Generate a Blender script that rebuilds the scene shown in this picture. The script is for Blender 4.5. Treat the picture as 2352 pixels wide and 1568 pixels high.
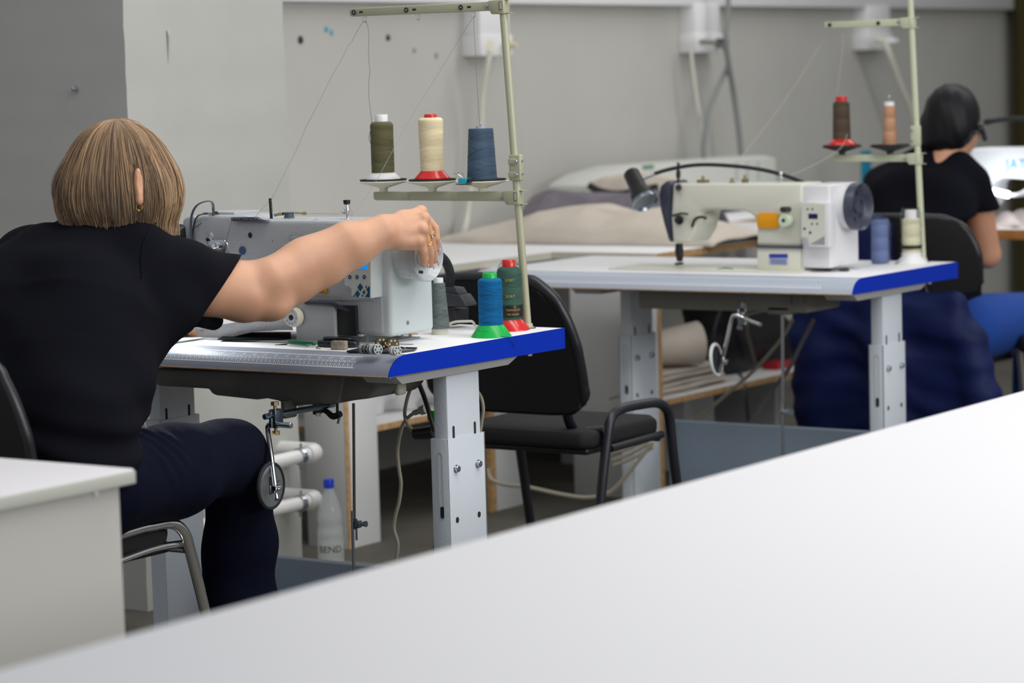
import bpy, bmesh, math, random
import numpy as np
from mathutils import Vector, Matrix, Quaternion
from math import sin, cos, pi, radians, atan2, sqrt
random.seed(7); rng = np.random.RandomState(5)
for o in list(bpy.data.objects): bpy.data.objects.remove(o)
SC = bpy.context.scene
COL = SC.collection
# ---------------------------------------------------------------- camera
# world: X runs along the front edges of the sewing tables, Y from the operators towards the tables' rear, Z up
FP = 6147.0
PITCH, ROLL, YAW = radians(5.62), radians(-1.614), radians(34.65)
CAMZ = 1.335
def _w(v):
    c, s = cos(YAW), sin(YAW)
    return Vector((v[0]*c-v[1]*s, v[0]*s+v[1]*c, v[2]))
FW = _w((0, cos(PITCH), -sin(PITCH))); UP0 = _w((0, sin(PITCH), cos(PITCH))); R0 = _w((1, 0, 0))
RT = R0*cos(ROLL)+UP0*sin(ROLL); UP = UP0*cos(ROLL)-R0*sin(ROLL)
CAM = Vector((0, 0, CAMZ))
cd = bpy.data.cameras.new('camera'); co = bpy.data.objects.new('camera', cd); COL.objects.link(co)
co.matrix_world = Matrix(((RT.x, UP.x, -FW.x, 0), (RT.y, UP.y, -FW.y, 0), (RT.z, UP.z, -FW.z, CAMZ), (0, 0, 0, 1)))
cd.sensor_width = 36; cd.lens = FP/2352*36; cd.clip_start = 0.05; cd.clip_end = 60
cd.dof.use_dof = True; cd.dof.focus_distance = 5.60; cd.dof.aperture_fstop = 3.8; cd.dof.aperture_blades = 0
SC.camera = co
# ---------------------------------------------------------------- exposure, world, lamps
SC.view_settings.view_transform = 'Standard'; SC.view_settings.look = 'None'
SC.view_settings.exposure = 0.0; SC.view_settings.gamma = 1.0; SC.view_settings.use_curve_mapping = False
wd = bpy.data.worlds.new('world'); SC.world = wd; wd.use_nodes = True
bg = wd.node_tree.nodes['Background']; bg.inputs[0].default_value = (0.93, 0.96, 1.0, 1); bg.inputs[1].default_value = 0.42
def area(loc, tgt, sx, sy, power, col=(1, 1, 1)):
    l = bpy.data.lights.new('ceiling_and_fill_light', 'AREA'); l.shape = 'RECTANGLE'; l.size = sx; l.size_y = sy; l.energy = power; l.color = col
    o = bpy.data.objects.new('ceiling_and_fill_light', l); COL.objects.link(o); o.location = loc
    d = Vector(tgt)-Vector(loc); o.rotation_euler = d.to_track_quat('-Z', 'Y').to_euler()
    return o
# rows of ceiling lamps over the aisle and over the tables, then added fill lamps
area((-0.6, 4.0, 3.3), (-0.9, 4.0, 0), 0.6, 5.0, 72, (1, 0.98, 0.94))
area((-3.0, 5.2, 3.3), (-3.2, 5.2, 0), 0.5, 5.5, 50, (1, 0.98, 0.94))
area((-3.9, 8.8, 3.3), (-5.4, 8.9, 0.6), 0.3, 3.6, 38, (1, 0.98, 0.94))  # added wall wash to brighten the back wall, no fixture known
area((2.6, 5.0, 2.15), (-4.8, 6.3, 0.7), 4.5, 1.1, 128, (1, 0.99, 0.97))  # unseen side fill, added to light the column and low panels
# ---------------------------------------------------------------- pixel rays to real points
def ray(u, v): return RT*((u-1176)/FP)-UP*((v-784)/FP)+FW
def _on(u, v, ax, val):
    d = ray(u, v); return CAM+d*((val-CAM[ax])/d[ax])
def PX(u, v, x): return _on(u, v, 0, x)
def PY(u, v, y): return _on(u, v, 1, y)
def PZ(u, v, z): return _on(u, v, 2, z)
# ---------------------------------------------------------------- materials
def lin(c):
    return tuple(((x/255)/12.92 if x/255 <= 0.04045 else (((x/255)+0.055)/1.055)**2.4) for x in c)+(1,)
MATS = {}
def mat(name, col, rough=0.5, metal=0.0, noise=0.0, nscale=20, bump=0.0, bscale=200, spec=None, trans=0, emit=None, emit_s=0, coat=0, sheen=0, alpha=1, stretch=None, ior=None, col2=None):
    if name in MATS: return MATS[name]
    m = bpy.data.materials.new(name); m.use_nodes = True
    nt = m.node_tree; b = nt.nodes['Principled BSDF']
    c = lin(col)
    b.inputs['Base Color'].default_value = c; b.inputs['Roughness'].default_value = rough; b.inputs['Metallic'].default_value = metal
    if spec is not None: b.inputs['Specular IOR Level'].default_value = spec
    if trans: b.inputs['Transmission Weight'].default_value = trans
    if ior: b.inputs['IOR'].default_value = ior
    if coat: b.inputs['Coat Weight'].default_value = coat
    if sheen: b.inputs['Sheen Weight'].default_value = sheen
    if alpha < 1: b.inputs['Alpha'].default_value = alpha
    if emit: b.inputs['Emission Color'].default_value = lin(emit); b.inputs['Emission Strength'].default_value = emit_s
    tc = nt.nodes.new('ShaderNodeTexCoord'); src = tc.outputs['Object']
    if stretch:
        mp = nt.nodes.new('ShaderNodeMapping'); mp.inputs['Scale'].default_value = stretch
        nt.links.new(src, mp.inputs[0]); src = mp.outputs[0]
    if noise or col2:
        n = nt.nodes.new('ShaderNodeTexNoise'); n.inputs['Scale'].default_value = nscale; n.inputs['Detail'].default_value = 5
        nt.links.new(src, n.inputs['Vector'])
        r = nt.nodes.new('ShaderNodeValToRGB'); r.color_ramp.elements[0].position = 0.3; r.color_ramp.elements[1].position = 0.7
        if col2: ca, cb = lin(col2), c
        else: ca = tuple(x*(1-noise) for x in c[:3])+(1,); cb = tuple(min(1, x*(1+noise)) for x in c[:3])+(1,)
        r.color_ramp.elements[0].color = ca; r.color_ramp.elements[1].color = cb
        nt.links.new(n.outputs['Fac'], r.inputs[0]); nt.links.new(r.outputs[0], b.inputs['Base Color'])
    if bump:
        n2 = nt.nodes.new('ShaderNodeTexNoise'); n2.inputs['Scale'].default_value = bscale; n2.inputs['Detail'].default_value = 3
        nt.links.new(src, n2.inputs['Vector'])
        bp = nt.nodes.new('ShaderNodeBump'); bp.inputs['Strength'].default_value = bump; bp.inputs['Distance'].default_value = 0.002
        nt.links.new(n2.outputs['Fac'], bp.inputs['Height']); nt.links.new(bp.outputs[0], b.inputs['Normal'])
    MATS[name] = m
    return m
# ---------------------------------------------------------------- mesh builder
class MB:
    def __init__(s): s.bm = bmesh.new(); s.mi = 0
    def _fin(s, faces):
        for f in faces: f.material_index = s.mi; f.smooth = True
    def box(s, a, b, bev=0.0, rot=None, seg=2, piv=None):
        a = Vector(a); b = Vector(b); c = (a+b)/2; d = b-a
        t = bmesh.new(); bmesh.ops.create_cube(t, size=1)
        for v in t.verts: v.co = Vector((v.co.x*abs(d.x), v.co.y*abs(d.y), v.co.z*abs(d.z)))
        if bev > 0: bmesh.ops.bevel(t, geom=list(t.edges), offset=bev, segments=seg, affect='EDGES', profile=0.5)
        for v in t.verts:
            v.co = v.co+c
            if rot is not None: p = Vector(piv) if piv is not None else c; v.co = rot@(v.co-p)+p
        s._merge(t)
    def _merge(s, t):
        me = bpy.data.meshes.new('t'); t.to_mesh(me); t.free()
        n0 = len(s.bm.faces); s.bm.from_mesh(me); bpy.data.meshes.remove(me)
        s.bm.faces.ensure_lookup_table(); s._fin(s.bm.faces[n0:])
    def poly(s, pts):
        f = s.bm.faces.new([s.bm.verts.new(p) for p in pts]); s._fin([f]); return f
    def prism(s, pts, ext, bev=0.0, seg=2, cap=True):
        """pts: closed outline of 3D points, ext: extrusion vector"""
        t = bmesh.new(); ext = Vector(ext)
        va = [t.verts.new(Vector(p)) for p in pts]; vb = [t.verts.new(Vector(p)+ext) for p in pts]
        n = len(pts)
        if cap: t.faces.new(va); t.faces.new(vb[::-1])
        for i in range(n): t.faces.new((va[i], vb[i], vb[(i+1) % n], va[(i+1) % n]))
        bmesh.ops.recalc_face_normals(t, faces=list(t.faces))
        if bev > 0:
            bmesh.ops.bevel(t, geom=[e for e in t.edges if len(e.link_faces) == 2 and e.calc_face_angle(0) > 0.35], offset=bev, segments=seg, affect='EDGES', profile=0.5)
        s._merge(t)
    def lathe(s, prof, base=(0, 0, 0), axis=(0, 0, 1), n=32, cap=True):
        """prof: list of (r, h)"""
        ax = Vector(axis).normalized(); q = ax.to_track_quat('Z', 'Y'); base = Vector(base); t = bmesh.new(); rings = []
        for r, h in prof:
            if r < 1e-6: rings.append([t.verts.new(base+ax*h)])
            else: rings.append([t.verts.new(base+q@Vector((r*cos(2*pi*i/n), r*sin(2*pi*i/n), h))) for i in range(n)])
        for A, B in zip(rings[:-1], rings[1:]):
            for i in range(n):
                j = (i+1) % n
                if len(A) == 1 and len(B) == 1: continue
                if len(A) == 1: t.faces.new((A[0], B[j], B[i]))
                elif len(B) == 1: t.faces.new((A[i], A[j], B[0]))
                else: t.faces.new((A[i], A[j], B[j], B[i]))
        if cap:
            for R_ in (rings[0], rings[-1]):
                if len(R_) > 1: t.faces.new(R_)
        bmesh.ops.recalc_face_normals(t, faces=list(t.faces)); s._merge(t)
    def cyl(s, a, b, r, r2=None, n=20, bev=0.0):
        a = Vector(a); b = Vector(b); h = (b-a).length; r2 = r if r2 is None else r2
        if bev: pr = [(r-bev, 0), (r, bev), (r2, h-bev), (r2-bev, h)]
        else: pr = [(r, 0), (r2, h)]
        s.lathe(pr, a, b-a, n)
    def tube(s, pts, r, n=10, sub=6, smooth=True, closed=False, flat=None):
        P = [Vector(p) for p in pts]
        rs = r if isinstance(r, (list, tuple)) else [r]*len(P)
        if smooth and len(P) > 2:
            Q = []; RR = []
            for i in range(len(P)-1):
                p0 = P[max(i-1, 0)]; p1 = P[i]; p2 = P[i+1]; p3 = P[min(i+2, len(P)-1)]
                for k in range(sub):
                    u = k/sub
                    Q.append(0.5*((2*p1)+(p2-p0)*u+(2*p0-5*p1+4*p2-p3)*u*u+(3*p1-p0-3*p2+p3)*u**3)); RR.append(rs[i]*(1-u)+rs[i+1]*u)
            Q.append(P[-1]); RR.append(rs[-1]); P, rs = Q, RR
        t = bmesh.new(); rings = []
        tan = (P[1]-P[0]).normalized(); nrm = tan.orthogonal().normalized()
        if flat is not None: nrm = (Vector(flat[2])-tan*tan.dot(Vector(flat[2]))).normalized()
        for i, p in enumerate(P):
            if 0 < i < len(P)-1: tn = (P[i+1]-P[i-1])
            elif i == 0: tn = P[1]-P[0]
            else: tn = P[-1]-P[-2]
            tn = tn.normalized() if tn.length > 1e-9 else tan
            qr = tan.rotation_difference(tn); nrm = (qr@nrm); nrm = (nrm-tn*nrm.dot(tn)).normalized(); tan = tn
            bn = tan.cross(nrm)
            fa, fb = (flat[0], flat[1]) if flat is not None else (1, 1)
            rings.append([t.verts.new(p+(nrm*cos(2*pi*k/n)*fa+bn*sin(2*pi*k/n)*fb)*rs[i]) for k in range(n)])
        for A, B in zip(rings[:-1], rings[1:]):
            for k in range(n): t.faces.new((A[k], A[(k+1) % n], B[(k+1) % n], B[k]))
        t.faces.new(rings[0][::-1]); t.faces.new(rings[-1])
        s._merge(t)
    def sphere(s, c, r, n=16, scale=(1, 1, 1), rot=None):
        t = bmesh.new(); bmesh.ops.create_uvsphere(t, u_segments=n, v_segments=max(6, n//2), radius=r)
        for v in t.verts:
            v.co = Vector((v.co.x*scale[0], v.co.y*scale[1], v.co.z*scale[2]))
            if rot is not None: v.co = rot@v.co
            v.co += Vector(c)
        s._merge(t)
    def torus(s, c, R_, r, axis=(0, 0, 1), n=28, m=8):
        q = Vector(axis).normalized().to_track_quat('Z', 'Y'); t = bmesh.new(); g = []
        for i in range(n):
            a = 2*pi*i/n
            g.append([t.verts.new(Vector(c)+q@Vector(((R_+r*cos(2*pi*j/m))*cos(a), (R_+r*cos(2*pi*j/m))*sin(a), r*sin(2*pi*j/m)))) for j in range(m)])
        for i in range(n):
            for j in range(m): t.faces.new((g[i][j], g[(i+1) % n][j], g[(i+1) % n][(j+1) % m], g[i][(j+1) % m]))
        s._merge(t)
    def grid(s, fn, nu, nv, thick=0.0):
        """sheet fn(u,v)->point, 0..1; thick > 0 gives it a back side and edges"""
        t = bmesh.new(); G = [[t.verts.new(Vector(fn(i/nu, j/nv))) for j in range(nv+1)] for i in range(nu+1)]
        for i in range(nu):
            for j in range(nv): t.faces.new((G[i][j], G[i+1][j], G[i+1][j+1], G[i][j+1]))
        if thick:
            bmesh.ops.recalc_face_normals(t, faces=list(t.faces)); bmesh.ops.solidify(t, geom=list(t.faces), thickness=thick)
        s._merge(t)
    def mesh(s, verts, faces):
        t = bmesh.new(); V = [t.verts.new(v) for v in verts]
        for f in faces:
            try: t.faces.new([V[i] for i in f])
            except ValueError: pass
        s._merge(t)
    def build(s, name, m, parent=None, angle=38, kind=None):
        me = bpy.data.meshes.new(name)
        off = wloc(parent)
        if off.length > 0: bmesh.ops.translate(s.bm, verts=list(s.bm.verts), vec=-off)
        s.bm.to_mesh(me); s.bm.free()
        for x in (m if isinstance(m, (list, tuple)) else [m]): me.materials.append(x)
        me.set_sharp_from_angle(angle=radians(angle))
        o = bpy.data.objects.new(name, me); COL.objects.link(o)
        if parent is not None: o.parent = parent
        if kind: o['kind'] = kind
        return o
def wloc(o):
    v = Vector((0, 0, 0))
    while o is not None: v = v+Vector(o.location); o = o.parent
    return v
def thing(name, label, cat, loc, group=None):
    o = bpy.data.objects.new(name, None); COL.objects.link(o); o.location = loc; o.empty_display_size = 0.05
    o['label'] = label; o['category'] = cat
    if group: o['group'] = group
    return o
def tag(o, label, cat, group=None):
    o['label'] = label; o['category'] = cat
    if group: o['group'] = group
    # put the origin of a one-mesh thing at its base
    vs = [v.co for v in o.data.vertices]
    if vs:
        c = Vector(((min(v.x for v in vs)+max(v.x for v in vs))/2, (min(v.y for v in vs)+max(v.y for v in vs))/2, min(v.z for v in vs)))
        o.data.transform(Matrix.Translation(-c)); o.location = o.location+c
    return o
def struct(o): o['kind'] = 'structure'; return o
def text_polys(body, size, depth=0.0):
    """mesh vertices/faces of a piece of lettering in its own xy plane, centred"""
    cu = bpy.data.curves.new('t', 'FONT'); cu.body = body; cu.size = size; cu.align_x = 'CENTER'; cu.align_y = 'CENTER'; cu.resolution_u = 3
    ob = bpy.data.objects.new('t', cu); COL.objects.link(ob)
    me = bpy.data.meshes.new_from_object(ob.evaluated_get(bpy.context.evaluated_depsgraph_get()))
    v = [tuple(x.co) for x in me.vertices]; f = [tuple(p.vertices) for p in me.polygons]
    bpy.data.objects.remove(ob); bpy.data.curves.remove(cu); bpy.data.meshes.remove(me)
    return v, f
def letter(m, body, size, org, ex, ey, off=0.0003):
    ex = Vector(ex).normalized(); ey = Vector(ey).normalized(); nz = ex.cross(ey)
    v, f = text_polys(body, size)
    m.mesh([Vector(org)+ex*a[0]+ey*a[1]+nz*off for a in v], f)
# ================================================================ MATERIALS
WALLM = mat('wall_paint', (184, 183, 178), 0.85, noise=0.03, nscale=3, bump=0.25, bscale=9)
COLM = mat('column_plaster', (181, 181, 177), 0.85, noise=0.025, nscale=5, bump=0.6, bscale=14)
FLOORM = mat('concrete_floor', (92, 89, 80), 0.7, noise=0.2, nscale=4, bump=0.2, bscale=30)
WHITE = mat('white_plastic', (228, 228, 230), 0.4)
LAM = mat('white_laminate', (238, 238, 241), 0.45, noise=0.008, nscale=6)
LAMF = mat('white_laminate_cutting_table', (232, 232, 236), 0.5)
CABM = mat('cabinet_white', (182, 181, 176), 0.5)
CABE = mat('cabinet_edge', (186, 187, 179), 0.5)
WOODE = mat('raw_chipboard_edge', (188, 150, 104), 0.8, noise=0.25, nscale=60)
BLUE = mat('blue_edge_band', (0, 46, 176), 0.45, spec=0.15)
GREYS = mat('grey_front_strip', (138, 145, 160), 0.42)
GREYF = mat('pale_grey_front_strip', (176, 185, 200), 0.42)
INK = mat('white_ruler_ink', (240, 242, 246), 0.6)
PCM = mat('white_powder_coat', (205, 213, 222), 0.5, bump=0.3, bscale=260)
PCG = mat('grey_powder_coat', (176, 178, 178), 0.5, bump=0.25, bscale=260)
ZINC = mat('zinc_steel', (190, 196, 204), 0.22, 1.0)
CHROME = mat('chrome', (225, 225, 228), 0.08, 1.0)
DSTEEL = mat('dark_steel', (70, 70, 72), 0.35, 0.9)
BRASSY = mat('yellow_zinc_nut', (196, 174, 128), 0.3, 1.0)
BLACKP = mat('black_plastic', (24, 25, 29), 0.45)
BLACKR = mat('black_rubber', (28, 30, 34), 0.7)
BLACKM = mat('black_painted_tube', (22, 24, 33), 0.4)
STANDM = mat('olive_beige_enamel', (172, 171, 146), 0.32)
STANDF = mat('pale_green_cream_enamel', (193, 197, 170), 0.35)
CAST = mat('raw_cast_grey', (108, 107, 105), 0.6, 0.15, noise=0.15, nscale=14, bump=0.3, bscale=120)
MACH = mat('grey_hammered_enamel', (178, 183, 187), 0.38, bump=0.55, bscale=330)
MACHS = mat('smooth_pale_grey_plastic', (194, 203, 204), 0.32)
MACHL = mat('light_face_plastic', (205, 212, 208), 0.35)
MACH2 = mat('ivory_enamel', (214, 214, 202), 0.35)
MACH2W = mat('white_machine_plastic', (222, 222, 226), 0.35)
NAVY = mat('dark_blue_grey_plastic', (62, 66, 84), 0.35)
REDP = mat('red_plastic', (204, 32, 30), 0.25, coat=0.3)
GREENP = mat('green_plastic', (8, 176, 72), 0.3)
CREAMP = mat('cream_plastic', (224, 220, 200), 0.45)
FOAM = mat('black_foam_pad', (34, 34, 37), 0.95, bump=0.6, bscale=500)
# ================================================================ ROOM
def plane_box(name, a, b, m, **k):
    q = MB(); q.box(a, b, k.get('bev', 0)); o = q.build(name, m); return struct(o)
plane_box('floor', (-12, -3, -0.1), (5, 14, 0.0), FLOORM)
plane_box('wall_left', (-5.75, 5.6, 0), (-5.6, 12.65, 3.4), WALLM)
plane_box('wall_end', (-5.75, 12.66, 0), (1.0, 12.8, 3.4), WALLM)
# the plastered column: slightly wavy corners, like a float finish
q = MB()
def colc(x, y):
    return [Vector((x+0.0012*sin(9*z+x*3)+0.0008*sin(41*z), y+0.0015*sin(7*z+y)+0.001*sin(57*z+1), z)) for z in np.linspace(0, 3.4, 90)]
A = colc(-12.0, 5.025); B = colc(-4.63, 5.025); Cc = colc(-4.63, 5.655); Dd = colc(-12.0, 5.655)
vs = A+B+Cc+Dd; n = 90; fs = []
for k in range(3):
    for i in range(n-1): fs.append((k*n+i, (k+1)*n+i, (k+1)*n+i+1, k*n+i+1))
q.mesh(vs, fs); struct(q.build('wall_column', COLM, angle=30))
# cable trunking along the wall
q = MB(); q.box((-5.6, 5.66, 1.603), (-5.53, 12.6, 1.72), 0.004); struct(q.build('trim_1', WHITE))
# olive curtain at the far end
q = MB()
def curt(u, v):
    x = -5.56+u*1.5; return (x, 12.5+0.05*sin(x*38)+0.02*sin(x*91+v), 0.05+v*2.6)
q.grid(curt, 90, 4, 0.004)
tag(q.build('curtain', mat('olive_curtain', (66, 60, 20), 0.9)), 'dark olive curtain hanging at the far right end of the wall', 'curtain')
# ---------------- socket boxes on the wall with their cables
PVC = mat('white_cable_sheath', (214, 212, 200), 0.5)
GCAB = mat('grey_cable_sheath', (128, 132, 132), 0.5)
BCAB = mat('black_cable_sheath', (30, 32, 36), 0.5)
def socket_box(y0, y1, label, plugs):
    t = thing('wall_socket_box', label, 'wall socket', (-5.6, (y0+y1)/2, 1.415), 'socket boxes on the wall')
    q = MB(); q.box((-5.6, y0+0.01, 1.46), (-5.522, y1-0.01, 1.61), 0.004); q.build('trunking', WHITE, t)
    q = MB(); q.box((-5.6, y0, 1.415), (-5.515, y1, 1.492), 0.005); q.build('socket_block', WHITE, t)
    for k in (0.28, 0.74):
        yy = y0+(y1-y0)*k
        q = MB(); q.torus((-5.515, yy, 1.453), 0.02, 0.003, (1, 0, 0)); q.cyl((-5.52, yy, 1.453), (-5.513, yy, 1.453), 0.018); q.build('socket_outlet', CREAMP, t)
    return t
socket_box(7.835, 8.04, 'white double socket box hanging from the trunking, nearest, behind the left thread stand pole', 1)
socket_box(9.34, 9.557, 'white double socket box with a black plug, middle of the three on the wall', 1)
socket_box(10.86, 11.10, 'white double socket box with a thick white cable, farthest of the three on the wall', 1)
def cable(name, pts, r, m, label, cat='cable', n=8, sub=6):
    q = MB(); q.tube(pts, r, n, sub); return tag(q.build(name, m), label, cat)
def plug(p, m, label, d=(1, 0, 0)):
    q = MB(); p = Vector(p); d = Vector(d); q.lathe([(0.017, 0), (0.019, 0.012), (0.016, 0.03), (0.009, 0.042), (0.007, 0.055)], p, d, 20)
    return tag(q.build('power_plug', m), label, 'plug')
plug((-5.513, 7.98, 1.453), mat('beige_plug', (216, 208, 176), 0.5), 'beige power plug in the nearest wall socket box')
plug((-5.513, 9.50, 1.453), BLACKP, 'black power plug in the middle wall socket box')
plug((-5.513, 11.04, 1.453), WHITE, 'white power plug in the farthest wall socket box')
XW = -5.45
cable('power_cable', [PX(1126, 118, -5.45), PX(1120, 150, -5.46), PX(1108, 220, -5.5), PX(1104, 300, -5.52), PX(1085, 400, -5.54), PX(1072, 500, -5.55), PX(1066, 530, -5.5)], 0.011, PVC, 'white cable hanging from the nearest wall socket down behind the thread stand')
cable('power_cable', [PX(1610, 96, -5.45), PX(1640, 98, XW), PX(1665, 112, XW), PX(1672, 150, XW), PX(1650, 200, XW), PX(1626, 260, XW), PX(1617, 330, XW), PX(1618, 372, XW)], 0.010, GCAB, 'grey cable looping from the black plug down behind the cutting table')
cable('power_cable', [PX(1673, -60, -5.4), PX(1672, 30, -5.4), PX(1667, 90, -5.4), PX(1674, 150, -5.42), PX(1686, 220, -5.45), PX(1697, 300, -5.45), PX(1704, 372, -5.45)], 0.011, GCAB, 'grey cable dropping from above past the middle socket box')
cable('power_cable', [PX(1588, 120, -5.5), PX(1590, 150, -5.5), PX(1602, 240, -5.5), PX(1612, 300, -5.5), PX(1616, 370, -5.5)], 0.007, PVC, 'thin cream cable hanging straight down from the middle socket box')
cable('power_cable', [PX(2010, 90, -5.45), PX(2030, 96, -5.42), PX(2045, 130, -5.4), PX(2070, 200, -5.4), PX(2095, 260, -5.4), PX(2110, 330, -5.4), PX(2118, 430, -5.42), Vector((-5.5, PX(2120, 430, -5.42).y, 0.4)), Vector((-5.5, PX(2120, 430, -5.42).y, 0.015))], 0.014, PVC, 'thick white cable running from the farthest socket box down towards the seated person')
# screws and plugs left in the plaster
for (u, v, s, m, lb) in ((690, 92, 0.011, DSTEEL, 'dark screw plug in the wall just right of the column'), (749, 68, 0.008, mat('cyan_plug', (70, 160, 190), 0.6), 'small cyan wall plug, upper of the cyan pair'),
                         (761, 75, 0.008, mat('teal_plug', (110, 165, 175), 0.6), 'pale teal wall plug touching the cyan one'), (891, 87, 0.009, DSTEEL, 'dark hole plug in the wall behind the thread stand arm'),
                         (1002, 128, 0.008, mat('grey_plug', (140, 146, 142), 0.8), 'faint grey wall plug below the thread stand arm'), (951, 116, 0.007, MATS['grey_plug'], 'faintest grey filler dot in the wall under the middle thread ring')):
    p = PX(u, v, -5.6); q = MB(); q.cyl(p, p+Vector((0.004, 0, 0)), s*1.3, s, 14); q.sphere(p+Vector((0.004, 0, 0)), s*0.6, 10, (0.4, 1, 1)); tag(q.build('wall_plug', m), lb, 'wall plug', 'plugs left in the wall')
p = PY(173, 205, 5.025); q = MB(); q.cyl(p, p+Vector((0, -0.006, 0)), 0.009, 0.008, 14); q.sphere(p+Vector((0, -0.007, 0)), 0.006, 10, (1, 0.5, 1)); q.cyl(p+Vector((0, -0.006, 0)), p+Vector((0, -0.02, 0)), 0.003, None, 8)
tag(q.build('wall_screw', ZINC), 'single screw in the dark side of the column above the blonde woman', 'screw')
p = PX(384, 80, -4.63); q = MB(); q.tube([p+Vector((0.0, 0, 0.012)), p+Vector((0.004, 0.002, 0)), p+Vector((0.003, 0.001, -0.03)), p+Vector((0, 0, -0.07))], [0.003, 0.005, 0.003, 0.0015], 8)
tag(q.build('plaster_blob', COLM), 'thin drip of plaster on the lit face of the column', 'plaster drip')
# ================================================================ NEAR FURNITURE
t = thing('cutting_table', 'large blurred white table top filling the lower right foreground', 'table', (-1.2, 3.0, 0))
q = MB(); q.box((-1.93, 0.9, 0.73), (-0.35, 6.2, 0.76), 0.003); q.build('tabletop', LAMF, t)
for (x, y) in ((-1.75, 1.2), (-1.75, 5.9), (-0.55, 1.2), (-0.55, 5.9)):
    q = MB(); q.box((x-0.03, y-0.03, 0), (x+0.03, y+0.03, 0.73), 0.003); q.build('leg', PCG, t)
t = thing('storage_cabinet', 'white cabinet with overhanging top at the left edge beside the seated woman', 'cabinet', (-3.1, 2.5, 0))
q = MB(); q.box((-3.45, 2.02, 0.0), (-2.79, 2.975, 0.736), 0.002); q.build('body', CABM, t)
q = MB(); q.box((-3.47, 2.0, 0.736), (-2.774, 2.993, 0.76), 0.003); q.build('top', mat('cabinet_top', (226, 224, 228), 0.45), t)
q = MB(); q.box((-3.472, 1.998, 0.7365), (-2.7725, 2.9945, 0.7565), 0.002); q.build('edge_band', CABE, t)
p = PX(219, 1132, -2.79); q = MB(); q.cyl(p, p+Vector((0.003, 0, 0)), 0.006, 0.005, 16, bev=0.001); q.build('screw_cap', WHITE, t)
# ================================================================ SEWING TABLES
DIG = {c: text_polys(c, 1.0) for c in '0123456789'}
def ruler_number(m, s, size, fn, cx, cy):
    w = 0.58*size
    for i, ch in enumerate(str(s)):
        ox = cx+(i-(len(str(s))-1)/2)*w
        v, f = DIG[ch]; m.mesh([fn(ox+a[0]*size, cy+a[1]*size) for a in v], f)
PROF = [(4.350, 0.780), (4.336, 0.7795), (4.322, 0.777), (4.310, 0.7725), (4.300, 0.766), (4.292, 0.757), (4.287, 0.748), (4.284, 0.740)]
def prof_pt(t):
    """t metres down along the bevelled front, returns (y, z)"""
    for a, b in zip(PROF[:-1], PROF[1:]):
        L = sqrt((a[0]-b[0])**2+(a[1]-b[1])**2)
        if t <= L or b is PROF[-1]:
            k = t/L; return a[0]+(b[0]-a[0])*k, a[1]+(b[1]-a[1])*k, (b[0]-a[0])/L, (b[1]-a[1])/L
        t -= L
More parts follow.
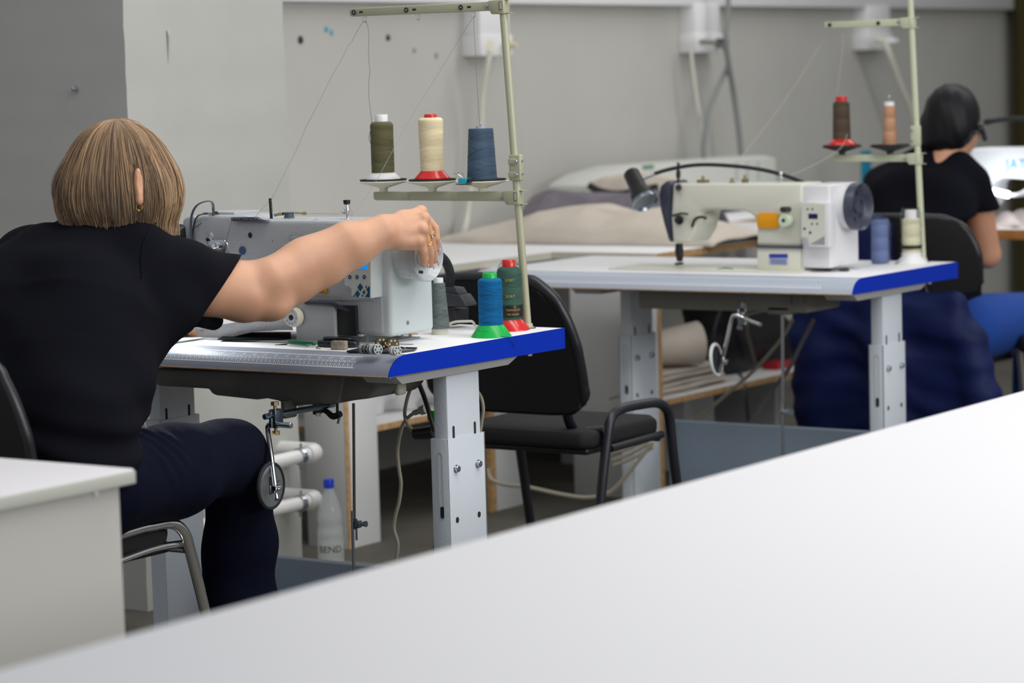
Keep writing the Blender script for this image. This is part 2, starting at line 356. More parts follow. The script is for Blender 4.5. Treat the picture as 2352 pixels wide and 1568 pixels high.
def sewing_table(dy, label, far):
    XL, XR = -4.505, -3.265; d = Vector((0, dy, 0)); YR = 4.93
    t = thing('sewing_table', label, 'sewing table', (-3.885, 4.6+dy, 0), 'sewing tables in a row')
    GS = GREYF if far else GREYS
    # board: chipboard core, white laminate above
    core = [(XR-0.002, 4.2836, 0.7383), (XR-0.002, 4.2836, 0.7398), (XR-0.002, 4.302, 0.762), (XR-0.002, 4.33, 0.775), (XR-0.002, YR, 0.777), (XR-0.002, YR, 0.7352)]
    q = MB(); q.prism([Vector(p)+d for p in core], (XL-XR+0.004, 0, 0)); q.build('board', WOODE, t)
    q = MB(); q.box(Vector((XL+0.001, 4.350, 0.7765))+d, Vector((XR-0.001, YR, 0.780))+d, 0.0004); q.build('laminate_top', LAM, t)
    q = MB(); P = PROF; out = [(XR-0.001, y, z) for y, z in P]+[(XR-0.001, y+0.006, z-0.004) for y, z in P[::-1]]
    q.prism([Vector(p)+d for p in out], (XL-XR+0.002, 0, 0)); q.build('front_strip', GS, t, angle=50)
    for x, nm in ((XR, 1), (XL, -1)):
        band = [(x, 4.2835, 0.7395)]+[(x, y-0.0008, z+0.0004) for y, z in PROF[::-1]]+[(x, YR+0.001, 0.7806), (x, YR+0.001, 0.7345)]
        q = MB(); q.prism([Vector(p)+d for p in band], (-0.0022*nm, 0, 0)); q.build('edge_band', BLUE, t)
    # printed ruler on the front strip
    sp = 0.01150; x100 = -3.367
    def fn(x, tt):
        y, z, dyy, dz = prof_pt(0.062-tt)  # tt measured up from the lower edge
        return Vector((x, y+dy+dz*0.0004, z-dyy*0.0004))
    def fnp(x, tt): return fn(x, tt)
    q = MB(); lo, hi = -0.006, 0.027
    def bar(x0, t0, x1, t1): q.mesh([fn(x0, t0), fn(x1, t0), fn(x1, t1), fn(x0, t1)], [(0, 1, 2, 3)])
    xs = x100-100*sp; xe = x100+0.006
    for k in range(4):
        bar(xs, lo-0.0009, xe, lo+0.0009); break
    bar(xs, hi-0.0009, xe+0.006, hi+0.0009)
    q.mesh([fn(xe-0.0006, lo), fn(xe+0.0006, lo), fn(xe+0.0066, hi), fn(xe+0.0054, hi)], [(0, 1, 2, 3)])
    k0 = 0 if not far else 0
    for k in range(k0, 101):
        x = x100-(100-k)*sp
        bar(x-0.0008, lo, x+0.0008, lo+0.0095)
        if k < 100: bar(x+sp/2-0.0006, lo, x+sp/2+0.0006, lo+0.0055)
        if k % 1 == 0 and (not far): ruler_number(q, k, 0.0080, fn, x-0.001, lo+0.0145)
    nin = 39
    for k in range(nin*8+1):
        x = x100-0.004-(nin*8-k)*sp*2.54/8
        h = 0.0055 if k % 8 == 0 else (0.0042 if k % 4 == 0 else 0.003)
        bar(x-0.0006, hi-h, x+0.0006, hi)
        if k % 8 == 0 and not far and k > 0: ruler_number(q, k//8, 0.0080, fn, x-0.003, hi-0.0098)
    q.build('ruler_print', INK, t)
    # side beams under the board and telescopic legs
    for lx in (-3.32, -4.13):
        sgn = 1 if lx > -4 else -1
        x0, x1 = (lx-0.062, lx+0.03)
        out = [(x0, 4.335, 0.7355), (x0, 4.36, 0.716), (x0, 4.745, 0.716), (x0, 4.79, 0.7345)]
        q = MB(); q.prism([Vector(p)+d for p in out], (x1-x0, 0, 0), 0.002); q.build('support_beam', PCG, t)
        L = MB(); L.box(Vector((lx-0.02, 4.532, 0.3))+d, Vector((lx+0.017, 4.652, 0.716))+d, 0.004); post = L.build('leg', PCM, t)
        S = MB(); a = Vector((lx-0.024, 4.525, 0.04))+d; b = Vector((lx+0.020, 4.661, 0.580))+d
        # sleeve as four walls, open on top
        w = 0.0025
        S.box(a, (a.x+w, b.y, b.z)); S.box((b.x-w, a.y, a.z), b, 0.0006); S.box(a, (b.x, a.y+w, b.z), 0.0006); S.box((a.x, b.y-w, a.z), b)
        sl = S.build('sleeve', PCM, post)
        q = MB()  # dark openings: slots and holes cut through the steel
        def slot(x, y0, y1, z0, z1, ax):
            n_ = 8; pts = []; 
            r = (y1-y0)/2; cy = (y0+y1)/2
            for i in range(n_+1): a_ = pi*i/n_; pts.append((cy+r*cos(a_), z1-r+r*sin(a_)))
            for i in range(n_+1): a_ = pi+pi*i/n_; pts.append((cy+r*cos(a_), z0+r+r*sin(a_)))
            if ax == 'x': q.prism([Vector((x, p, z))+d for p, z in pts], (0.0006, 0, 0))
            else: q.prism([Vector((p, x, z))+Vector((0, dy, 0)) for p, z in pts], (0, -0.0006, 0))
        X1 = lx+0.020; q.bm.free(); SHD = mat('slot_shadow', (38, 38, 40), 0.9)
        for (ar, par) in (((X1, 4.5465, 4.5575, 0.398, 0.411, 'x'), sl), ((X1, 4.6265, 4.6375, 0.398, 0.411, 'x'), sl), ((lx+0.017, 4.548, 4.5555, 0.572, 0.606, 'x'), post), ((lx+0.017, 4.626, 4.6335, 0.572, 0.606, 'x'), post), ((4.525, lx-0.004, lx+0.006, 0.410, 0.436, 'y'), sl)):
            q = MB(); slot(*ar); q.build('slot', SHD, par)
        q = MB()  # long recessed slot on the narrow side
        cx = lx+0.0005; z0, z1 = 0.410, 0.552; r = 0.0062
        def ring(rr, yy):
            return [Vector((cx+rr*cos(pi*i/8), yy, z1-r+rr*sin(pi*i/8)))+d for i in range(9)]+[Vector((cx+rr*cos(pi+pi*i/8), yy, z0+r+rr*sin(pi+pi*i/8)))+d for i in range(9)]
        ro, ri = ring(r+0.0012, 4.5245), ring(r, 4.5235); n_ = len(ro)
        q.mesh(ro+ri, [(i, (i+1) % n_, n_+(i+1) % n_, n_+i) for i in range(n_)]); q.build('slot_rim', PCG, sl)
        for yy in (4.552, 4.632):
            q = MB(); c = Vector((X1, yy, 0.5145 if yy < 4.6 else 0.5145))+d
            q.lathe([(0.0088, 0), (0.0088, 0.0018)], c, (1, 0, 0), 24); q.lathe([(0.0072, 0.0018), (0.0072, 0.0075), (0.0062, 0.0085), (0.0034, 0.0085), (0.0034, 0.005), (0, 0.005)], c, (1, 0, 0), 24, cap=False)
            q.build('bolt', ZINC, sl)
    q = MB(); q.box(Vector((-4.11, 4.70, 0.13))+d, Vector((-3.34, 4.73, 0.25))+d, 0.004) if not far else q.box(Vector((-4.11, 4.72, 0.10))+d, Vector((-3.34, 4.75, 0.31))+d, 0.004)
    q.build('cross_panel', mat('blue_grey_steel', (150, 166, 184), 0.5), t)
    for lx in (-3.32, -4.13):
        q = MB(); q.box(Vector((lx-0.03, 4.32, 0.0))+d, Vector((lx+0.03, 4.87, 0.045))+d, 0.006); q.build('foot', PCM, t)
    # treadle plate
    q = MB(); q.box(Vector((-3.9, 4.40, 0.07))+d, Vector((-3.5, 4.66, 0.085))+d, 0.004, Matrix.Rotation(radians(8), 3, 'X')); q.build('treadle', PCG, t)
    # nut under the rear corner where the thread stand is bolted
    q = MB(); c = Vector((-3.343, 4.90, 0.7352))+d; q.cyl(c-Vector((0, 0, 0.004)), c, 0.02, None, 20); q.cyl(c-Vector((0, 0, 0.017)), c-Vector((0, 0, 0.004)), 0.010, None, 6); q.build('clamp_nut', ZINC, t)
    return t
sewing_table(0.0, 'white sewing table with grey ruler edge and blue sides, used by the blonde woman', False)
sewing_table(2.03, 'white sewing table with blue side band behind the empty black chair', True)
# ================================================================ FRONT SEWING MACHINE
YF = 4.490   # front face of the arm
def rect(m, c, ex, ey, w, h, d, mi=0):
    """thin plate centred on c"""
    ex = Vector(ex); ey = Vector(ey); c = Vector(c); n = ex.cross(ey)
    m.prism([c+ex*a*w/2+ey*b*h/2 for a, b in ((-1, -1), (1, -1), (1, 1), (-1, 1))], n*d)
def disc(m, c, ax, r, d=0.001, n=24): c = Vector(c); m.cyl(c, c+Vector(ax).normalized()*d, r, None, n)
def screw(m, c, ax, r=0.004):
    c = Vector(c); ax = Vector(ax).normalized(); m.lathe([(r, 0), (r, r*0.35), (r*0.75, r*0.7), (0, r*0.75)], c, ax, 14)
SM = thing('sewing_machine', 'pale grey industrial sewing machine on the front table, its handwheel held by the blonde woman', 'sewing machine', (-3.7, 4.55, 0.78))
q = MB(); q.box((-4.20, 4.445, 0.7805), (-3.44, 4.63, 0.7840), 0.001); q.build('bed_plate', mat('bed_grey', (150, 152, 152), 0.45, bump=0.4, bscale=330), SM)
# arm: outline in the front plane, swept back
q = MB(); z1 = 1.043
out = [(-3.945, 1.049), (-3.925, 1.052), (-3.80, 1.052), (-3.79, z1), (-3.44, z1+0.001), (-3.43, 1.035), (-3.43, 0.80), (-3.545, 0.80), (-3.545, 0.84), (-3.66, 0.84), (-3.66, 0.93), (-3.69, 0.945), (-3.88, 0.945), (-3.905, 0.925), (-3.915, 0.87), (-3.945, 0.87), (-3.955, 0.90), (-3.958, 1.03)]
q.prism([(x, YF, z) for x, z in out], (0, 0.13, 0), 0.009, 3); q.build('arm', MACH, SM, angle=50)
q = MB(); q.prism([(-3.998, YF+0.012, 1.04), (-3.985, YF+0.012, 1.048), (-3.9595, YF+0.012, 1.05), (-3.9595, YF+0.012, 0.872), (-3.985, YF+0.012, 0.88), (-3.996, YF+0.012, 0.93)], (0, 0.105, 0), 0.006, 3); q.build('face_plate', MACH, SM, angle=50)
q = MB(); q.tube([(-3.9585, YF+0.001, 0.875), (-3.962, YF+0.001, 0.92), (-3.9605, YF+0.001, 0.99), (-3.956, YF+0.001, 1.02), (-3.948, YF+0.003, 1.045), (-3.940, YF+0.02, 1.0535), (-3.940, YF+0.1, 1.0535)], 0.0018, 6); q.build('seam', DSTEEL, SM)
q = MB(); q.box((-3.952, YF+0.03, 1.051), (-3.86, YF+0.12, 1.0575), 0.002); q.build('top_cover', MACH, SM)
# pillar foot (gear block) with dark trim
q = MB(); q.box((-3.660, 4.474, 0.7805), (-3.552, 4.62, 0.866), 0.004); q.box((-3.552, 4.505, 0.7805), (-3.49, 4.62, 0.80), 0.003); q.build('pillar_block', MACH, SM)
q = MB(); q.prism([(-3.634, 4.470, 0.869), (-3.628, 4.470, 0.863), (-3.553, 4.470, 0.861), (-3.546, 4.474, 0.857), (-3.500, 4.489, 0.842), (-3.500, 4.489, 0.8455), (-3.548, 4.470, 0.8655), (-3.555, 4.470, 0.869)], (0, 0.012, 0), 0.001); q.build('guard_strip', NAVY, SM)
q = MB(); q.box((-3.550, 4.482, 0.7975), (-3.500, 4.53, 0.862), 0.001); q.build('belt_recess', BLACKP, SM)
# raised panel on the arm
q = MB(); a = PY(664, 541, YF); b = PY(800, 541, YF)
q.prism([PY(664, 541, YF), PY(800, 541, YF), PY(860, 560, YF), PY(860, 690, YF), PY(668, 690, YF), PY(672, 560, YF), PY(668, 548, YF)], (0, -0.0035, 0), 0.0028, 3); q.build('raised_panel', MACH, SM, angle=60)
q = MB(); q.prism([PY(700, 652, 4.486), PY(753, 656, 4.486), PY(753, 674, 4.486), PY(700, 671, 4.486)], (0, -0.001, 0)); st = q.build('warning_sticker', mat('yellow_sticker', (236, 164, 20), 0.5), SM)
q = MB()
fr = [PY(702, 653.5, 4.4845), PY(751.5, 657.5, 4.4845), PY(751.5, 672.5, 4.4845), PY(702, 669.5, 4.4845)]
for i in range(4):
    q.tube([fr[i], fr[(i+1) % 4]], 0.0004, 4, smooth=False)
for k in range(3): q.tube([PY(735, 663+k*3, 4.4845), PY(747, 663.6+k*3, 4.4845)], 0.0003, 4, smooth=False)
q.build('sticker_print', BLACKP, st)
for (u, v, r, m_, nm) in ((575.5, 540, 0.0064, BLACKP, 'oil_window'), (557, 575.5, 0.0086, mat('blue_cap', (52, 80, 122), 0.35), 'blue_cap'), (627, 553, 0.0014, BLACKP, 'screw_hole')):
    q = MB(); c = PY(u, v, YF); q.lathe([(r*1.12, 0), (r*1.1, 0.0012), (r, 0.0016)], c, (0, -1, 0), 24, cap=False); q.build('cap_rim', MACH if nm != 'blue_cap' else m_, SM)
    q = MB(); disc(q, c, (0, -1, 0), r, 0.0011 if nm != 'blue_cap' else 0.0022); q.build(nm, m_, SM)
# stitch length dial
q = MB(); c = PY(669, 729, 4.452); Rr = 0.0205
pr = [(Rr*0.97, -0.018), (Rr, -0.016), (Rr, -0.002), (Rr*0.96, 0)]
q.lathe(pr, c, (0, -1, 0), 64); dl = q.build('stitch_dial', mat('ivory_plastic', (226, 222, 204), 0.4), SM)
q = MB(); q.cyl(c+Vector((0, 0.017, 0)), c+Vector((0, 0.036, 0)), 0.009, None, 16); q.build('dial_shaft', DSTEEL, dl)
q = MB()
for i in range(56):
    a_ = 2*pi*i/56; e = Vector((cos(a_), 0, sin(a_)))*Rr; q.tube([c+e+Vector((0, 0.015, 0)), c+e+Vector((0, 0.003, 0))], 0.0006, 4, smooth=False)
q.build('grip_ribs', MATS['ivory_plastic'], dl)
q = MB(); disc(q, c, (0, -1, 0), Rr*0.86, 0.0004, 40); q.build('dial_face', mat('dial_face', (214, 220, 226), 0.4), dl)
q = MB(); q.lathe([(0.0062, 0), (0.006, 0.002), (0.004, 0.0035), (0, 0.004)], c, (0, -1, 0), 20); q.build('dial_centre', BLACKP, dl)
q = MB()
for k in range(10):
    a_ = radians(68-k*36); rr = Rr*0.66; ex = Vector((cos(a_-pi/2), 0, sin(a_-pi/2))); ey = Vector((cos(a_), 0, sin(a_)))
    letter(q, str(k), 0.0078, c+ey*rr+Vector((0, -0.0006, 0)), ex, ey, 0.0001)
    a2 = a_-radians(18); e2 = Vector((cos(a2), 0, sin(a2))); disc(q, c+e2*rr*1.02+Vector((0, -0.0005, 0)), (0, -1, 0), 0.0006, 0.0002, 8)
q.build('dial_numbers', mat('dark_print', (34, 38, 48), 0.6), dl)
# motor box with control panel
q = MB(); q.box((-3.500, 4.492, 0.7965), (-3.412, 4.646, 1.036), 0.012, seg=5); q.box((-3.512, 4.487, 0.796), (-3.49, 4.52, 0.8005), 0.001); mb = q.build('motor_box', MACHS, SM, angle=40)
q = MB(); disc(q, PX(936, 741, -3.4125), (1, 0, 0), 0.0048, 0.0012, 20); q.build('cover_screw_hole', mat('mid_grey', (120, 124, 126), 0.6), mb)
q = MB(); f = 4.452
pts = [PY(797, 583, f), PY(852, 583, f), PY(852, 685, f), PY(813, 684, f), PY(807, 681, f), PY(806, 664, f), PY(800, 658.5, f), PY(790.5, 656.5, f), PY(789, 600, f)]
q.prism(pts, (0, 0.045, 0), 0.0018, 2); pn = q.build('control_panel', MACHS, SM, angle=45)
q = MB(); k = f-0.0006
q.prism([PY(799, 586, k), PY(850, 586, k), PY(850, 682.5, k), PY(814, 682, k), PY(809, 679, k), PY(808, 663, k), PY(802, 656.5, k), PY(792.5, 654.5, k), PY(791, 602, k)], (0, 0.0004, 0)); q.build('panel_face', MACHL, pn)
q = MB(); k = f-0.0012; q.prism([PY(818, 600, k), PY(843, 600, k), PY(843, 618.5, k), PY(818, 617.5, k)], (0, 0.0004, 0))
q.build('lcd_screen', mat('lcd', (24, 150, 245), 0.3, emit=(20, 150, 250), emit_s=0.55), pn)
q = MB(); letter(q, '1', 0.008, PY(834, 607, k-0.0003), (1, 0, 0), (0, 0, 1), 0.0002); q.build('lcd_digit', mat('lcd_ink', (12, 80, 160), 0.5), pn)
BTN = mat('button_blue', (28, 66, 124), 0.4)
for i, u in enumerate((803.5, 820, 836.5)):
    q = MB(); c = PY(u, 636, k); disc(q, c, (0, -1, 0), 0.0043, 0.0005, 24); bt = q.build('button', BTN, pn)
    q = MB(); c2 = c+Vector((0, -0.0008, 0))
    if i == 0: q.poly([c2+Vector((-0.0021, 0, -0.0014)), c2+Vector((0.0021, 0, -0.0014)), c2+Vector((0, 0, 0.0022))])
    elif i == 2: q.poly([c2+Vector((-0.0021, 0, 0.0016)), c2+Vector((0.0021, 0, 0.0016)), c2+Vector((0, 0, -0.0022))])
    else:
        for s_ in (-1, 1): q.tube([c2+Vector((-0.0022, 0, -0.001+0.0008*s_)), c2+Vector((0.0005, 0, 0.0016*s_)), c2+Vector((0.0024, 0, 0.001+0.0008*s_))], 0.0004, 4)
    q.build('symbol', MACHL, bt)
DT = mat('panel_teal', (18, 84, 116), 0.4); DD = mat('panel_dark', (12, 40, 60), 0.4)
def dia(u, v, s, m_, nm='diamond'):
    q = MB(); kk = k-0.0002; q.poly([PY(u-s, v, kk), PY(u, v+s*1.45, kk), PY(u+s, v, kk), PY(u, v-s*1.45, kk)]); q.build(nm, m_, pn)
dia(827.3, 659.5, 6.6, DT); dia(820.8, 675, 6.4, DT); dia(835.8, 671, 3.7, DT); dia(841, 658.6, 2.2, DT); dia(832.5, 679, 2.2, DT)
q = MB(); kk = k-0.0002; q.poly([PY(849.5, 656, kk), PY(849.5, 669, kk), PY(846, 671, kk), PY(840.5, 664.5, kk)]); q.poly([PY(849.5, 683, kk), PY(838, 681.8, kk), PY(845, 671.5, kk), PY(849.5, 677, kk)]); q.poly([PY(849.5, 663, kk-0.0001), PY(849.5, 678, kk-0.0001), PY(843.5, 671, kk-0.0001)]); q.build('corner_pattern', DT, pn)
q = MB(); q.poly([PY(810, 680.5, kk), PY(813.5, 676.5, kk), PY(816, 681.5, kk)]); q.build('corner_triangle', DT, pn)
# handwheel
HC = Vector((-3.372, 4.548, 0.9655)); q = MB(); AX = (1, 0, 0)
q.lathe([(0.046, -0.045), (0.048, -0.043), (0.0485, -0.022), (0.0485, 0.0)], HC, AX, 56); q.build('wheel_cover', MACHS, SM)
q = MB(); R_ = 0.0545
q.lathe([(0.0, 0.008), (0.020, 0.008), (0.022, 0.0045), (0.040, 0.003), (0.0445, 0.006), (0.0478, 0.0185), (0.0515, 0.0215), (R_, 0.019), (R_, 0.002), (0.0505, 0.0)], HC, AX, 64, cap=False); hw = q.build('handwheel', mat('wheel_grey', (188, 196, 200), 0.28), SM, angle=50)
q = MB()
for a_ in (-100, 20, 140, 210):
    c = HC+Vector((0.0036, cos(radians(a_))*0.034, sin(radians(a_))*0.034)); tv = Vector((0, -sin(radians(a_)), cos(radians(a_)))); q.tube([c-tv*0.007, c+tv*0.007], 0.0032, 10, smooth=False, flat=(0.3, 1, (1, 0, 0)))
    q.build('wheel_slot', BLACKP, hw); q = MB()
q.bm.free()
q = MB(); disc(q, HC+Vector((0.021, 0.042, 0.029)), (1, 0, 0), 0.0016, 0.0006, 12); q.build('wheel_mark', WHITE, hw)
q = MB(); q.prism([PX(905, 617, -3.412), PX(926, 618, -3.412), PX(938, 634, -3.412), PX(916, 637, -3.412)], (0.03, 0, 0), 0.001); q.build('wheel_bracket', MACHS, SM)
# front thread tension unit
q = MB(); yy = 4.4885
q.prism([PY(474, 546, yy), PY(484, 543, yy), PY(487, 551, yy), PY(512, 550, yy), PY(519, 557, yy), PY(517, 588, yy), PY(500, 589, yy), PY(480, 575, yy)], (0, -0.002, 0), 0.0008); tu = q.build('tension_plate', ZINC, SM)
q = MB(); c = PY(503, 564, yy-0.002); q.lathe([(0.0088, 0), (0.0088, 0.0012), (0.004, 0.0022), (0.0085, 0.0034), (0.0085, 0.0046), (0.0035, 0.006), (0.0035, 0.012), (0.006, 0.0125), (0.006, 0.019), (0.0045, 0.0205), (0, 0.0205)], c, (0, -1, 0), 24); q.build('tension_disc', CHROME, tu)
q = MB(); q.tube([PY(515, 552, 4.478), PY(522, 560, 4.476), PY(526, 580, 4.476), PY(520, 590, 4.478), PY(508, 588, 4.48)], 0.0012, 8); q.build('check_spring', CHROME, tu)
q = MB(); c = PY(478, 550, yy-0.002); q.lathe([(0.004, 0), (0.004, 0.003), (0.0022, 0.003), (0.0022, 0.001), (0, 0.001)], c, (0, -1, 0), 16, cap=False); q.build('plate_screw', DSTEEL, tu)
q = MB(); c = PY(486, 541, YF+0.002); q.sphere(c, 0.0085, 16, (1, 0.6, 1)); q.build('boss', MACH, SM)
q = MB(); c = PY(526, 590, YF+0.001); q.sphere(c, 0.0085, 16, (1.1, 0.7, 0.9)); q.build('lower_boss', MACH, SM)
# knee-high finger strap at the head
q = MB(); yb = 4.482
q.tube([PY(441.5, 572, yb), PY(439, 535, yb), PY(438.5, 510, yb), PY(442, 489, yb), PY(452, 472, yb), PY(468, 463.5, yb), PY(483, 462, yb), PY(488.5, 468, yb), PY(490, 480, yb), PY(490.5, 492, 4.500)], 0.0042, 10, flat=(0.32, 1, (1, 0, 0))); q.build('needle_guard_strap', NAVY, SM)
q = MB(); q.box(PY(479, 492.5, 4.495), PY(510, 489.5, 4.53), 0.001); q.build('strap_foot', BLACKP, SM)
q = MB(); q.sphere(PY(497, 487.5, 4.50), 0.0042, 12, (1, 1, 0.6)); q.build('strap_screw', BLACKP, SM)
q = MB(); q.tube([PY(448, 522, 4.485), PY(462, 512, 4.49), PY(478, 504, 4.5)], 0.0011, 6); q.build('take_up_lever', CHROME, SM)
# top details
q = MB(); q.prism([PY(530, 499.5, 4.478), PY(583, 498.5, 4.478), PY(597, 505, 4.478), PY(610, 505.5, 4.478), PY(612, 507, 4.478), PY(600, 508.2, 4.478), PY(531.5, 507.5, 4.478)], (0, 0.014, 0), 0.0004); tg = q.build('thread_guide_plate', NAVY, SM)
for u in (535, 543, 549, 561, 567, 577): q = MB(); disc(q, PY(u, 502.5, 4.478), (0, -1, 0), 0.0011, 0.0006, 10); q.build('guide_hole', ZINC, tg)
q = MB(); a = PY(623.5, 503, 4.53); b = PY(620.5, 455, 4.53); q.cyl(a, b, 0.0034, None, 12, bev=0.0008); q.build('spool_pin', BLACKP, SM)
q = MB(); q.box(PY(633, 506, 4.52), PY(690, 500, 4.57), 0.002); q.build('winder_base', MACHS, SM)
q = MB(); c = PY(664, 493.5, 4.54); q.lathe([(0.0125, -0.006), (0.0125, -0.0052), (0.0108, -0.0048), (0.0108, 0.0048), (0.0125, 0.0052), (0.0125, 0.006)], c, (0, 0, 1), 28); q.build('winder_bobbin', mat('blue_grey_bobbin', (78, 92, 108), 0.5), SM)
q = MB(); q.cyl(PY(631, 493, 4.53), PY(650, 491, 4.53), 0.0035, None, 12); q.cyl(PY(678, 489, 4.54), PY(702, 490, 4.54), 0.0022, None, 12); q.cyl(PY(695, 490, 4.54), PY(702, 490, 4.54), 0.0036, None, 12); q.cyl(PY(664, 500, 4.54), PY(664, 487, 4.54), 0.003, None, 12); q.build('winder_arm', BRASSY, SM)
q = MB(); q.cyl(PY(630.5, 493, 4.528), PY(634, 493, 4.528), 0.0042, None, 14); q.build('winder_screw', ZINC, SM)
for u in (638, 698, 706): q = MB(); screw(q, PY(u, 506, 4.505), (0, 0, 1), 0.0035); q.build('top_screw', ZINC, SM)
q = MB(); q.tube([PY(702, 506, 4.50), PY(712, 508, 4.495), PY(722, 505, 4.50), PY(728, 504, 4.51)], 0.0022, 8, flat=(0.35, 1, (0, 0, 1))); q.build('thread_clip', DSTEEL, SM)
q = MB(); c = PY(798, 507, 4.53); z = Vector((0, 0, 1)); q.cyl(c, c+z*0.005, 0.0058, None, 6); q.cyl(c+z*0.005, c+z*0.014, 0.0025, None, 12)
for k_ in range(3): q.lathe([(0.003, 0), (0.0135-0.0022*k_, 0.0011), (0.0135-0.0022*k_, 0.0018), (0.003, 0.0026)], c+z*(0.0145+k_*0.0034), z, 28)
for k_ in range(4): q.torus(c+z*(0.025+k_*0.0028), 0.0075-0.001*k_, 0.0009, (0.1, 0, 1), 20, 6)
q.cyl(c+z*0.014, c+z*0.038, 0.0022, None, 10); tp = q.build('thread_tension_post', CHROME, SM)
q = MB(); q.lathe([(0.0055, 0), (0.0072, 0.001), (0.0078, 0.0085), (0.007, 0.0095), (0, 0.0095)], c+z*0.0355, z, 20); q.build('tension_knob', BLACKP, tp)
q = MB(); q.tube([c+z*0.016, c+z*0.017+Vector((-0.014, 0, 0.001)), c+z*0.0195+Vector((-0.018, 0, 0.001))], 0.0008, 6); q.build('thread_hook', ZINC, tp)
q = MB(); q.tube([PY(791, 520, 4.489), PY(796, 516, 4.488), PY(799, 509, 4.49)], 0.0006, 5); q.build('enamel_crack', BLACKP, SM)
# needle bar and presser foot over the needle plate
q = MB(); q.cyl((-3.965, 4.54, 0.80), (-3.965, 4.54, 0.875), 0.0035, None, 12); q.cyl((-3.965, 4.555, 0.795), (-3.965, 4.555, 0.875), 0.005, None, 12); q.box((-3.972, 4.52, 0.7895), (-3.957, 4.56, 0.794), 0.001); q.build('presser_bar', ZINC, SM)
# ================================================================ OIL PAN + KNEE LIFTER
OP = thing('oil_pan', 'grey cast oil pan with a chrome knee lifter hanging under the front sewing table', 'oil pan', (-3.7, 4.5, 0.64))
q = MB(); yk = 4.385; out = [(356, 846), (357, 882), (364, 886), (478, 893), (486, 904), (494, 908), (588, 918), (612, 915), (640, 921), (651, 930), (664, 934), (700, 930), (775, 927), (783, 905), (790, 862)]
q.prism([PY(u, v, yk) for u, v in out][::-1], (0, 0.19, 0), 0.005, 2)
a1, a2, a3 = PY(772, 858, yk), PY(777, 925, yk), PY(778, 862, yk); q.build('pan', CAST, OP, angle=45)
q = MB(); P0 = PY(775, 926, yk); top0 = PY(772, 862, yk)
X0 = P0.x; q.prism([(X0-0.03, 4.39, 0.735), (X0-0.012, 4.39, P0.z), (X0+0.075, 4.395, P0.z+0.012), (X0+0.095, 4.40, P0.z+0.03), (X0+0.098, 4.40, 0.735)], (0, 0.17, 0), 0.008, 3); q.build('pan_end', CAST, OP)
q = MB(); q.box(PY(902, 866, 4.47), PY(936, 905, 4.50), 0.006, seg=3); q.build('motor_bracket', mat('beige_plastic', (182, 182, 166), 0.5), OP)
q = MB(); q.box(PY(655, 920, 4.36), PY(672, 956, 4.40), 0.004, seg=3); q.build('shaft_lug', CAST, OP)
SX = PY(607, 957, 4.20).x
q = MB(); s0 = PY(607, 957, 4.20); s1 = Vector((s0.x, 4.43, s0.z-0.001)); q.cyl(s0, s1, 0.0062, None, 18, bev=0.001); q.build('lifter_shaft', mat('blue_zinc', (150, 172, 190), 0.2, 1.0), OP)
cb = Vector((s0.x, 4.228, s0.z))
q = MB(); q.box(cb+Vector((-0.007, -0.006, -0.026)), cb+Vector((0.011, 0.02, 0.012)), 0.0015); cl = q.build('clamp_block', mat('blued_steel', (92, 104, 116), 0.3, 0.9), OP)
for sgn in (1, -1):
    q = MB(); z0 = 0.012 if sgn > 0 else -0.026; c = cb+Vector((0.001, 0.006, z0)); dz = Vector((0, 0, sgn)); q.cyl(c, c+dz*0.008, 0.0036, None, 14); q.cyl(c+dz*0.008, c+dz*0.0155, 0.0088, None, 6); q.build('hex_bolt', BRASSY, cl)
q = MB(); q.cyl(cb+Vector((0.001, -0.0065, 0.008)), cb+Vector((0.001, -0.0065, -0.024)), 0.0028, None, 10); q.build('clamp_pin', ZINC, cl)
lb = cb+Vector((0.0, 0.0, -0.019))
q = MB(); q.cyl(lb+Vector((-0.004, 0.002, 0)), lb+Vector((0.050, -0.002, 0)), 0.0058, None, 16, bev=0.001); q.build('cross_rod', ZINC, OP)
q = MB(); pa = lb+Vector((-0.004, -0.002, 0.0)); e0 = PY(638, 1150, 4.2); pbot = PY(636, 1147, 4.145)
q.tube([lb+Vector((0.004, 0.0, 0)), lb+Vector((-0.008, -0.001, 0)), lb+Vector((-0.0125, -0.002, -0.004)), lb+Vector((-0.0135, -0.002, -0.014)), lb*0.5+pbot*0.5+Vector((-0.007, -0.001, -0.001)), pbot], 0.0052, 14, sub=5); q.build('lever_rod', ZINC, OP)
pc = PX(621, 1115.5, PY(622, 1115.5, 4.165).x-0.010); nx = Vector((1, 0.1, 0)).normalized()
q = MB(); q.lathe([(0.043, 0), (0.043, 0.003), (0, 0.003)], pc, nx, 48, cap=True); pd = q.build('pad_disc', mat('zinc_plate', (168, 174, 176), 0.35, 0.9), OP)
q = MB(); q.lathe([(0.0435, -0.002), (0.0465, -0.003), (0.0490, -0.001), (0.0490, 0.0035), (0.0465, 0.0055), (0.0435, 0.005), (0.0435, -0.002)], pc, nx, 48, cap=False); q.build('rubber_ring', BLACKR, pd)
def onpad(u, v): return PX(u, v, pc.x+0.0034)
q = MB(); q.tube([onpad(622, 1095), onpad(621, 1135)], 0.0066, 14, smooth=False, flat=(0.2, 1, (1, 0, 0))); q.build('pad_slot', BLACKP, pd)
for (u, v) in ((603.5, 1128), (614, 1128), (614.5, 1116), (636.5, 1106), (640, 1104)): q = MB(); disc(q, onpad(u, v), nx, 0.0016, 0.0006, 12); q.build('pad_hole', BLACKP, pd)
q = MB(); c = PY(633, 1123, 4.155); q.box(c+Vector((-0.008, -0.009, -0.009)), c+Vector((0.008, 0.012, 0.008)), 0.002); q.build('pad_clamp', CHROME, pd)
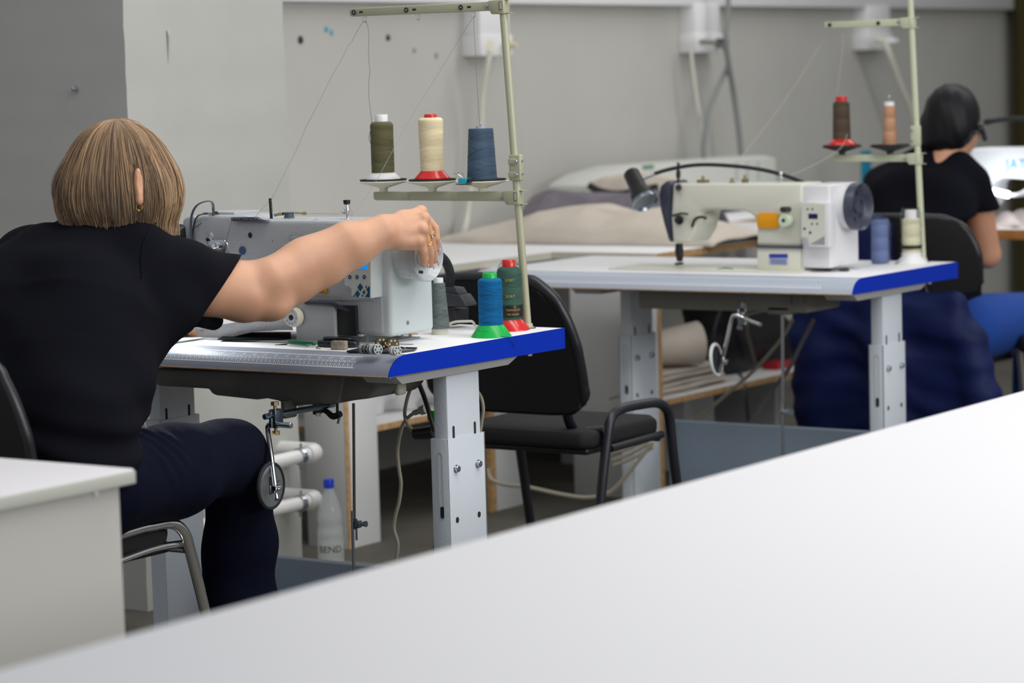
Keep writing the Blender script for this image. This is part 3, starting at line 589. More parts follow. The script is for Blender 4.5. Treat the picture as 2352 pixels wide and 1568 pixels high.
q = MB(); c2 = c+Vector((0.008, -0.002, 0)); q.cyl(c2, c2+Vector((0.004, 0, 0)), 0.0055, None, 6); q.cyl(c2+Vector((0.004, 0, 0)), c2+Vector((0.008, 0, 0)), 0.003, None, 12); q.build('pad_screw', CHROME, pd)
# black lever bits under the pan
BM = mat('black_cast', (20, 20, 22), 0.4)
q = MB(); y_ = 4.42; q.box(PY(717, 926, y_), PY(742, 949, y_+0.03), 0.004); q.tube([PY(738, 938, y_), PY(752, 946, y_), PY(765, 956, y_), PY(782, 950, y_)], [0.006, 0.006, 0.007, 0.007], 10); q.cyl(PY(774.5, 922, y_), PY(775, 946, y_), 0.0032, None, 10); q.build('lifter_lever', BM, OP)
q = MB(); q.cyl(PY(731, 948, y_), PY(731.5, 956, y_), 0.005, None, 6); q.build('lever_bolt', ZINC, OP)
q = MB(); q.cyl(PY(780, 956, y_), PY(776, 972, y_), 0.003, None, 10); q.build('stop_bolt', ZINC, OP)
# treadle rod
TR = thing('treadle_rod', 'thin steel treadle rod with a clamp hanging under the front sewing table', 'treadle rod', (-3.61, 4.6, 0.1))
q = MB(); q.cyl(PY(812, 926, 4.58), PY(814, 1215, 4.58), 0.0034, None, 10); q.build('upper_rod', mat('rod_steel', (126, 126, 122), 0.35, 0.8), TR)
q = MB(); q.cyl(PY(809, 1172, 4.575), PY(815, 1420, 4.575), 0.0036, None, 10); q.cyl(PY(818, 1190, 4.58), PY(819, 1240, 4.58), 0.0025, None, 8); q.build('lower_rod', ZINC, TR)
q = MB(); q.box(PY(803, 1197, 4.57), PY(826, 1195, 4.59)); q.box(PY(803, 1212, 4.57), PY(832, 1210, 4.59)); q.box(PY(818, 1196, 4.57), PY(832, 1211, 4.585), 0.002); q.cyl(PY(830, 1203, 4.57), PY(841, 1203, 4.57), 0.004, 0.007, 12); q.build('rod_clamp', mat('blue_zinc_dull', (110, 126, 140), 0.35, 0.9), TR)
# ================================================================ THREAD STANDS
def thread_stand(Yp, label, M, base, top, xl, zl, xu, zu, trays, ringsx, tray_mat, grom, far=False):
    """pole from base to top; lower arm (xl..pole, zl), upper arm (xu..pole, zu), trays: x list"""
    t = thing('thread_stand', label, 'thread stand', (base[0], base[1], 0.78))
    B = Vector(base); T = Vector(top)
    def px(z): return B+(T-B)*((z-B.z)/(T.z-B.z))
    q = MB(); q.cyl(B, T, 0.0088, None, 24); q.build('pole', M, t)
    q = MB(); q.lathe([(0.0155, 0), (0.0155, 0.003), (0.0115, 0.0035), (0.0115, 0.009), (0.0100, 0.011), (0.0088, 0.011)], B, (0, 0, 1), 28); q.build('pole_collar', M, t)
    q = MB(); q.lathe([(0.0185, -0.0002), (0.0185, 0.0014), (0.015, 0.0018)], B, (0, 0, 1), 28); q.build('washer', DSTEEL, t)
    q = MB(); q.cyl(B-Vector((0, 0, 0.055)), B, 0.0075, None, 14); q.build('stud', ZINC, t)
    for (xa, zc, h, nm) in ((xl, zl, 0.0195, 'lower_arm'), (xu, zu, 0.0185, 'upper_arm')):
        c = px(zc); xr = c.x-0.018; y0, y1 = c.y-0.0095, c.y+0.0095; r = 0.006
        out = [(xa, zc+h/2), (xa, zc-h/2+r), (xa+r*0.3, zc-h/2+r*0.3), (xa+r, zc-h/2), (xr, zc-h/2-0.001), (xr, zc+h/2+0.001)]
        q = MB(); q.prism([(x, y0, z) for x, z in out], (0, y1-y0, 0), 0.0016, 2); arm = q.build(nm, M, t, angle=50)
        q = MB(); hb = 0.032 if nm == 'lower_arm' else 0.034
        q.prism([(xr-0.014, y0-0.0025, zc+h/2+0.0025), (xr-0.014, y0-0.0025, zc-h/2+0.004), (xr-0.006, y0-0.0025, zc-h/2-0.009), (c.x+0.0095, y0-0.0025, zc-h/2-0.009), (c.x+0.0095, y0-0.0025, zc+h/2+0.0045)], (0, y1-y0+0.005, 0), 0.0018, 2); br = q.build('clamp_bracket', M, t, angle=50)
        q = MB()
        for zz in (zc+h/2+0.003, zc-h/2-0.0075): q.box((c.x+0.008, y0+0.003, zz-0.0008), (c.x+0.0235, y1-0.004, zz+0.0008), 0.0005)
        q.build('clamp_ear', M, br) if False else q.build('clamp_ears', M, br)
        q = MB(); q.tube([(c.x+0.0018, y0-0.003, zc-0.009), (c.x+0.0018, y0-0.003, zc+0.009)], 0.0042, 12, smooth=False, flat=(0.25, 1, (0, 1, 0))); q.build('bracket_slot', BLACKP if not far else STANDF, br)
        q = MB(); q.tube([(c.x+0.0022, y0-0.0036, zc-0.008), (c.x+0.0022, y0-0.0036, zc+0.008)], 0.0032, 12, smooth=False, flat=(0.25, 1, (0, 1, 0))); q.build('bracket_rib', M, br)
        q = MB(); sc = Vector((xr-0.016, y0-0.0005, zc+(0.002 if nm == 'upper_arm' else -0.002))); q.lathe([(0.0052, 0), (0.0052, 0.002), (0.0048, 0.0032), (0.0022, 0.0036), (0, 0.0036)], sc, (0, -1, 0), 20)
        if nm == 'lower_arm': q.cyl(sc, sc+Vector((-0.001, -0.009, 0)), 0.0028, None, 12)
        q.build('clamp_screw', ZINC, br)
        if nm == 'lower_arm':
            for k in range(len(trays)-1):
                xm = (trays[k]+trays[k+1])/2
                q = MB(); q.prism([(xm-0.012, y0+0.0002, zc-h/2+0.001), (xm+0.012, y0+0.0002, zc-h/2+0.001), (xm+0.005, y0+0.0002, zc+h/2-0.001), (xm-0.005, y0+0.0002, zc+h/2-0.001)], (0, -0.0012, 0), 0.0008); q.build('arm_gusset', M, arm)
            for x in trays:
                c0 = Vector((x, c.y, zc+h/2))
                q = MB(); q.lathe([(0.0095, 0), (0.0095, 0.008), (0.015, 0.0105), (0.036, 0.0165), (0.058, 0.0225), (0.0592, 0.024), (0.058, 0.0252), (0.030, 0.0242), (0, 0.0242)], c0, (0, 0, 1), 48); tr = q.build('spool_tray', tray_mat, t)
                q = MB(); q.lathe([(0.0, 0.0244), (0.053, 0.0252), (0.0545, 0.0262), (0.0535, 0.0292), (0, 0.0292)], c0, (0, 0, 1), 48); q.build('foam_pad', FOAM, tr)
        else:
            for (xg, xs, xr_) in ringsx:
                q = MB(); g = Vector((xg, y0, zc)); q.torus(g+Vector((0, -0.0012, 0)), 0.0040, 0.0020, (0, 1, 0), 24, 8); gm = q.build('grommet', BLACKR, arm)
                q = MB(); disc(q, g, (0, -1, 0), 0.0030, 0.0014, 18); q.build('grommet_core', WHITE if not far else BLACKP, gm)
                if xs is not None:
                    q = MB(); q.box((xs-0.0052, y0-0.0004, zc-0.0024), (xs+0.0052, y0+0.001, zc+0.0024), 0.0004); q.build('arm_slot', mat('slot_shadow', (38, 38, 40), 0.9), arm)
                    q = MB(); zr = zc-h/2
                    q.tube([(xr_-0.006, c.y, zr), (xr_-0.0055, c.y, zr-0.006), (xr_-0.003, c.y, zr-0.0125), (xr_+0.002, c.y, zr-0.0145), (xr_+0.0062, c.y, zr-0.010), (xr_+0.005, c.y, zr-0.004), (xr_, c.y, zr-0.0025), (xr_-0.0048, c.y, zr-0.005), (xr_-0.0045, c.y, zr-0.011), (xr_+0.001, c.y-0.001, zr-0.0142), (xr_+0.0058, c.y-0.001, zr-0.009), (xr_+0.0062, c.y-0.001, zr)], 0.0006, 6, 5); q.build('wire_ring', CHROME, arm)
    return t, px
P49 = lambda u, v: PY(u, v, 4.9)
xt = [P49(u, 430).x for u in (881, 993.5, 1108)]
rings = [(P49(819, 27).x, P49(835, 27).x, P49(837, 40).x), (P49(939.5, 19).x, P49(957, 21).x, P49(959, 36).x), (P49(1064.5, 14).x, P49(1083, 16).x, P49(1086, 30).x)]
ST1, px1 = thread_stand(4.9, 'olive-beige thread stand on the front table holding three thread spools', STANDM, (-3.343, 4.90, 0.780), (-3.392, 4.90, 1.60), P49(863, 449).x, 1.0735, P49(808, 27).x, 1.4945, xt, rings, CREAMP, True)
# joint sleeve half way up the pole
q = MB(); c = px1(1.137); q.box((c.x-0.0105, c.y-0.011, 1.108), (c.x+0.020, c.y+0.004, 1.166), 0.003, seg=3); jn = q.build('pole_joint', STANDM, ST1)
for zz in (1.152, 1.123):
    q = MB(); q.box((c.x-0.011, c.y-0.0135, zz-0.0075), (c.x+0.009, c.y-0.009, zz+0.0055), 0.002, seg=3); q.build('joint_rib', STANDM, jn)
    q = MB(); s_ = Vector((c.x+0.0105, c.y-0.0115, zz-0.001)); q.lathe([(0.0044, 0), (0.0044, 0.0015), (0.0036, 0.003), (0.0012, 0.003), (0, 0.002)], s_, (0, -1, 0), 20); q.build('joint_screw', ZINC, jn)
    q = MB(); q.cyl((c.x+0.019, c.y-0.004, zz), (c.x+0.0235, c.y-0.004, zz), 0.0022, None, 10); q.build('screw_end', ZINC, jn)
P69 = lambda u, v: PY(u, v, 6.93)
ST2, px2 = thread_stand(6.93, 'pale green thread stand on the far table with a brown and a tan spool', STANDF, (-3.358, 6.93, 0.780), (-3.392, 6.93, 1.66), P69(1920, 362).x, 1.077, P69(1897, 60).x, 1.461, [P69(1934, 350).x, P69(2044, 340).x],
    [(P69(1909.5, 62).x, None, None), (P69(2021, 55).x, None, None)], mat('black_tray', (40, 40, 42), 0.4), False, far=True)
q = MB(); c = px2(1.14); q.box((c.x-0.016, c.y-0.011, 1.112), (c.x+0.012, c.y+0.004, 1.168), 0.003); jn = q.build('pole_joint', STANDF, ST2)
for zz in (1.155, 1.125): q = MB(); screw(q, (c.x-0.010, c.y-0.0112, zz), (0, -1, 0), 0.0045); q.build('joint_screw', ZINC, jn)
# ================================================================ THREAD SPOOLS
def thread_mat(name, col, dark=0.72, fine=0.35, broad=8.0):
    m = mat(name, col, 0.7, spec=0.2)
    nt = m.node_tree; b = nt.nodes['Principled BSDF']; L = nt.links; N = nt.nodes.new
    tc = N('ShaderNodeTexCoord')
    def wave(rot, scale, prof='SIN', dist=0.0):
        mp = N('ShaderNodeMapping'); mp.inputs['Rotation'].default_value = (0, radians(rot), 0); L.new(tc.outputs['Object'], mp.inputs[0])
        w = N('ShaderNodeTexWave'); w.bands_direction = 'Z'; w.wave_profile = prof; w.inputs['Scale'].default_value = scale; w.inputs['Distortion'].default_value = dist; w.inputs['Detail'].default_value = 1; w.inputs['Detail Scale'].default_value = 2
        L.new(mp.outputs[0], w.inputs[0]); return w.outputs['Fac']
    w1, w2 = wave(14, broad, 'SAW'), wave(-14, broad*0.93, 'SAW')
    w3, w4 = wave(11, 170, 'SIN', 1.0), wave(-11, 190, 'SIN', 1.0)
    def mth(op, a, bb):
        n = N('ShaderNodeMath'); n.operation = op
        for i, x in enumerate((a, bb)):
            if isinstance(x, (int, float)): n.inputs[i].default_value = x
            else: L.new(x, n.inputs[i])
        return n.outputs[0]
    br = mth('MULTIPLY', mth('ADD', w1, w2), 0.5); fi = mth('MAXIMUM', w3, w4)
    f = mth('ADD', mth('MULTIPLY', br, 1-fine), mth('MULTIPLY', fi, fine))
    r = N('ShaderNodeValToRGB'); c = lin(col)
    r.color_ramp.elements[0].position = 0.15; r.color_ramp.elements[1].position = 0.85
    r.color_ramp.elements[0].color = tuple(x*dark for x in c[:3])+(1,); r.color_ramp.elements[1].color = tuple(min(1, x*1.12) for x in c[:3])+(1,)
    L.new(f, r.inputs[0]); L.new(r.outputs[0], b.inputs['Base Color'])
    bp = N('ShaderNodeBump'); bp.inputs['Strength'].default_value = 0.5; bp.inputs['Distance'].default_value = 0.0006; L.new(fi, bp.inputs['Height']); L.new(bp.outputs[0], b.inputs['Normal'])
    return m
def loops(m, c, prof, zs, tilt, r=0.00028):
    """single threads wound at a slant round the package; prof(z) gives its radius"""
    for z, az in zs:
        pts = []
        for i in range(33):
            a = 2*pi*i/32; zz = z+tilt*cos(a-az); rr = prof(zz)+r*0.5; pts.append((c[0]+rr*cos(a), c[1]+rr*sin(a), c[2]+zz))
        m.tube(pts, r, 5, smooth=False)
def spool(c, label, tm, zt0, zt1, r0, r1, shoulder, rsh, base=None, cap=None, basem=None, capm=None, loopm=None, nl=9, tilt=0.008, group=None):
    """c base point; thread package from zt0 to zt1 (relative) with radius r0->r1; base: lathe profile; cap: lathe profile"""
    t = thing('thread_spool', label, 'thread spool', c, group)
    q = MB(); n = 28; pr = [(0.004, zt0)]
    for i in range(n+1):
        k = i/n; pr.append((r0+(r1-r0)*k+0.0002*sin(k*60), zt0+(zt1-shoulder-zt0)*k))
    for i in range(1, 7):
        a = pi/2*i/6; pr.append((rsh+(r1-rsh)*cos(a), zt1-shoulder+shoulder*sin(a)))
    pr.append((0.004, zt1)); q.lathe(pr, c, (0, 0, 1), 48); th = q.build('thread', tm, t, angle=60)
    H = zt1-shoulder-zt0
    if loopm is not None:
        q = MB(); rs = random.Random(int(abs(c[0])*1000)); zs = []
        for i in range(nl):
            zs.append((zt0+tilt+0.001+(H-2*tilt-0.002)*(i+0.5*rs.random())/nl, rs.choice([0, pi])+rs.uniform(-0.5, 0.5)))
        loops(q, c, lambda z: r0+(r1-r0)*min(1, max(0, (z-zt0)/H)), zs, tilt); q.build('crossing_threads', loopm, th)
    if base: q = MB(); q.lathe(base, c, (0, 0, 1), 44); q.build('cone_base', basem, t, angle=50)
    if cap: q = MB(); q.lathe(cap, c, (0, 0, 1), 32); q.build('top_cap', capm, t, angle=50)
    return t
zt = 1.0735+0.00975+0.0292
TM_OL = thread_mat('olive_thread', (104, 101, 72), 0.68, 0.4, 9); TM_CR = thread_mat('cream_thread', (236, 220, 182), 0.84, 0.3, 9); TM_BL = thread_mat('slate_blue_thread', (76, 96, 118), 0.72, 0.3, 8)
spool((xt[0], 4.90, zt), 'olive green thread spool with white cap and white base on the thread stand', TM_OL, 0.010, 0.1315, 0.0263, 0.0266, 0.010, 0.0165,
      base=[(0.0395, 0), (0.0395, 0.0014), (0.0265, 0.0145), (0.0150, 0.0150)], cap=[(0.0148, 0.128), (0.0148, 0.1465), (0.0140, 0.1475), (0.009, 0.1475), (0.009, 0.140), (0, 0.140)], basem=WHITE, capm=WHITE, loopm=mat('olive_dark_thread', (84, 82, 58), 0.6), nl=10)
spool((xt[1], 4.90, zt), 'cream thread spool with red cap on a glossy red base on the thread stand', TM_CR, 0.018, 0.1385, 0.0258, 0.0283, 0.007, 0.0175,
      base=[(0.0405, 0), (0.0410, 0.002), (0.037, 0.007), (0.031, 0.013), (0.0268, 0.0185), (0.015, 0.019)], cap=[(0.0146, 0.136), (0.0146, 0.1455), (0.0138, 0.1463), (0.009, 0.1463), (0.009, 0.14), (0, 0.14)], basem=REDP, capm=REDP, loopm=mat('cream_light_thread', (242, 228, 194), 0.5), nl=9, tilt=0.007)
t3 = spool((xt[2], 4.90, zt), 'slate blue conical thread spool at the right of the thread stand', TM_BL, 0.0, 0.1125, 0.0338, 0.0277, 0.0015, 0.025, loopm=mat('slate_dark_thread', (54, 68, 88), 0.6), nl=7, tilt=0.013)
q = MB(); q.lathe([(0.0115, 0.100), (0.0112, 0.1175), (0.0105, 0.1175), (0.0100, 0.101), (0, 0.101)], (xt[2], 4.90, zt), (0, 0, 1), 28); q.build('inner_cone', mat('clear_cone', (205, 214, 226), 0.25, trans=0.3), t3)
q = MB(); q.cyl((xt[2], 4.9, zt+0.100), (xt[2], 4.9, zt+0.1235), 0.0024, None, 12); q.sphere((xt[2], 4.9, zt+0.1235), 0.0026, 10); q.build('spool_pin', ZINC, t3)
cb_ = (-3.3125, 4.715, 0.7802)
t4 = spool(cb_, 'bright blue thread spool with green cap and green base at the table edge', thread_mat('blue_thread', (0, 100, 158), 0.72, 0.6, 12), 0.024, 0.1265, 0.0264, 0.0264, 0.008, 0.0165,
      base=[(0.0440, 0), (0.0440, 0.0012), (0.0270, 0.0255), (0.015, 0.0258)], cap=[(0.0155, 0.122), (0.0155, 0.1375), (0.0146, 0.1385), (0.010, 0.1385), (0.010, 0.133), (0, 0.133)], basem=GREENP, capm=GREENP, loopm=mat('blue_dark_thread', (10, 62, 100), 0.6), nl=15, tilt=0.006)
q = MB(); zz = 0.7802
lo_ = [Vector((cb_[0]-0.027, cb_[1]-0.004, zz+0.027)), Vector((cb_[0]-0.030, cb_[1]-0.014, zz+0.019)), Vector((cb_[0]-0.012, cb_[1]-0.0320, zz+0.0150)), Vector((cb_[0]+0.012, cb_[1]-0.0330, zz+0.0135)), Vector((cb_[0]+0.034, cb_[1]-0.022, zz+0.0045)), Vector((cb_[0]+0.0480, cb_[1]-0.008, zz+0.0008)), Vector((-3.2632, cb_[1]+0.008, zz-0.012)), Vector((-3.2630, cb_[1]+0.020, zz-0.020)), Vector((-3.2630, cb_[1]+0.016, zz-0.0225)), Vector((-3.2632, cb_[1]+0.010, zz-0.016))]
q.tube(lo_, 0.0005, 5, 6); q.build('loose_thread', MATS['blue_dark_thread'], t4)
RC = (-3.357, 4.853, 0.7802)
t5 = spool(RC, 'dark green thread spool wrapped in clear film, red cap and base, behind the blue one', thread_mat('dark_green_thread', (62, 96, 84), 0.72, 0.4, 10), 0.022, 0.140, 0.0262, 0.0262, 0.010, 0.0165,
      base=[(0.0430, 0), (0.0430, 0.002), (0.0265, 0.0235), (0.015, 0.024)], cap=[(0.0148, 0.138), (0.0148, 0.1545), (0.0135, 0.1560), (0, 0.1560)], basem=REDP, capm=REDP, loopm=mat('green_dark_thread', (42, 68, 60), 0.6), nl=8)
film = mat('clear_film', (235, 240, 240), 0.12, trans=1.0, alpha=0.22, bump=1.0, bscale=120, ior=1.2)
q = MB()
def fl(u, v):
    a = 2*pi*u; z = 0.020+v*0.134; k = min(1, max(0, (z-0.126)/0.028)); r = 0.0285-(0.0125)*k**1.5+0.0006*sin(a*7+z*90)+0.0004*sin(a*13-z*160); return (RC[0]+r*cos(a), RC[1]+r*sin(a), RC[2]+z)
q.grid(fl, 60, 30); q.build('clear_wrap', film, t5, angle=25)
q = MB(); q.lathe([(0.0290, 0.030), (0.0291, 0.056)], RC, (0, 0, 1), 48, cap=False); lb_ = q.build('label_band', mat('black_label', (24, 24, 24), 0.4), t5)
GOLD = mat('gold_print', (186, 150, 62), 0.5)
q = MB(); rr = 0.0293
def bend(vs, a0, zc): return [Vector((RC[0]+rr*cos(a0+x/rr), RC[1]+rr*sin(a0+x/rr), RC[2]+zc+y)) for x, y, _ in vs]
q = MB()
for s_, a0, zc, sz in (('TEXNOLOTI', -0.70, 0.046, 0.0062), ('Gek apobok', -0.72, 0.037, 0.0058), ('22', -0.58, 0.0525, 0.006)):
    v, f = text_polys(s_, sz); q.mesh(bend(v, a0, zc), f)
q.build('label_print', GOLD, lb_)
q = MB()
for zc in (0.076, 0.112):
    v, f = text_polys('SORT', 0.0085); q.mesh(bend(v, -0.92, zc), f)
q.build('gold_mark', GOLD, t5)
GC = (-3.458, 4.726, 0.7802)
spool(GC, 'grey thread cone on a white core between the machine and the blue spool', thread_mat('grey_thread', (108, 118, 118), 0.74, 0.45, 10), 0.0125, 0.113, 0.0222, 0.0140, 0.002, 0.0125,
      base=[(0.0185, 0), (0.0188, 0.001), (0.0182, 0.0135), (0.01, 0.0135)], cap=[(0.0112, 0.110), (0.0106, 0.1235), (0.008, 0.1235), (0.008, 0.119), (0, 0.119)], basem=CREAMP, capm=WHITE, loopm=mat('grey_dark_thread', (84, 94, 94), 0.6), nl=12, tilt=0.010)
# far stand spools and far table spools
z2 = 1.077+0.00975+0.0292; xf = [P69(1934, 350).x, P69(2044, 340).x]
spool((xf[0], 6.93, z2), 'dark brown thread spool with red cap and red base on the far thread stand', thread_mat('brown_thread', (84, 70, 58), 0.7, 0.3, 9), 0.012, 0.1255, 0.0262, 0.0240, 0.010, 0.014,
      base=[(0.0430, 0), (0.0430, 0.0015), (0.0262, 0.0165), (0.015, 0.017)], cap=[(0.0165, 0.122), (0.0165, 0.139), (0.015, 0.140), (0, 0.140)], basem=REDP, capm=REDP)
t6 = spool((xf[1], 6.93, z2), 'tan thread cone with white cap at the right of the far thread stand', thread_mat('tan_thread', (190, 144, 116), 0.72, 0.2, 9), 0.0, 0.110, 0.0205, 0.0165, 0.002, 0.014, cap=[(0.0150, 0.106), (0.0145, 0.1205), (0.011, 0.1215), (0, 0.1215)], capm=WHITE)
q = MB(); q.cyl((xf[1], 6.93, z2+0.121), (xf[1], 6.93, z2+0.136), 0.002, None, 10); q.sphere((xf[1], 6.93, z2+0.137), 0.0034, 12); q.build('spool_pin', CHROME, t6)
t7 = spool((-3.455, 6.853, 0.7802), 'periwinkle blue thread spool standing on the far table', thread_mat('periwinkle_thread', (108, 122, 166), 0.76, 0.25, 9), 0.002, 0.123, 0.0245, 0.0235, 0.004, 0.020)
q = MB()
def fl2(u, v):
    a = 2*pi*u; z = 0.002+v*0.130; r = 0.0275-0.010*max(0, (v-0.9)*10)**1.5+0.0012*sin(a*5+z*70)+0.0008*sin(a*11-z*120); return (-3.4535+r*cos(a), 6.855+r*sin(a), 0.7802+z)
q.grid(fl2, 50, 24); q.build('clear_wrap', film, t7, angle=25)
c8 = (-3.372, 6.885, 0.7802)
t8 = spool(c8, 'cream thread spool in crinkled clear film with a white base beside the far pole', thread_mat('ivory_thread', (212, 208, 178), 0.8, 0.25, 9), 0.028, 0.128, 0.0250, 0.0250, 0.008, 0.0165,
      base=[(0.0460, 0), (0.0460, 0.0012), (0.027, 0.020), (0.027, 0.030), (0.015, 0.031)], cap=[(0.0165, 0.125), (0.0165, 0.150), (0.015, 0.151), (0, 0.151)], basem=WHITE, capm=WHITE)
q = MB()
def fl3(u, v):
    a = 2*pi*u; z = 0.022+v*0.136; r = 0.0290-0.006*max(0, (v-0.85)*6.6)+0.0014*sin(a*7+z*90)+0.001*sin(a*12-z*160); return (c8[0]+r*cos(a), c8[1]+r*sin(a), c8[2]+z)
q.grid(fl3, 60, 30); q.build('clear_wrap', film, t8, angle=25)
q = MB(); q.lathe([(0.0292, 0.042), (0.0293, 0.052)], c8, (0, 0, 1), 48, cap=False); q.build('label_band', MATS['black_label'], t8)
# loose threads running from the stands
OT = mat('olive_yarn', (120, 118, 92), 0.7); BT = mat('bluegrey_yarn', (132, 142, 150), 0.7); LT = mat('pale_yarn', (176, 172, 156), 0.7)
def string(pts, m, label, r=0.0005): q = MB(); q.tube(pts, r, 5, 6); tag(q.build('thread_strand', m), label, 'thread')
string([P49(853, 352), P49(851.5, 330), P49(847.5, 318), P49(850, 303), P49(853.5, 285), P49(851, 255), P49(847.5, 225), P49(847, 190), P49(849.5, 165), P49(847.5, 140), P49(846.5, 115), P49(847, 85), P49(845, 62), P49(841, 51), P49(837, 48)], OT, 'wavy olive thread rising from the olive spool to the upper arm', 0.00062)
string([P49(837, 48), P49(831, 54), P49(820, 72), P49(808, 95), PY(798, 108, 4.88), PY(785, 135, 4.85), PY(768, 165, 4.82), PY(752, 195, 4.8), PY(735, 230, 4.75), PY(722, 256, 4.72), PY(706, 285, 4.7), PY(695, 310, 4.68), PY(683, 340, 4.66), PY(665, 375, 4.62), PY(650, 405, 4.58), PY(632, 442, 4.54), PY(621.5, 462, 4.527)], OT, 'olive thread slanting down from the upper arm to the black pin on the machine')
string([PY(618, 462, 4.527), PY(600, 482, 4.50), PY(586, 498, 4.48), PY(586, 504, 4.476)], OT, 'short olive thread from the black pin to the guide plate')
string([PY(533, 503, 4.475), PY(526, 530, 4.474), PY(519, 556, 4.474)], mat('dark_yarn', (74, 72, 62), 0.7), 'dark thread from the guide plate down to the tension disc')
string([P49(1103, 290), P49(1100, 260), P49(1096, 200), P49(1092, 120), P49(1089, 70), P49(1088, 42)], mat('steel_yarn', (110, 120, 132), 0.7), 'blue-grey thread rising straight from the slate blue spool')
string([P49(1085, 42), P49(1060, 82), PY(1000, 180, 4.85), PY(940, 276, 4.78), PY(909, 332, 4.73), PY(870, 405, 4.66), PY(830, 468, 4.60), PY(806, 496, 4.535)], BT, 'blue-grey thread slanting from the upper arm to the tension post', 0.00045)
string([PY(702, 490, 4.54), PY(740, 490.5, 4.535), PY(780, 491, 4.53)], BT, 'thread stretched between the bobbin winder and the tension post', 0.0004)
string([P69(1903, 75), PY(1880, 110, 6.93), PY(1830, 190, 6.88), PY(1770, 275, 6.8), PY(1722, 336, 6.7), PY(1700, 362, 6.65)], LT, 'pale thread slanting from the far stand to the far machine', 0.0009)
string([P69(1935, 76), P69(1936, 105), P69(1931, 150), P69(1926, 190), P69(1922, 216)], LT, 'pale thread hanging from the far upper arm to the brown spool', 0.0009)
string([P69(1948, 300), PY(1935, 335, 6.88), PY(1900, 362, 6.8), PY(1850, 388, 6.7), PY(1790, 412, 6.6)], LT, 'pale thread running from the brown spool to the far machine top', 0.0009)
# ---------------- binder clip on the tray edge
t = thing('binder_clip', 'turquoise binder clip gripping the trays under the slate blue spool', 'binder clip', tuple(P49(1063, 420)), None)
TQ = mat('turquoise_metal', (28, 184, 208), 0.35)
a = PY(1052, 409, 4.86); 
q = MB(); q.prism([PY(1052.5, 410, 4.832), PY(1073.5, 408.5, 4.832), PY(1070, 421, 4.832), PY(1051.5, 421.5, 4.832)], (0, 0.016, 0), 0.001); q.build('clip_body', TQ, t)
q = MB(); q.prism([PY(1073.5, 408.5, 4.833), PY(1079, 419, 4.833), PY(1070, 421, 4.833)], (0, 0.018, 0)); q.build('clip_side', BLACKP, t)
q = MB(); q.tube([PY(1070, 412, 4.830), PY(1065, 404, 4.827), PY(1062, 397.5, 4.827), PY(1058, 395.5, 4.828), PY(1052, 396.5, 4.829), PY(1053, 401, 4.830), PY(1060, 410, 4.832)], 0.0007, 6); q.tube([PY(1063, 408, 4.830), PY(1052, 401, 4.826), PY(1041, 398, 4.824)], 0.0009, 6); q.build('wire_handle', ZINC, t)
q = MB(); q.tube([PY(1047, 422.5, 4.834), PY(1060, 423.5, 4.834), PY(1083, 422, 4.836)], 0.0012, 6); q.build('lower_lip', BLACKP, t)
# ================================================================ SMALL THINGS ON THE FRONT TABLE
ZT = 0.7803
def onT(u, v): return PZ(u, v, ZT)
# snips with green handle
t = thing('thread_snips', 'thread snips with a green handle lying in front of the machine pillar', 'thread snips', tuple(onT(700, 795)))
a, b = onT(655, 793.5), onT(690, 795); 
GRN = mat('dark_green_plastic', (16, 118, 84), 0.4)
a = onT(658, 792); b = onT(716, 797.5); dv = (b-a).normalized(); n_ = Vector((-dv.y, dv.x, 0))
for s_ in (-1, 1):
    q = MB(); q.prism([a+n_*0.003*s_+Vector((0, 0, 0.004)), a+dv*0.02+n_*0.007*s_+Vector((0, 0, 0.003)), b+n_*0.011*s_+Vector((0, 0, 0.003)), b+n_*0.005*s_+Vector((0, 0, 0.003)), a+dv*0.02+n_*0.002*s_+Vector((0, 0, 0.003))], (0, 0, 0.005+0.003*s_), 0.001); q.build('handle', GRN, t)
    q = MB(); e = onT(632, 792.5); q.prism([a+n_*0.004*s_+Vector((0, 0, 0.002)), e+n_*0.001*s_, a+n_*0.001*s_], (0, 0, 0.0012)); q.build('blade', DSTEEL, t)
# black tape measure / case
t = thing('tape_measure', 'black flat plastic case lying in front of the machine pillar', 'tape measure', tuple(onT(770, 797)))
c = (onT(722, 796)+onT(818, 799))/2; ex = (onT(818, 799)-onT(722, 796)).normalized(); ey = Vector((-ex.y, ex.x, 0))
def ell(cx, cy, a_, b_, z, n=28, p=2.6):
    out = []
    for i in range(n):
        th = 2*pi*i/n; cc, ss = cos(th), sin(th); out.append(c+ex*(cx+a_*abs(cc)**(2/p)*(1 if cc > 0 else -1))+ey*(cy+b_*abs(ss)**(2/p)*(1 if ss > 0 else -1))+Vector((0, 0, z)))
    return out
q = MB(); q.prism(ell(0, 0.012, 0.050, 0.020, 0.0), (0, 0, 0.014), 0.004, 3); q.build('case', mat('glossy_black', (26, 27, 34), 0.25), t)
q = MB(); q.prism(ell(-0.002, 0.014, 0.036, 0.014, 0.014), (0, 0, 0.007), 0.003, 3); q.build('lid', MATS['glossy_black'], t)
q = MB(); q.tube([onT(716, 797)+Vector((0, 0, 0.006)), onT(706, 798)+Vector((0, 0, 0.006))], 0.0022, 8, flat=(0.4, 1, (0, 0, 1))); q.build('tape_end', ZINC, t)
q = MB(); e1 = onT(816, 791)+Vector((0, 0, 0.003)); e2 = onT(950, 791)+Vector((0, 0, 0.001)); q.tube([e1, (e1+e2)/2, e2], [0.003, 0.005, 0.0045], 10, flat=(0.12, 1, (0, 0, 1))); tag(q.build('steel_ruler', ZINC), 'narrow steel strip lying behind the bobbins', 'steel strip')
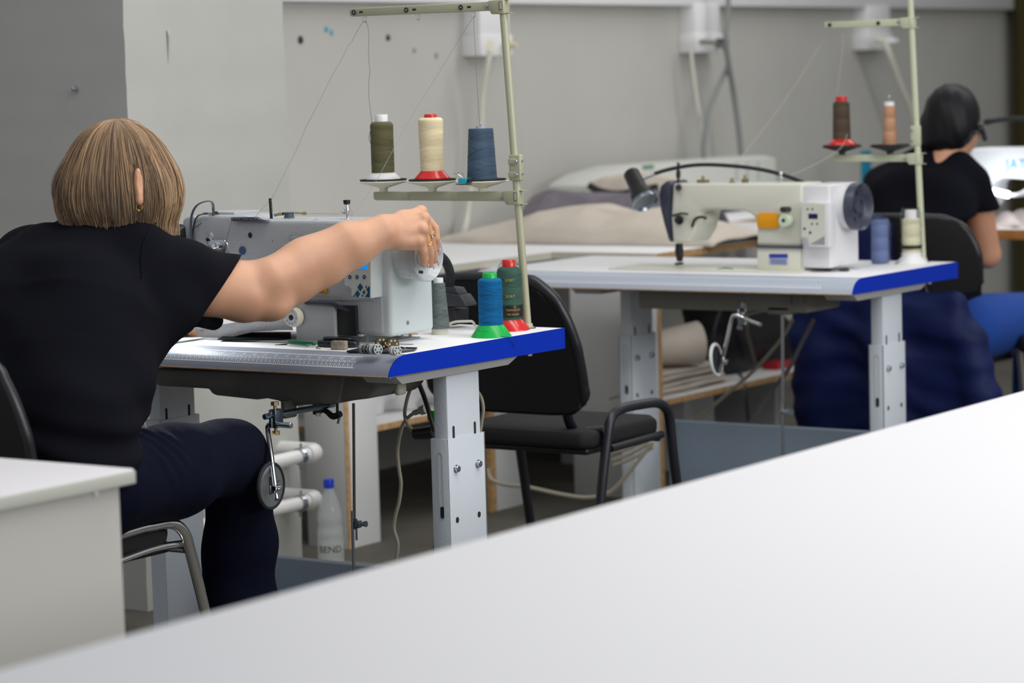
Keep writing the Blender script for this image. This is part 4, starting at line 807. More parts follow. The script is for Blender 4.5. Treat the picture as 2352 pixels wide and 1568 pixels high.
# chalk block
p = onT(777, 803); q = MB(); R = Matrix.Rotation(radians(12), 3, 'Z')
q.box(p+Vector((-0.0165, -0.004, 0.0)), p+Vector((0.0165, 0.012, 0.0185)), 0.0015, R); t = tag(q.build('wax_block', mat('grey_wax', (150, 142, 126), 0.8, noise=0.25, nscale=120, bump=0.6, bscale=300)), 'small grey wax block with threads around it leaning on the black case', 'wax block')
q = MB(); q.tube([onT(736, 801), onT(727, 800), onT(729, 797.5), onT(740, 796.5)], 0.0011, 6); tag(q.build('loose_wire', DSTEEL), 'small curl of dark wire in front of the black case', 'wire')
# bobbin tray and bobbins
t = thing('bobbin_tray', 'shallow dark metal plate under the bobbins at the table corner', 'tray', tuple(onT(880, 806)))
pts = [onT(797, 809.5), onT(846, 799.5), onT(958, 802), onT(952, 806.5), onT(910, 812.5)]
q = MB(); q.prism(pts, (0, 0, 0.002), 0.0008); q.build('plate', mat('dark_plate', (96, 94, 100), 0.3, 0.8), t)
q = MB(); q.tube([p+Vector((0, 0, 0.003)) for p in pts]+[pts[0]+Vector((0, 0, 0.003))], 0.0014, 6, smooth=False); q.build('rim', mat('dark_plate2', (70, 68, 74), 0.3, 0.8), t)
BZ = mat('bobbin_steel', (172, 170, 160), 0.25, 1.0); BP = mat('bobbin_plastic', (176, 184, 186), 0.35)
def bobbin(c, ax, r, w, m, thm, label, holes=True, group='bobbins on the table corner'):
    t = thing('bobbin', label, 'bobbin', tuple(c), group); ax = Vector(ax).normalized(); c = Vector(c)
    for s_ in (-1, 1):
        q = MB(); q.lathe([(r, -0.0006), (r*1.02, 0), (r, 0.0006), (0, 0.0006)], c+ax*(w/2*s_), ax*s_, 28); fl_ = q.build('flange', m, t)
        if holes:
            qt = ax.to_track_quat('Z', 'Y')
            q = MB()
            for k in range(6):
                a_ = 2*pi*k/6; p = c+ax*(w/2*s_+0.0007*s_)+qt@Vector((cos(a_)*r*0.62, sin(a_)*r*0.62, 0)); disc(q, p, ax*s_, r*0.17, 0.0003, 12)
            q.build('flange_holes', mat('hole_pale', (206, 196, 170), 0.7) if m is BRASSD else mat('hole_dark', (40, 38, 40), 0.8), fl_)
    q = MB(); q.cyl(c-ax*w/2, c+ax*w/2, r*0.85, None, 24); q.build('wound_thread', thm, t)
BRASSD = mat('brass_dark', (112, 100, 78), 0.3, 1.0)
T1 = mat('thread_sky', (150, 180, 206), 0.7); T2 = mat('thread_navy', (36, 44, 66), 0.7); T3 = mat('thread_white', (222, 214, 200), 0.7); T4 = mat('thread_peach', (206, 178, 160), 0.7)
AXB = (0.92, -0.35, 0.05); rB = 0.0108
def bpos(u, v, r=rB): p = PZ(u, v, ZT+0.002+r); return p
bobbin(bpos(834, 801), AXB, rB, 0.009, BZ, T1, 'steel bobbin with sky blue thread, leftmost of the front bobbins')
bobbin(bpos(845, 801), AXB, rB, 0.009, BRASSD, T1, 'dark brass bobbin second from the left in the front row')
bobbin(bpos(855, 801.5), AXB, rB, 0.008, BP, T2, 'grey bobbin with navy thread in the front row', False)
bobbin(bpos(866, 802), AXB, rB, 0.0085, BP, T2, 'pale grey bobbin facing the front of the table')
bobbin(bpos(904, 805, 0.0095), AXB, 0.0095, 0.007, BP, T4, 'pale bobbin with peach thread at the right of the plate', False)
bobbin(bpos(911, 805, 0.0095), AXB, 0.0095, 0.007, BP, T4, 'pale bobbin at the right end of the plate')
def bposh(u, v, z): return PZ(u, v, z)
bobbin(bposh(876, 788, ZT+0.014), (0.75, -0.65, 0.1), 0.0125, 0.010, BRASSD, T3, 'brass bobbin with white thread behind the front row, left of a pair')
bobbin(bposh(902, 790, ZT+0.014), (0.75, -0.65, 0.1), 0.0125, 0.011, BRASSD, T3, 'brass bobbin with white thread behind the front row, right of a pair')
q = MB(); q.tube([bposh(885, 790, ZT+0.02), bposh(893, 797, ZT+0.012), bposh(884, 802, ZT+0.004), bposh(900, 798, ZT+0.008), bposh(925, 796, ZT+0.012), bposh(934, 803, ZT+0.004)], 0.0005, 5); tag(q.build('thread_tail', T3), 'white thread tail trailing over the bobbins', 'thread')
# holes and cable at the rear of the table
t = thing('cable_grommet', 'round wooden cable hole with two grey wires in the table behind the motor box', 'cable hole', tuple(onT(940, 766)))
p = onT(940, 767); q = MB(); q.lathe([(0.020, 0), (0.020, 0.0006), (0.0, 0.0006)], p, (0, 0, 1), 28); q.build('hole_rim', WOODE, t)
for (u0, v0, u1, v1) in ((916, 757, 926, 768), (938, 757, 943, 770)): q = MB(); q.tube([PZ(u0, v0, ZT+0.02), onT(u1, v1)], 0.0038, 8, smooth=False); q.build('wire', mat('warm_grey_wire', (120, 120, 112), 0.5), t)
# gooseneck lamp with its black base plug
t = thing('gooseneck_lamp', 'black gooseneck work lamp clamped behind the front machine', 'work lamp', (-3.52, 4.84, 0.7803))
q = MB(); yl = 4.86
q.box(PY(1020, 746, 4.84), PY(1077, 706, 4.90), 0.002); bs = q.build('base_box', BLACKP, t)
q = MB(); q.prism([PY(1022, 706, 4.845), PY(1072, 704, 4.845), PY(1066, 692, 4.845), PY(1056, 677, 4.845), PY(1020, 672, 4.845), PY(1012, 700, 4.845)], (0, 0.045, 0), 0.004, 3); q.build('strain_relief', mat('black_plastic2', (48, 50, 56), 0.5), t)
q = MB(); q.prism([PY(1010, 676, 4.85), PY(1055, 676, 4.85), PY(1046, 661, 4.85), PY(1018, 658, 4.85)], (0, 0.035, 0), 0.003, 3); q.build('ferrule', MATS['black_plastic2'], t)
q = MB(); q.tube([PY(1031, 664, 4.865), PY(1034, 645, 4.865), PY(1033, 625, 4.86), PY(1026, 605, 4.85), PY(1014, 590, 4.83), PY(985, 570, 4.80), PY(900, 550, 4.76), PY(700, 560, 4.70), PY(500, 580, 4.66), PY(430, 590, 4.60), PY(415, 575, 4.55)], 0.0105, 14); q.build('gooseneck', BLACKR, t)
q = MB(); hd = PY(404, 552, 4.45); q.lathe([(0.012, -0.03), (0.0175, -0.026), (0.0215, 0.002), (0.0225, 0.022), (0.0215, 0.024), (0.019, 0.024), (0, 0.018)], PY(406, 545, 4.47), (0.1, -0.25, 0.95), 28); q.build('lamp_head', mat('black_gloss', (30, 31, 34), 0.25), t)
cable('power_cable', [PY(1030, 745, 4.83), PY(1045, 739, 4.83), PY(1075, 737.5, 4.84), PY(1086, 739, 4.85), PY(1091, 748, 4.86)], 0.0028, PVC, 'short white cable bending over the rear of the front table')
# ================================================================ SOLID MODELLING OF BODIES AND CLOTH (distance field + surface nets)
class SDF:
    def __init__(s, lo, hi, h):
        s.h = h; s.lo = np.array(lo, float); s.n = np.ceil((np.array(hi)-s.lo)/h).astype(int)+1
        s.f = np.full(s.n, 0.25, np.float32)
    def block(s, lo, hi):
        a = np.clip(np.floor((np.array(lo)-s.lo)/s.h).astype(int), 0, s.n); b = np.clip(np.ceil((np.array(hi)-s.lo)/s.h).astype(int)+1, 0, s.n)
        sl = tuple(slice(a[i], b[i]) for i in range(3))
        g = [(s.lo[i]+s.h*np.arange(a[i], b[i])).astype(np.float32) for i in range(3)]
        return sl, g[0][:, None, None], g[1][None, :, None], g[2][None, None, :]
    def _mix(s, sl, d, k, sub=False):
        f = s.f[sl]
        if f.size == 0: return
        if sub: s.f[sl] = np.maximum(f, -d); return
        if k <= 0: s.f[sl] = np.minimum(f, d); return
        hh = np.clip(0.5+0.5*(f-d)/k, 0, 1); s.f[sl] = f*(1-hh)+d*hh-k*hh*(1-hh)
    def cap(s, a, b, ra, rb, k=0.02, flat=None, sub=False, extra=None):
        """tapered capsule; flat=(dir, factor) squashes it along dir"""
        a = np.array(a, float); b = np.array(b, float); m = max(ra, rb)*(1.0 if flat is None else max(1.0, flat[1]))+max(k, 0)*1.2+0.012
        sl, X, Y, Z = s.block(np.minimum(a, b)-m, np.maximum(a, b)+m)
        ba = b-a; L2 = max(ba@ba, 1e-12); px, py, pz = X-a[0], Y-a[1], Z-a[2]
        t = np.clip((px*ba[0]+py*ba[1]+pz*ba[2])/L2, 0, 1)
        dx, dy, dz = px-t*ba[0], py-t*ba[1], pz-t*ba[2]
        if flat is not None:
            n = np.array(flat[0], float); n /= np.linalg.norm(n); q = dx*n[0]+dy*n[1]+dz*n[2]; e = (1/flat[1]-1)
            dx, dy, dz = dx+n[0]*q*e, dy+n[1]*q*e, dz+n[2]*q*e
        d = np.sqrt(dx*dx+dy*dy+dz*dz)-(ra+(rb-ra)*t)
        if extra is not None: d = d+extra(X, Y, Z)
        s._mix(sl, d.astype(np.float32), k, sub)
    def chain(s, pts, rs, k=0.02, **kw):
        for i in range(len(pts)-1): s.cap(pts[i], pts[i+1], rs[i], rs[i+1], k, **kw)
    def ell(s, c, r, k=0.02, R=None, sub=False):
        c = np.array(c, float); r = np.array(r, float); m = max(r)+max(k, 0)*1.2+0.01
        sl, X, Y, Z = s.block(c-m, c+m); px, py, pz = X-c[0], Y-c[1], Z-c[2]
        if R is not None:
            M = np.array(R).T; qx = px*M[0, 0]+py*M[0, 1]+pz*M[0, 2]; qy = px*M[1, 0]+py*M[1, 1]+pz*M[1, 2]; qz = px*M[2, 0]+py*M[2, 1]+pz*M[2, 2]; px, py, pz = qx, qy, qz
        k0 = np.sqrt((px/r[0])**2+(py/r[1])**2+(pz/r[2])**2); k1 = np.sqrt((px/r[0]**2)**2+(py/r[1]**2)**2+(pz/r[2]**2)**2)
        d = k0*(k0-1)/np.maximum(k1, 1e-6); s._mix(sl, d.astype(np.float32), k, sub)
    def cut(s, p, n, lo=None, hi=None):
        """remove everything on the side n points to (inside the box lo..hi)"""
        sl, X, Y, Z = s.block(lo if lo is not None else s.lo, hi if hi is not None else s.lo+s.h*s.n)
        n = np.array(n, float); n /= np.linalg.norm(n); d = (X-p[0])*n[0]+(Y-p[1])*n[1]+(Z-p[2])*n[2]; s.f[sl] = np.maximum(s.f[sl], d)
    def add(s, fn, lo=None, hi=None):
        sl, X, Y, Z = s.block(lo if lo is not None else s.lo, hi if hi is not None else s.lo+s.h*s.n); s.f[sl] += fn(X, Y, Z).astype(np.float32)
    def mesh(s, smooth=1):
        f = s.f; I = f < 0
        c = np.zeros(tuple(np.array(f.shape)-1), np.int8)
        for dx in (0, 1):
            for dy in (0, 1):
                for dz in (0, 1): c += I[dx:f.shape[0]-1+dx, dy:f.shape[1]-1+dy, dz:f.shape[2]-1+dz]
        cells = np.argwhere((c > 0) & (c < 8)); idx = -np.ones(c.shape, np.int32); idx[tuple(cells.T)] = np.arange(len(cells))
        acc = np.zeros((len(cells), 3)); cnt = np.zeros(len(cells))
        cor = [(0, 0, 0), (1, 0, 0), (0, 1, 0), (1, 1, 0), (0, 0, 1), (1, 0, 1), (0, 1, 1), (1, 1, 1)]
        val = [f[cells[:, 0]+a, cells[:, 1]+b, cells[:, 2]+d] for a, b, d in cor]
        for i in range(8):
            for j in range(i+1, 8):
                df = np.array(cor[j])-np.array(cor[i])
                if np.abs(df).sum() != 1: continue
                m = (val[i] < 0) != (val[j] < 0); t = np.where(m, val[i]/np.where(m, val[i]-val[j], 1), 0)
                acc += np.where(m[:, None], np.array(cor[i])+t[:, None]*df, 0); cnt += m
        V = (cells+acc/cnt[:, None])*s.h+s.lo
        F = []
        for ax in range(3):
            sh = [slice(None)]*3; s1 = list(sh); s2 = list(sh); s1[ax] = slice(0, -1); s2[ax] = slice(1, None)
            A, B = I[tuple(s1)], I[tuple(s2)]; e = np.argwhere(A != B); o1, o2 = [(1, 2), (2, 0), (0, 1)][ax]
            ok = (e[:, o1] > 0) & (e[:, o2] > 0) & (e[:, o1] < f.shape[o1]-1) & (e[:, o2] < f.shape[o2]-1); e = e[ok]
            fl = A[tuple(e.T)]; q = []
            for (a, b) in ((-1, -1), (0, -1), (0, 0), (-1, 0)):
                k = e.copy(); k[:, o1] += a; k[:, o2] += b; q.append(idx[tuple(k.T)])
            q = np.stack(q, 1); q = np.where(fl[:, None], q, q[:, ::-1]); F.append(q[(q >= 0).all(1)])
        F = np.concatenate(F)
        for _ in range(smooth):
            S = np.zeros_like(V); C = np.zeros(len(V))
            for a in range(4):
                b = (a+1) % 4; np.add.at(S, F[:, a], V[F[:, b]]); np.add.at(S, F[:, b], V[F[:, a]]); np.add.at(C, F[:, a], 1); np.add.at(C, F[:, b], 1)
            V = V*0.5+0.5*S/np.maximum(C, 1)[:, None]
        return V, F
def np_obj(name, V, F, m, parent, smooth=True, attr=None):
    off = np.array(wloc(parent)); me = bpy.data.meshes.new(name); V = np.asarray(V)-off; F = np.asarray(F)
    me.vertices.add(len(V)); me.vertices.foreach_set('co', V.astype(np.float32).ravel())
    k = F.shape[1]; me.loops.add(F.size); me.loops.foreach_set('vertex_index', F.astype(np.int32).ravel())
    me.polygons.add(len(F)); me.polygons.foreach_set('loop_start', np.arange(0, F.size, k, dtype=np.int32)); me.polygons.foreach_set('loop_total', np.full(len(F), k, np.int32))
    me.polygons.foreach_set('use_smooth', np.ones(len(F), bool)); me.update(calc_edges=True); me.validate()
    if attr is not None:
        a = me.attributes.new('tint', 'FLOAT_COLOR', 'POINT'); a.data.foreach_set('color', np.asarray(attr, np.float32).ravel())
    for x in (m if isinstance(m, (list, tuple)) else [m]): me.materials.append(x)
    o = bpy.data.objects.new(name, me); COL.objects.link(o)
    if parent is not None: o.parent = parent
    return o
def wr(amp, *terms):
    """cloth folds: sum of stretched sines"""
    def fn(X, Y, Z):
        r = 0
        for (a, b, c, ph, w) in terms: r = r+w*np.sin(a*X+b*Y+c*Z+ph+0.9*np.sin(0.35*(b*X-a*Y)+0.3*c*Z+ph*2))
        return amp*r
    return fn
SKIN = mat('skin', (210, 160, 130), 0.5, noise=0.05, nscale=14, bump=0.15, bscale=160)
b_ = SKIN.node_tree.nodes['Principled BSDF']; b_.inputs['Subsurface Weight'].default_value = 0.18; b_.inputs['Subsurface Radius'].default_value = (0.012, 0.005, 0.003); b_.inputs['Subsurface Scale'].default_value = 0.6
SHIRT = mat('black_navy_jersey', (15, 16, 24), 0.95, spec=0.12, bump=0.2, bscale=420)
TROU = mat('navy_trousers', (10, 14, 32), 0.95, spec=0.12, noise=0.15, nscale=30, bump=0.3, bscale=300)
def P(u, v, y): return np.array(PY(u, v, y))
# ================================================================ THE BLONDE WOMAN
WM = thing('person', 'blonde woman in a black T-shirt seated with her back turned, hand on the handwheel', 'person', (-3.68, 3.75, 0.0))
def hp(x, y): return 860+x/8.71, 460+y/8.71
S_R = P(345, 612, 3.93); E_R = P(612, 668, 4.19); F_R = P(742, 602, 4.30); G_R = P(812, 562, 4.355); W_R = P(880, 531, 4.405)
S_L = np.array((-3.905, 3.93, 0.985)); E_L = np.array((-4.03, 4.06, 0.84)); W_L = np.array((-4.03, 4.33, 0.835))
NB = P(240, 512, 3.925); HEAD = P(267, 388, 4.02)
sdir = np.array((cos(YAW), sin(YAW), 0)); fdir_ = np.array((-sin(YAW), cos(YAW), 0)); zup = np.array((0, 0, 1.0))
face = 0.44*fdir_+0.90*sdir; face /= np.linalg.norm(face); ear = np.array((face[1], -face[0], 0))
tilt = radians(38); fwd = face*cos(tilt)-zup*sin(tilt); hup = zup*cos(tilt)+face*sin(tilt)
RH = np.stack([ear, fwd, hup], 1)
s = SDF((-4.25, 3.50, 0.50), (-3.27, 4.62, 1.30), 0.0031)
# torso core, hips
s.chain([(-3.66, 3.70, 0.56), (-3.68, 3.73, 0.68), (-3.71, 3.80, 0.84), (-3.74, 3.86, 0.95)], [0.105, 0.095, 0.10, 0.085], 0.04, flat=((0, 1, 0), 0.8))
s.cap(S_R+(-0.03, 0, -0.02), S_L+(0.02, 0, -0.02), 0.050, 0.050, 0.03)
s.chain([(-3.735, 3.89, 1.0), NB+(-0.01, 0.02, -0.01), HEAD-hup*0.06-fwd*0.02], [0.05, 0.046, 0.05], 0.02)
# head
s.ell(HEAD+fwd*0.005+hup*0.012, (0.071, 0.086, 0.088), 0.02, RH)
s.ell(HEAD+fwd*0.035-hup*0.055, (0.055, 0.058, 0.062), 0.03, RH)      # jaw and cheeks
s.ell(HEAD+fwd*0.070-hup*0.095, (0.024, 0.020, 0.018), 0.02, RH)      # chin
s.cap(HEAD+fwd*0.096+hup*0.000, HEAD+fwd*0.112-hup*0.034, 0.008, 0.0115, 0.010)   # nose
for sg in (-1, 1):
    s.ell(HEAD+fwd*0.100-hup*0.036+ear*0.010*sg, (0.006, 0.007, 0.006), 0.006, RH)
    s.ell(HEAD+fwd*0.096+hup*0.004+ear*0.031*sg, (0.016, 0.012, 0.011), 0, RH, sub=True)   # eye sockets
    s.ell(HEAD+fwd*0.084+hup*0.003+ear*0.031*sg, (0.0125, 0.0125, 0.0115), 0.002, RH)
    s.cap(HEAD+fwd*0.094+hup*0.020+ear*0.016*sg, HEAD+fwd*0.084+hup*0.022+ear*0.046*sg, 0.006, 0.005, 0.008)
s.ell(HEAD+fwd*0.093-hup*0.062, (0.022, 0.009, 0.0055), 0.004, RH); s.ell(HEAD+fwd*0.091-hup*0.071, (0.018, 0.010, 0.006), 0.004, RH)
# right ear, the one seen between the strands
EC = P(319, 424, 3.895); ed = -fdir_*0.9+sdir*0.44
RE = np.stack([sdir, fdir_, zup], 1)
s.cap(EC+fdir_*0.06-sdir*0.002, EC+fdir_*0.006-sdir*0.002, 0.007, 0.005, 0.004)
s.ell(EC-zup*0.002-sdir*0.001, (0.0095, 0.011, 0.036), 0.004, RE); s.ell(EC-zup*0.030-sdir*0.001, (0.0085, 0.009, 0.011), 0.004, RE)
s.ell(EC+sdir*0.0068-fdir_*0.008+zup*0.007, (0.0068, 0.009, 0.025), 0, RE, sub=True)
# right arm
s.chain([S_R, P(470, 655, 4.05), P(560, 670, 4.14), E_R, P(670, 638, 4.24), F_R, G_R, W_R], [0.056, 0.0600, 0.0605, 0.0590, 0.0540, 0.0500, 0.0460, 0.0340], 0.012)
s.ell(P(632, 705, 4.18), (0.022, 0.022, 0.018), 0.03)
s.chain([P(625, 632, 4.17), P(700, 592, 4.25), P(790, 545, 4.32)], [0.036, 0.034, 0.028], 0.03)
# right hand
DP = P(588, 655, 4.17)+np.array((0.57, -0.82, 0))*0.055
s.add(lambda X, Y, Z: 0.007*np.exp(-((X-DP[0])**2+(Y-DP[1])**2+(Z-DP[2])**2)/0.016**2), DP-0.06, DP+0.06)
def HPt(x, y, yy): return np.array(PY(*hp(x, y), yy))
def HPx(x, y, xx): return np.array(PX(*hp(x, y), xx))
FING = {'index': (HPt(925, 235, 4.505), HPx(1205, 560, -3.322), HPx(1235, 760, -3.320), HPx(1235, 985, -3.330)),
        'middle': (HPt(985, 370, 4.485), HPx(1120, 720, -3.314), HPx(1165, 960, -3.320), HPx(1200, 1215, -3.338)),
        'ring': (HPt(955, 590, 4.470), HPx(1060, 900, -3.312), HPx(1115, 1100, -3.320), HPx(1115, 1300, -3.336)),
        'pinky': (HPt(880, 820, 4.463), HPx(955, 1010, -3.315), HPx(990, 1170, -3.322), HPx(995, 1285, -3.334))}
rads = {'index': (0.0115, 0.0098, 0.0090, 0.0072), 'middle': (0.0115, 0.0096, 0.0088, 0.0072), 'ring': (0.0115, 0.0094, 0.0086, 0.0070), 'pinky': (0.0125, 0.0108, 0.0096, 0.0078)}
wr_t, wr_b = P(882, 512, 4.41), P(878, 553, 4.40)
for nm, w0 in (('index', wr_t), ('middle', wr_t*0.6+wr_b*0.4), ('ring', wr_t*0.35+wr_b*0.65), ('pinky', wr_b)):
    K = FING[nm][0]; mid = w0*0.5+K*0.5; s.chain([w0, mid, K], [0.0135, 0.0135, 0.0122], 0.014)
s.chain([W_R, HPt(560, 700, 4.455)], [0.027, 0.022], 0.014); s.cap(HPt(300, 780, 4.42), HPt(740, 860, 4.455), 0.017, 0.0145, 0.012)
for nm, (K, Pp, Dd, T) in FING.items():
    r = rads[nm]; s.chain([K, Pp], [r[0], r[1]], 0.004); s.chain([Pp, Dd, T], [r[1], r[2], r[3]], 0.0015)
    s.ell(K+np.array((0.002, -0.001, 0.002)), (0.0128, 0.0128, 0.0128), 0.006)
th0 = HPt(520, 640, 4.475); s.chain([th0, np.array((-3.375, 4.520, 1.028)), np.array((-3.396, 4.545, 1.026)), np.array((-3.412, 4.556, 1.021))], [0.016, 0.0125, 0.0105, 0.008], 0.006)   # thumb behind the rim
# left arm and hand, reaching past the chest to the needle
s.chain([S_L, E_L, W_L], [0.055, 0.046, 0.029], 0.012)
LK = P(424, 755, 4.44); s.chain([W_L, np.array((-4.03, 4.39, 0.832))], [0.027, 0.03], 0.01)
for i, (u, v, y2, u2, v2, y3) in enumerate(((428, 748, 4.44, 447, 771, 4.475), (420, 757, 4.46, 438, 774, 4.49), (408, 762, 4.47, 420, 778, 4.52), (400, 768, 4.46, 410, 782, 4.51))):
    k0 = np.array((-4.03+0.018*(1.5-i), 4.41, 0.838)); s.chain([k0, P(u, v, y2), P(u2, v2, y3)], [0.0125, 0.0112, 0.0092], 0.003)
s.chain([np.array((-4.0, 4.38, 0.825)), np.array((-3.975, 4.42, 0.806)), np.array((-3.975, 4.45, 0.797))], [0.013, 0.010, 0.0078], 0.005)
V, F = s.mesh(2); body = np_obj('body', V, F, SKIN, WM); del s
# nails, rings, earring
NAIL = mat('lilac_nail', (208, 178, 176), 0.2, coat=0.5)
for nm in FING:
    K, Pp, Dd, T = FING[nm]; r = rads[nm][3]; d = (T-Dd); d /= np.linalg.norm(d); out = np.array((1.0, 0.15, 0)); out -= d*(out@d); out /= np.linalg.norm(out); sd = np.cross(d, out)
    sgn = 0.8 if nm in ('index', 'middle') else 0.75
    c = T+out*r*0.72+d*0.004+sdir*0.003
    q = MB(); q.sphere(c, 1.0, 14, (r*0.68, r*0.26, 0.0095 if nm in ('index', 'middle') else 0.007), Matrix(np.stack([sd, out, d], 1).tolist())); q.build('fingernail', NAIL, body)
GOLDM = mat('gold', (232, 178, 84), 0.15, 1.0)
def fring(K, Pp, t, r, m, w=0.0011):
    c = K*(1-t)+Pp*t; q = MB(); q.torus(c, r, w, tuple(Pp-K), 28, 8); q.build('finger_ring', m, WM)
K, Pp, Dd, T = FING['middle']; fring(K, Pp, 0.80, 0.0107, GOLDM, 0.0014); fring(K, Pp, 0.92, 0.0106, mat('silver', (220, 220, 226), 0.15, 1.0), 0.0012); fring(K, Pp, 0.99, 0.0105, GOLDM, 0.001)
K, Pp, Dd, T = FING['ring']; fring(K, Pp, 0.88, 0.0106, GOLDM, 0.0012)
q = MB(); q.torus(EC-zup*0.044-sdir*0.001, 0.0065, 0.0011, tuple(ear), 20, 8); q.build('earring', GOLDM, WM)
# ---------------- T-shirt
s = SDF((-4.20, 3.44, 0.50), (-3.34, 4.26, 1.14), 0.0042)
Pc = lambda u, v, y: P(u, v, y)
s.chain([(-3.590, 3.665, 0.60), (-3.605, 3.68, 0.70), (-3.635, 3.745, 0.80), (-3.655, 3.80, 0.90), (-3.675, 3.855, 0.985)], [0.165, 0.158, 0.158, 0.145, 0.085], 0.05, flat=((-0.1, 1, 0), 0.80))
s.chain([(-3.74, 3.665, 0.60), (-3.76, 3.68, 0.70), (-3.775, 3.745, 0.80), (-3.79, 3.80, 0.90), (-3.79, 3.855, 0.985)], [0.165, 0.158, 0.156, 0.145, 0.085], 0.05, flat=((0.1, 1, 0), 0.80))
s.cap(Pc(300, 592, 3.905), S_L+(0.03, -0.015, -0.005), 0.072, 0.072, 0.035)
s.cap(Pc(190, 552, 3.93), Pc(290, 556, 3.93), 0.043, 0.042, 0.035)
s.cap(Pc(95, 562, 3.92), Pc(180, 554, 3.93), 0.040, 0.042, 0.035)
hem = Pc(505, 668, 4.085); aU = Pc(612, 664, 4.19)-Pc(345, 612, 3.93); aU /= np.linalg.norm(aU)
s.chain([Pc(335, 612, 3.92), Pc(420, 640, 4.0), Pc(500, 668, 4.08), Pc(580, 672, 4.15)], [0.075, 0.074, 0.0735, 0.0735], 0.03)
s.cap(Pc(395, 700, 3.96), Pc(440, 695, 4.02), 0.06, 0.05, 0.03)
s.chain([Pc(283, 880, 3.78), Pc(318, 782, 3.88), Pc(362, 700, 3.93)], [0.05, 0.05, 0.06], 0.05)
s.chain([S_L, E_L, W_L], [0.074, 0.066, 0.055], 0.03)
s.add(wr(0.0022, (22, 10, 34, 0, 1), (-16, 30, 22, 1.3, .8), (8, -18, 52, 2.1, .6), (46, 20, -18, .5, .45)))
s.add(lambda X, Y, Z: 0.006*np.sin(95*Z+30*X+6*Y)*np.exp(-((Z-0.66)/0.07)**2))
hn = sdir*0.76+np.array((0, 0, -0.62))+aU*0.15
s.cut(Pc(503, 662, 4.09), hn, (-3.70, 3.96, 0.80), (-3.36, 4.26, 1.12))
s.cut((-4.03, 4.20, 0.83), (0, 1, 0), (-4.2, 4.0, 0.7), (-3.9, 4.24, 0.95))
s.chain([Pc(430, 645, 4.01), Pc(470, 655, 4.05), Pc(560, 668, 4.14), Pc(640, 660, 4.2)], [0.050, 0.0615, 0.0625, 0.062], 0, sub=True)
s.chain([E_L, W_L], [0.05, 0.05], 0, sub=True)
s.cap(NB+(-0.01, 0.012, 0.012), NB+(0.0, 0.04, 0.10), 0.052, 0.060, 0, sub=True)
s.cut((-3.6, 3.65, 0.585), (0.0, 0.05, -1.0))
s.cap(Pc(452, 716, 4.05), Pc(490, 735, 4.13), 0.030, 0.021, 0.012)
V, F = s.mesh(2); ts = np_obj('t_shirt', V, F, SHIRT, WM); del s
q = MB(); ce = np.array(NB)+np.array((-0.008, 0.016, 0.012)); q.torus(ce, 0.055, 0.004, (0.10, 0.30, 1), 40, 8); q.build('collar', SHIRT, ts)
# shoulder seam
q = MB(); q.tube([Pc(358, 512, 3.86), Pc(340, 530, 3.83), Pc(327, 560, 3.82), Pc(322, 600, 3.825), Pc(325, 640, 3.84)], 0.0014, 6); q.build('sleeve_seam', SHIRT, ts)
# ---------------- trousers
s = SDF((-4.12, 3.46, 0.06), (-3.34, 4.44, 0.80), 0.0050)
s.cap((-3.58, 3.66, 0.575), (-3.77, 3.66, 0.575), 0.125, 0.125, 0.04)
s.chain([P(235, 1112, 3.72), P(400, 1082, 3.95), P(510, 1050, 4.13), P(538, 1044, 4.18)], [0.102, 0.090, 0.074, 0.067], 0.03)
s.chain([P(538, 1044, 4.18), P(548, 1140, 4.20), P(552, 1250, 4.22), P(550, 1400, 4.22), P(548, 1560, 4.22)], [0.066, 0.064, 0.072, 0.077, 0.082], 0.03)
KL = np.array((-3.97, 4.20, 0.585)); s.chain([(-3.78, 3.72, 0.575), (-3.87, 3.95, 0.575), KL], [0.11, 0.092, 0.074], 0.03)
s.chain([KL, (-3.93, 4.12, 0.40), (-3.88, 3.98, 0.14)], [0.072, 0.064, 0.068], 0.03)
s.add(wr(0.0022, (20, 12, 26, 0, 1), (-14, 26, 20, 1.1, .8), (30, -12, 40, 2.2, .5)))
s.add(lambda X, Y, Z: 0.0055*np.sin(150*(Y-3.82)+60*(Z-0.6)+4*np.sin(30*X))*np.exp(-((Y-3.84)/0.06)**2-((Z-0.66)/0.06)**2))
V, F = s.mesh(2); tr_ = np_obj('trousers', V, F, TROU, WM); del s
q = MB(); q.tube([P(300, 1112, 3.72), P(340, 1122, 3.80), P(390, 1130, 3.90), P(440, 1122, 4.0), P(520, 1092, 4.1), P(580, 1050, 4.16)], 0.0016, 6); q.build('side_seam', mat('seam_navy', (26, 30, 44), 0.9), tr_)
q = MB()
for k in range(3): q.tube([P(316+k*3, 951+k, 3.92), P(325+k*2.5, 966, 3.93), P(330+k*2, 985, 3.94), P(328+k*2, 1000, 3.94)], 0.0009, 5)
q.build('side_stripes', WHITE, tr_)
for (x, y) in ((-3.66, 4.26), (-3.87, 4.0)):
    q = MB(); q.sphere((x, y+0.05, 0.045), 1, 20, (0.045, 0.125, 0.045)); q.build('shoe', BLACKP, WM)
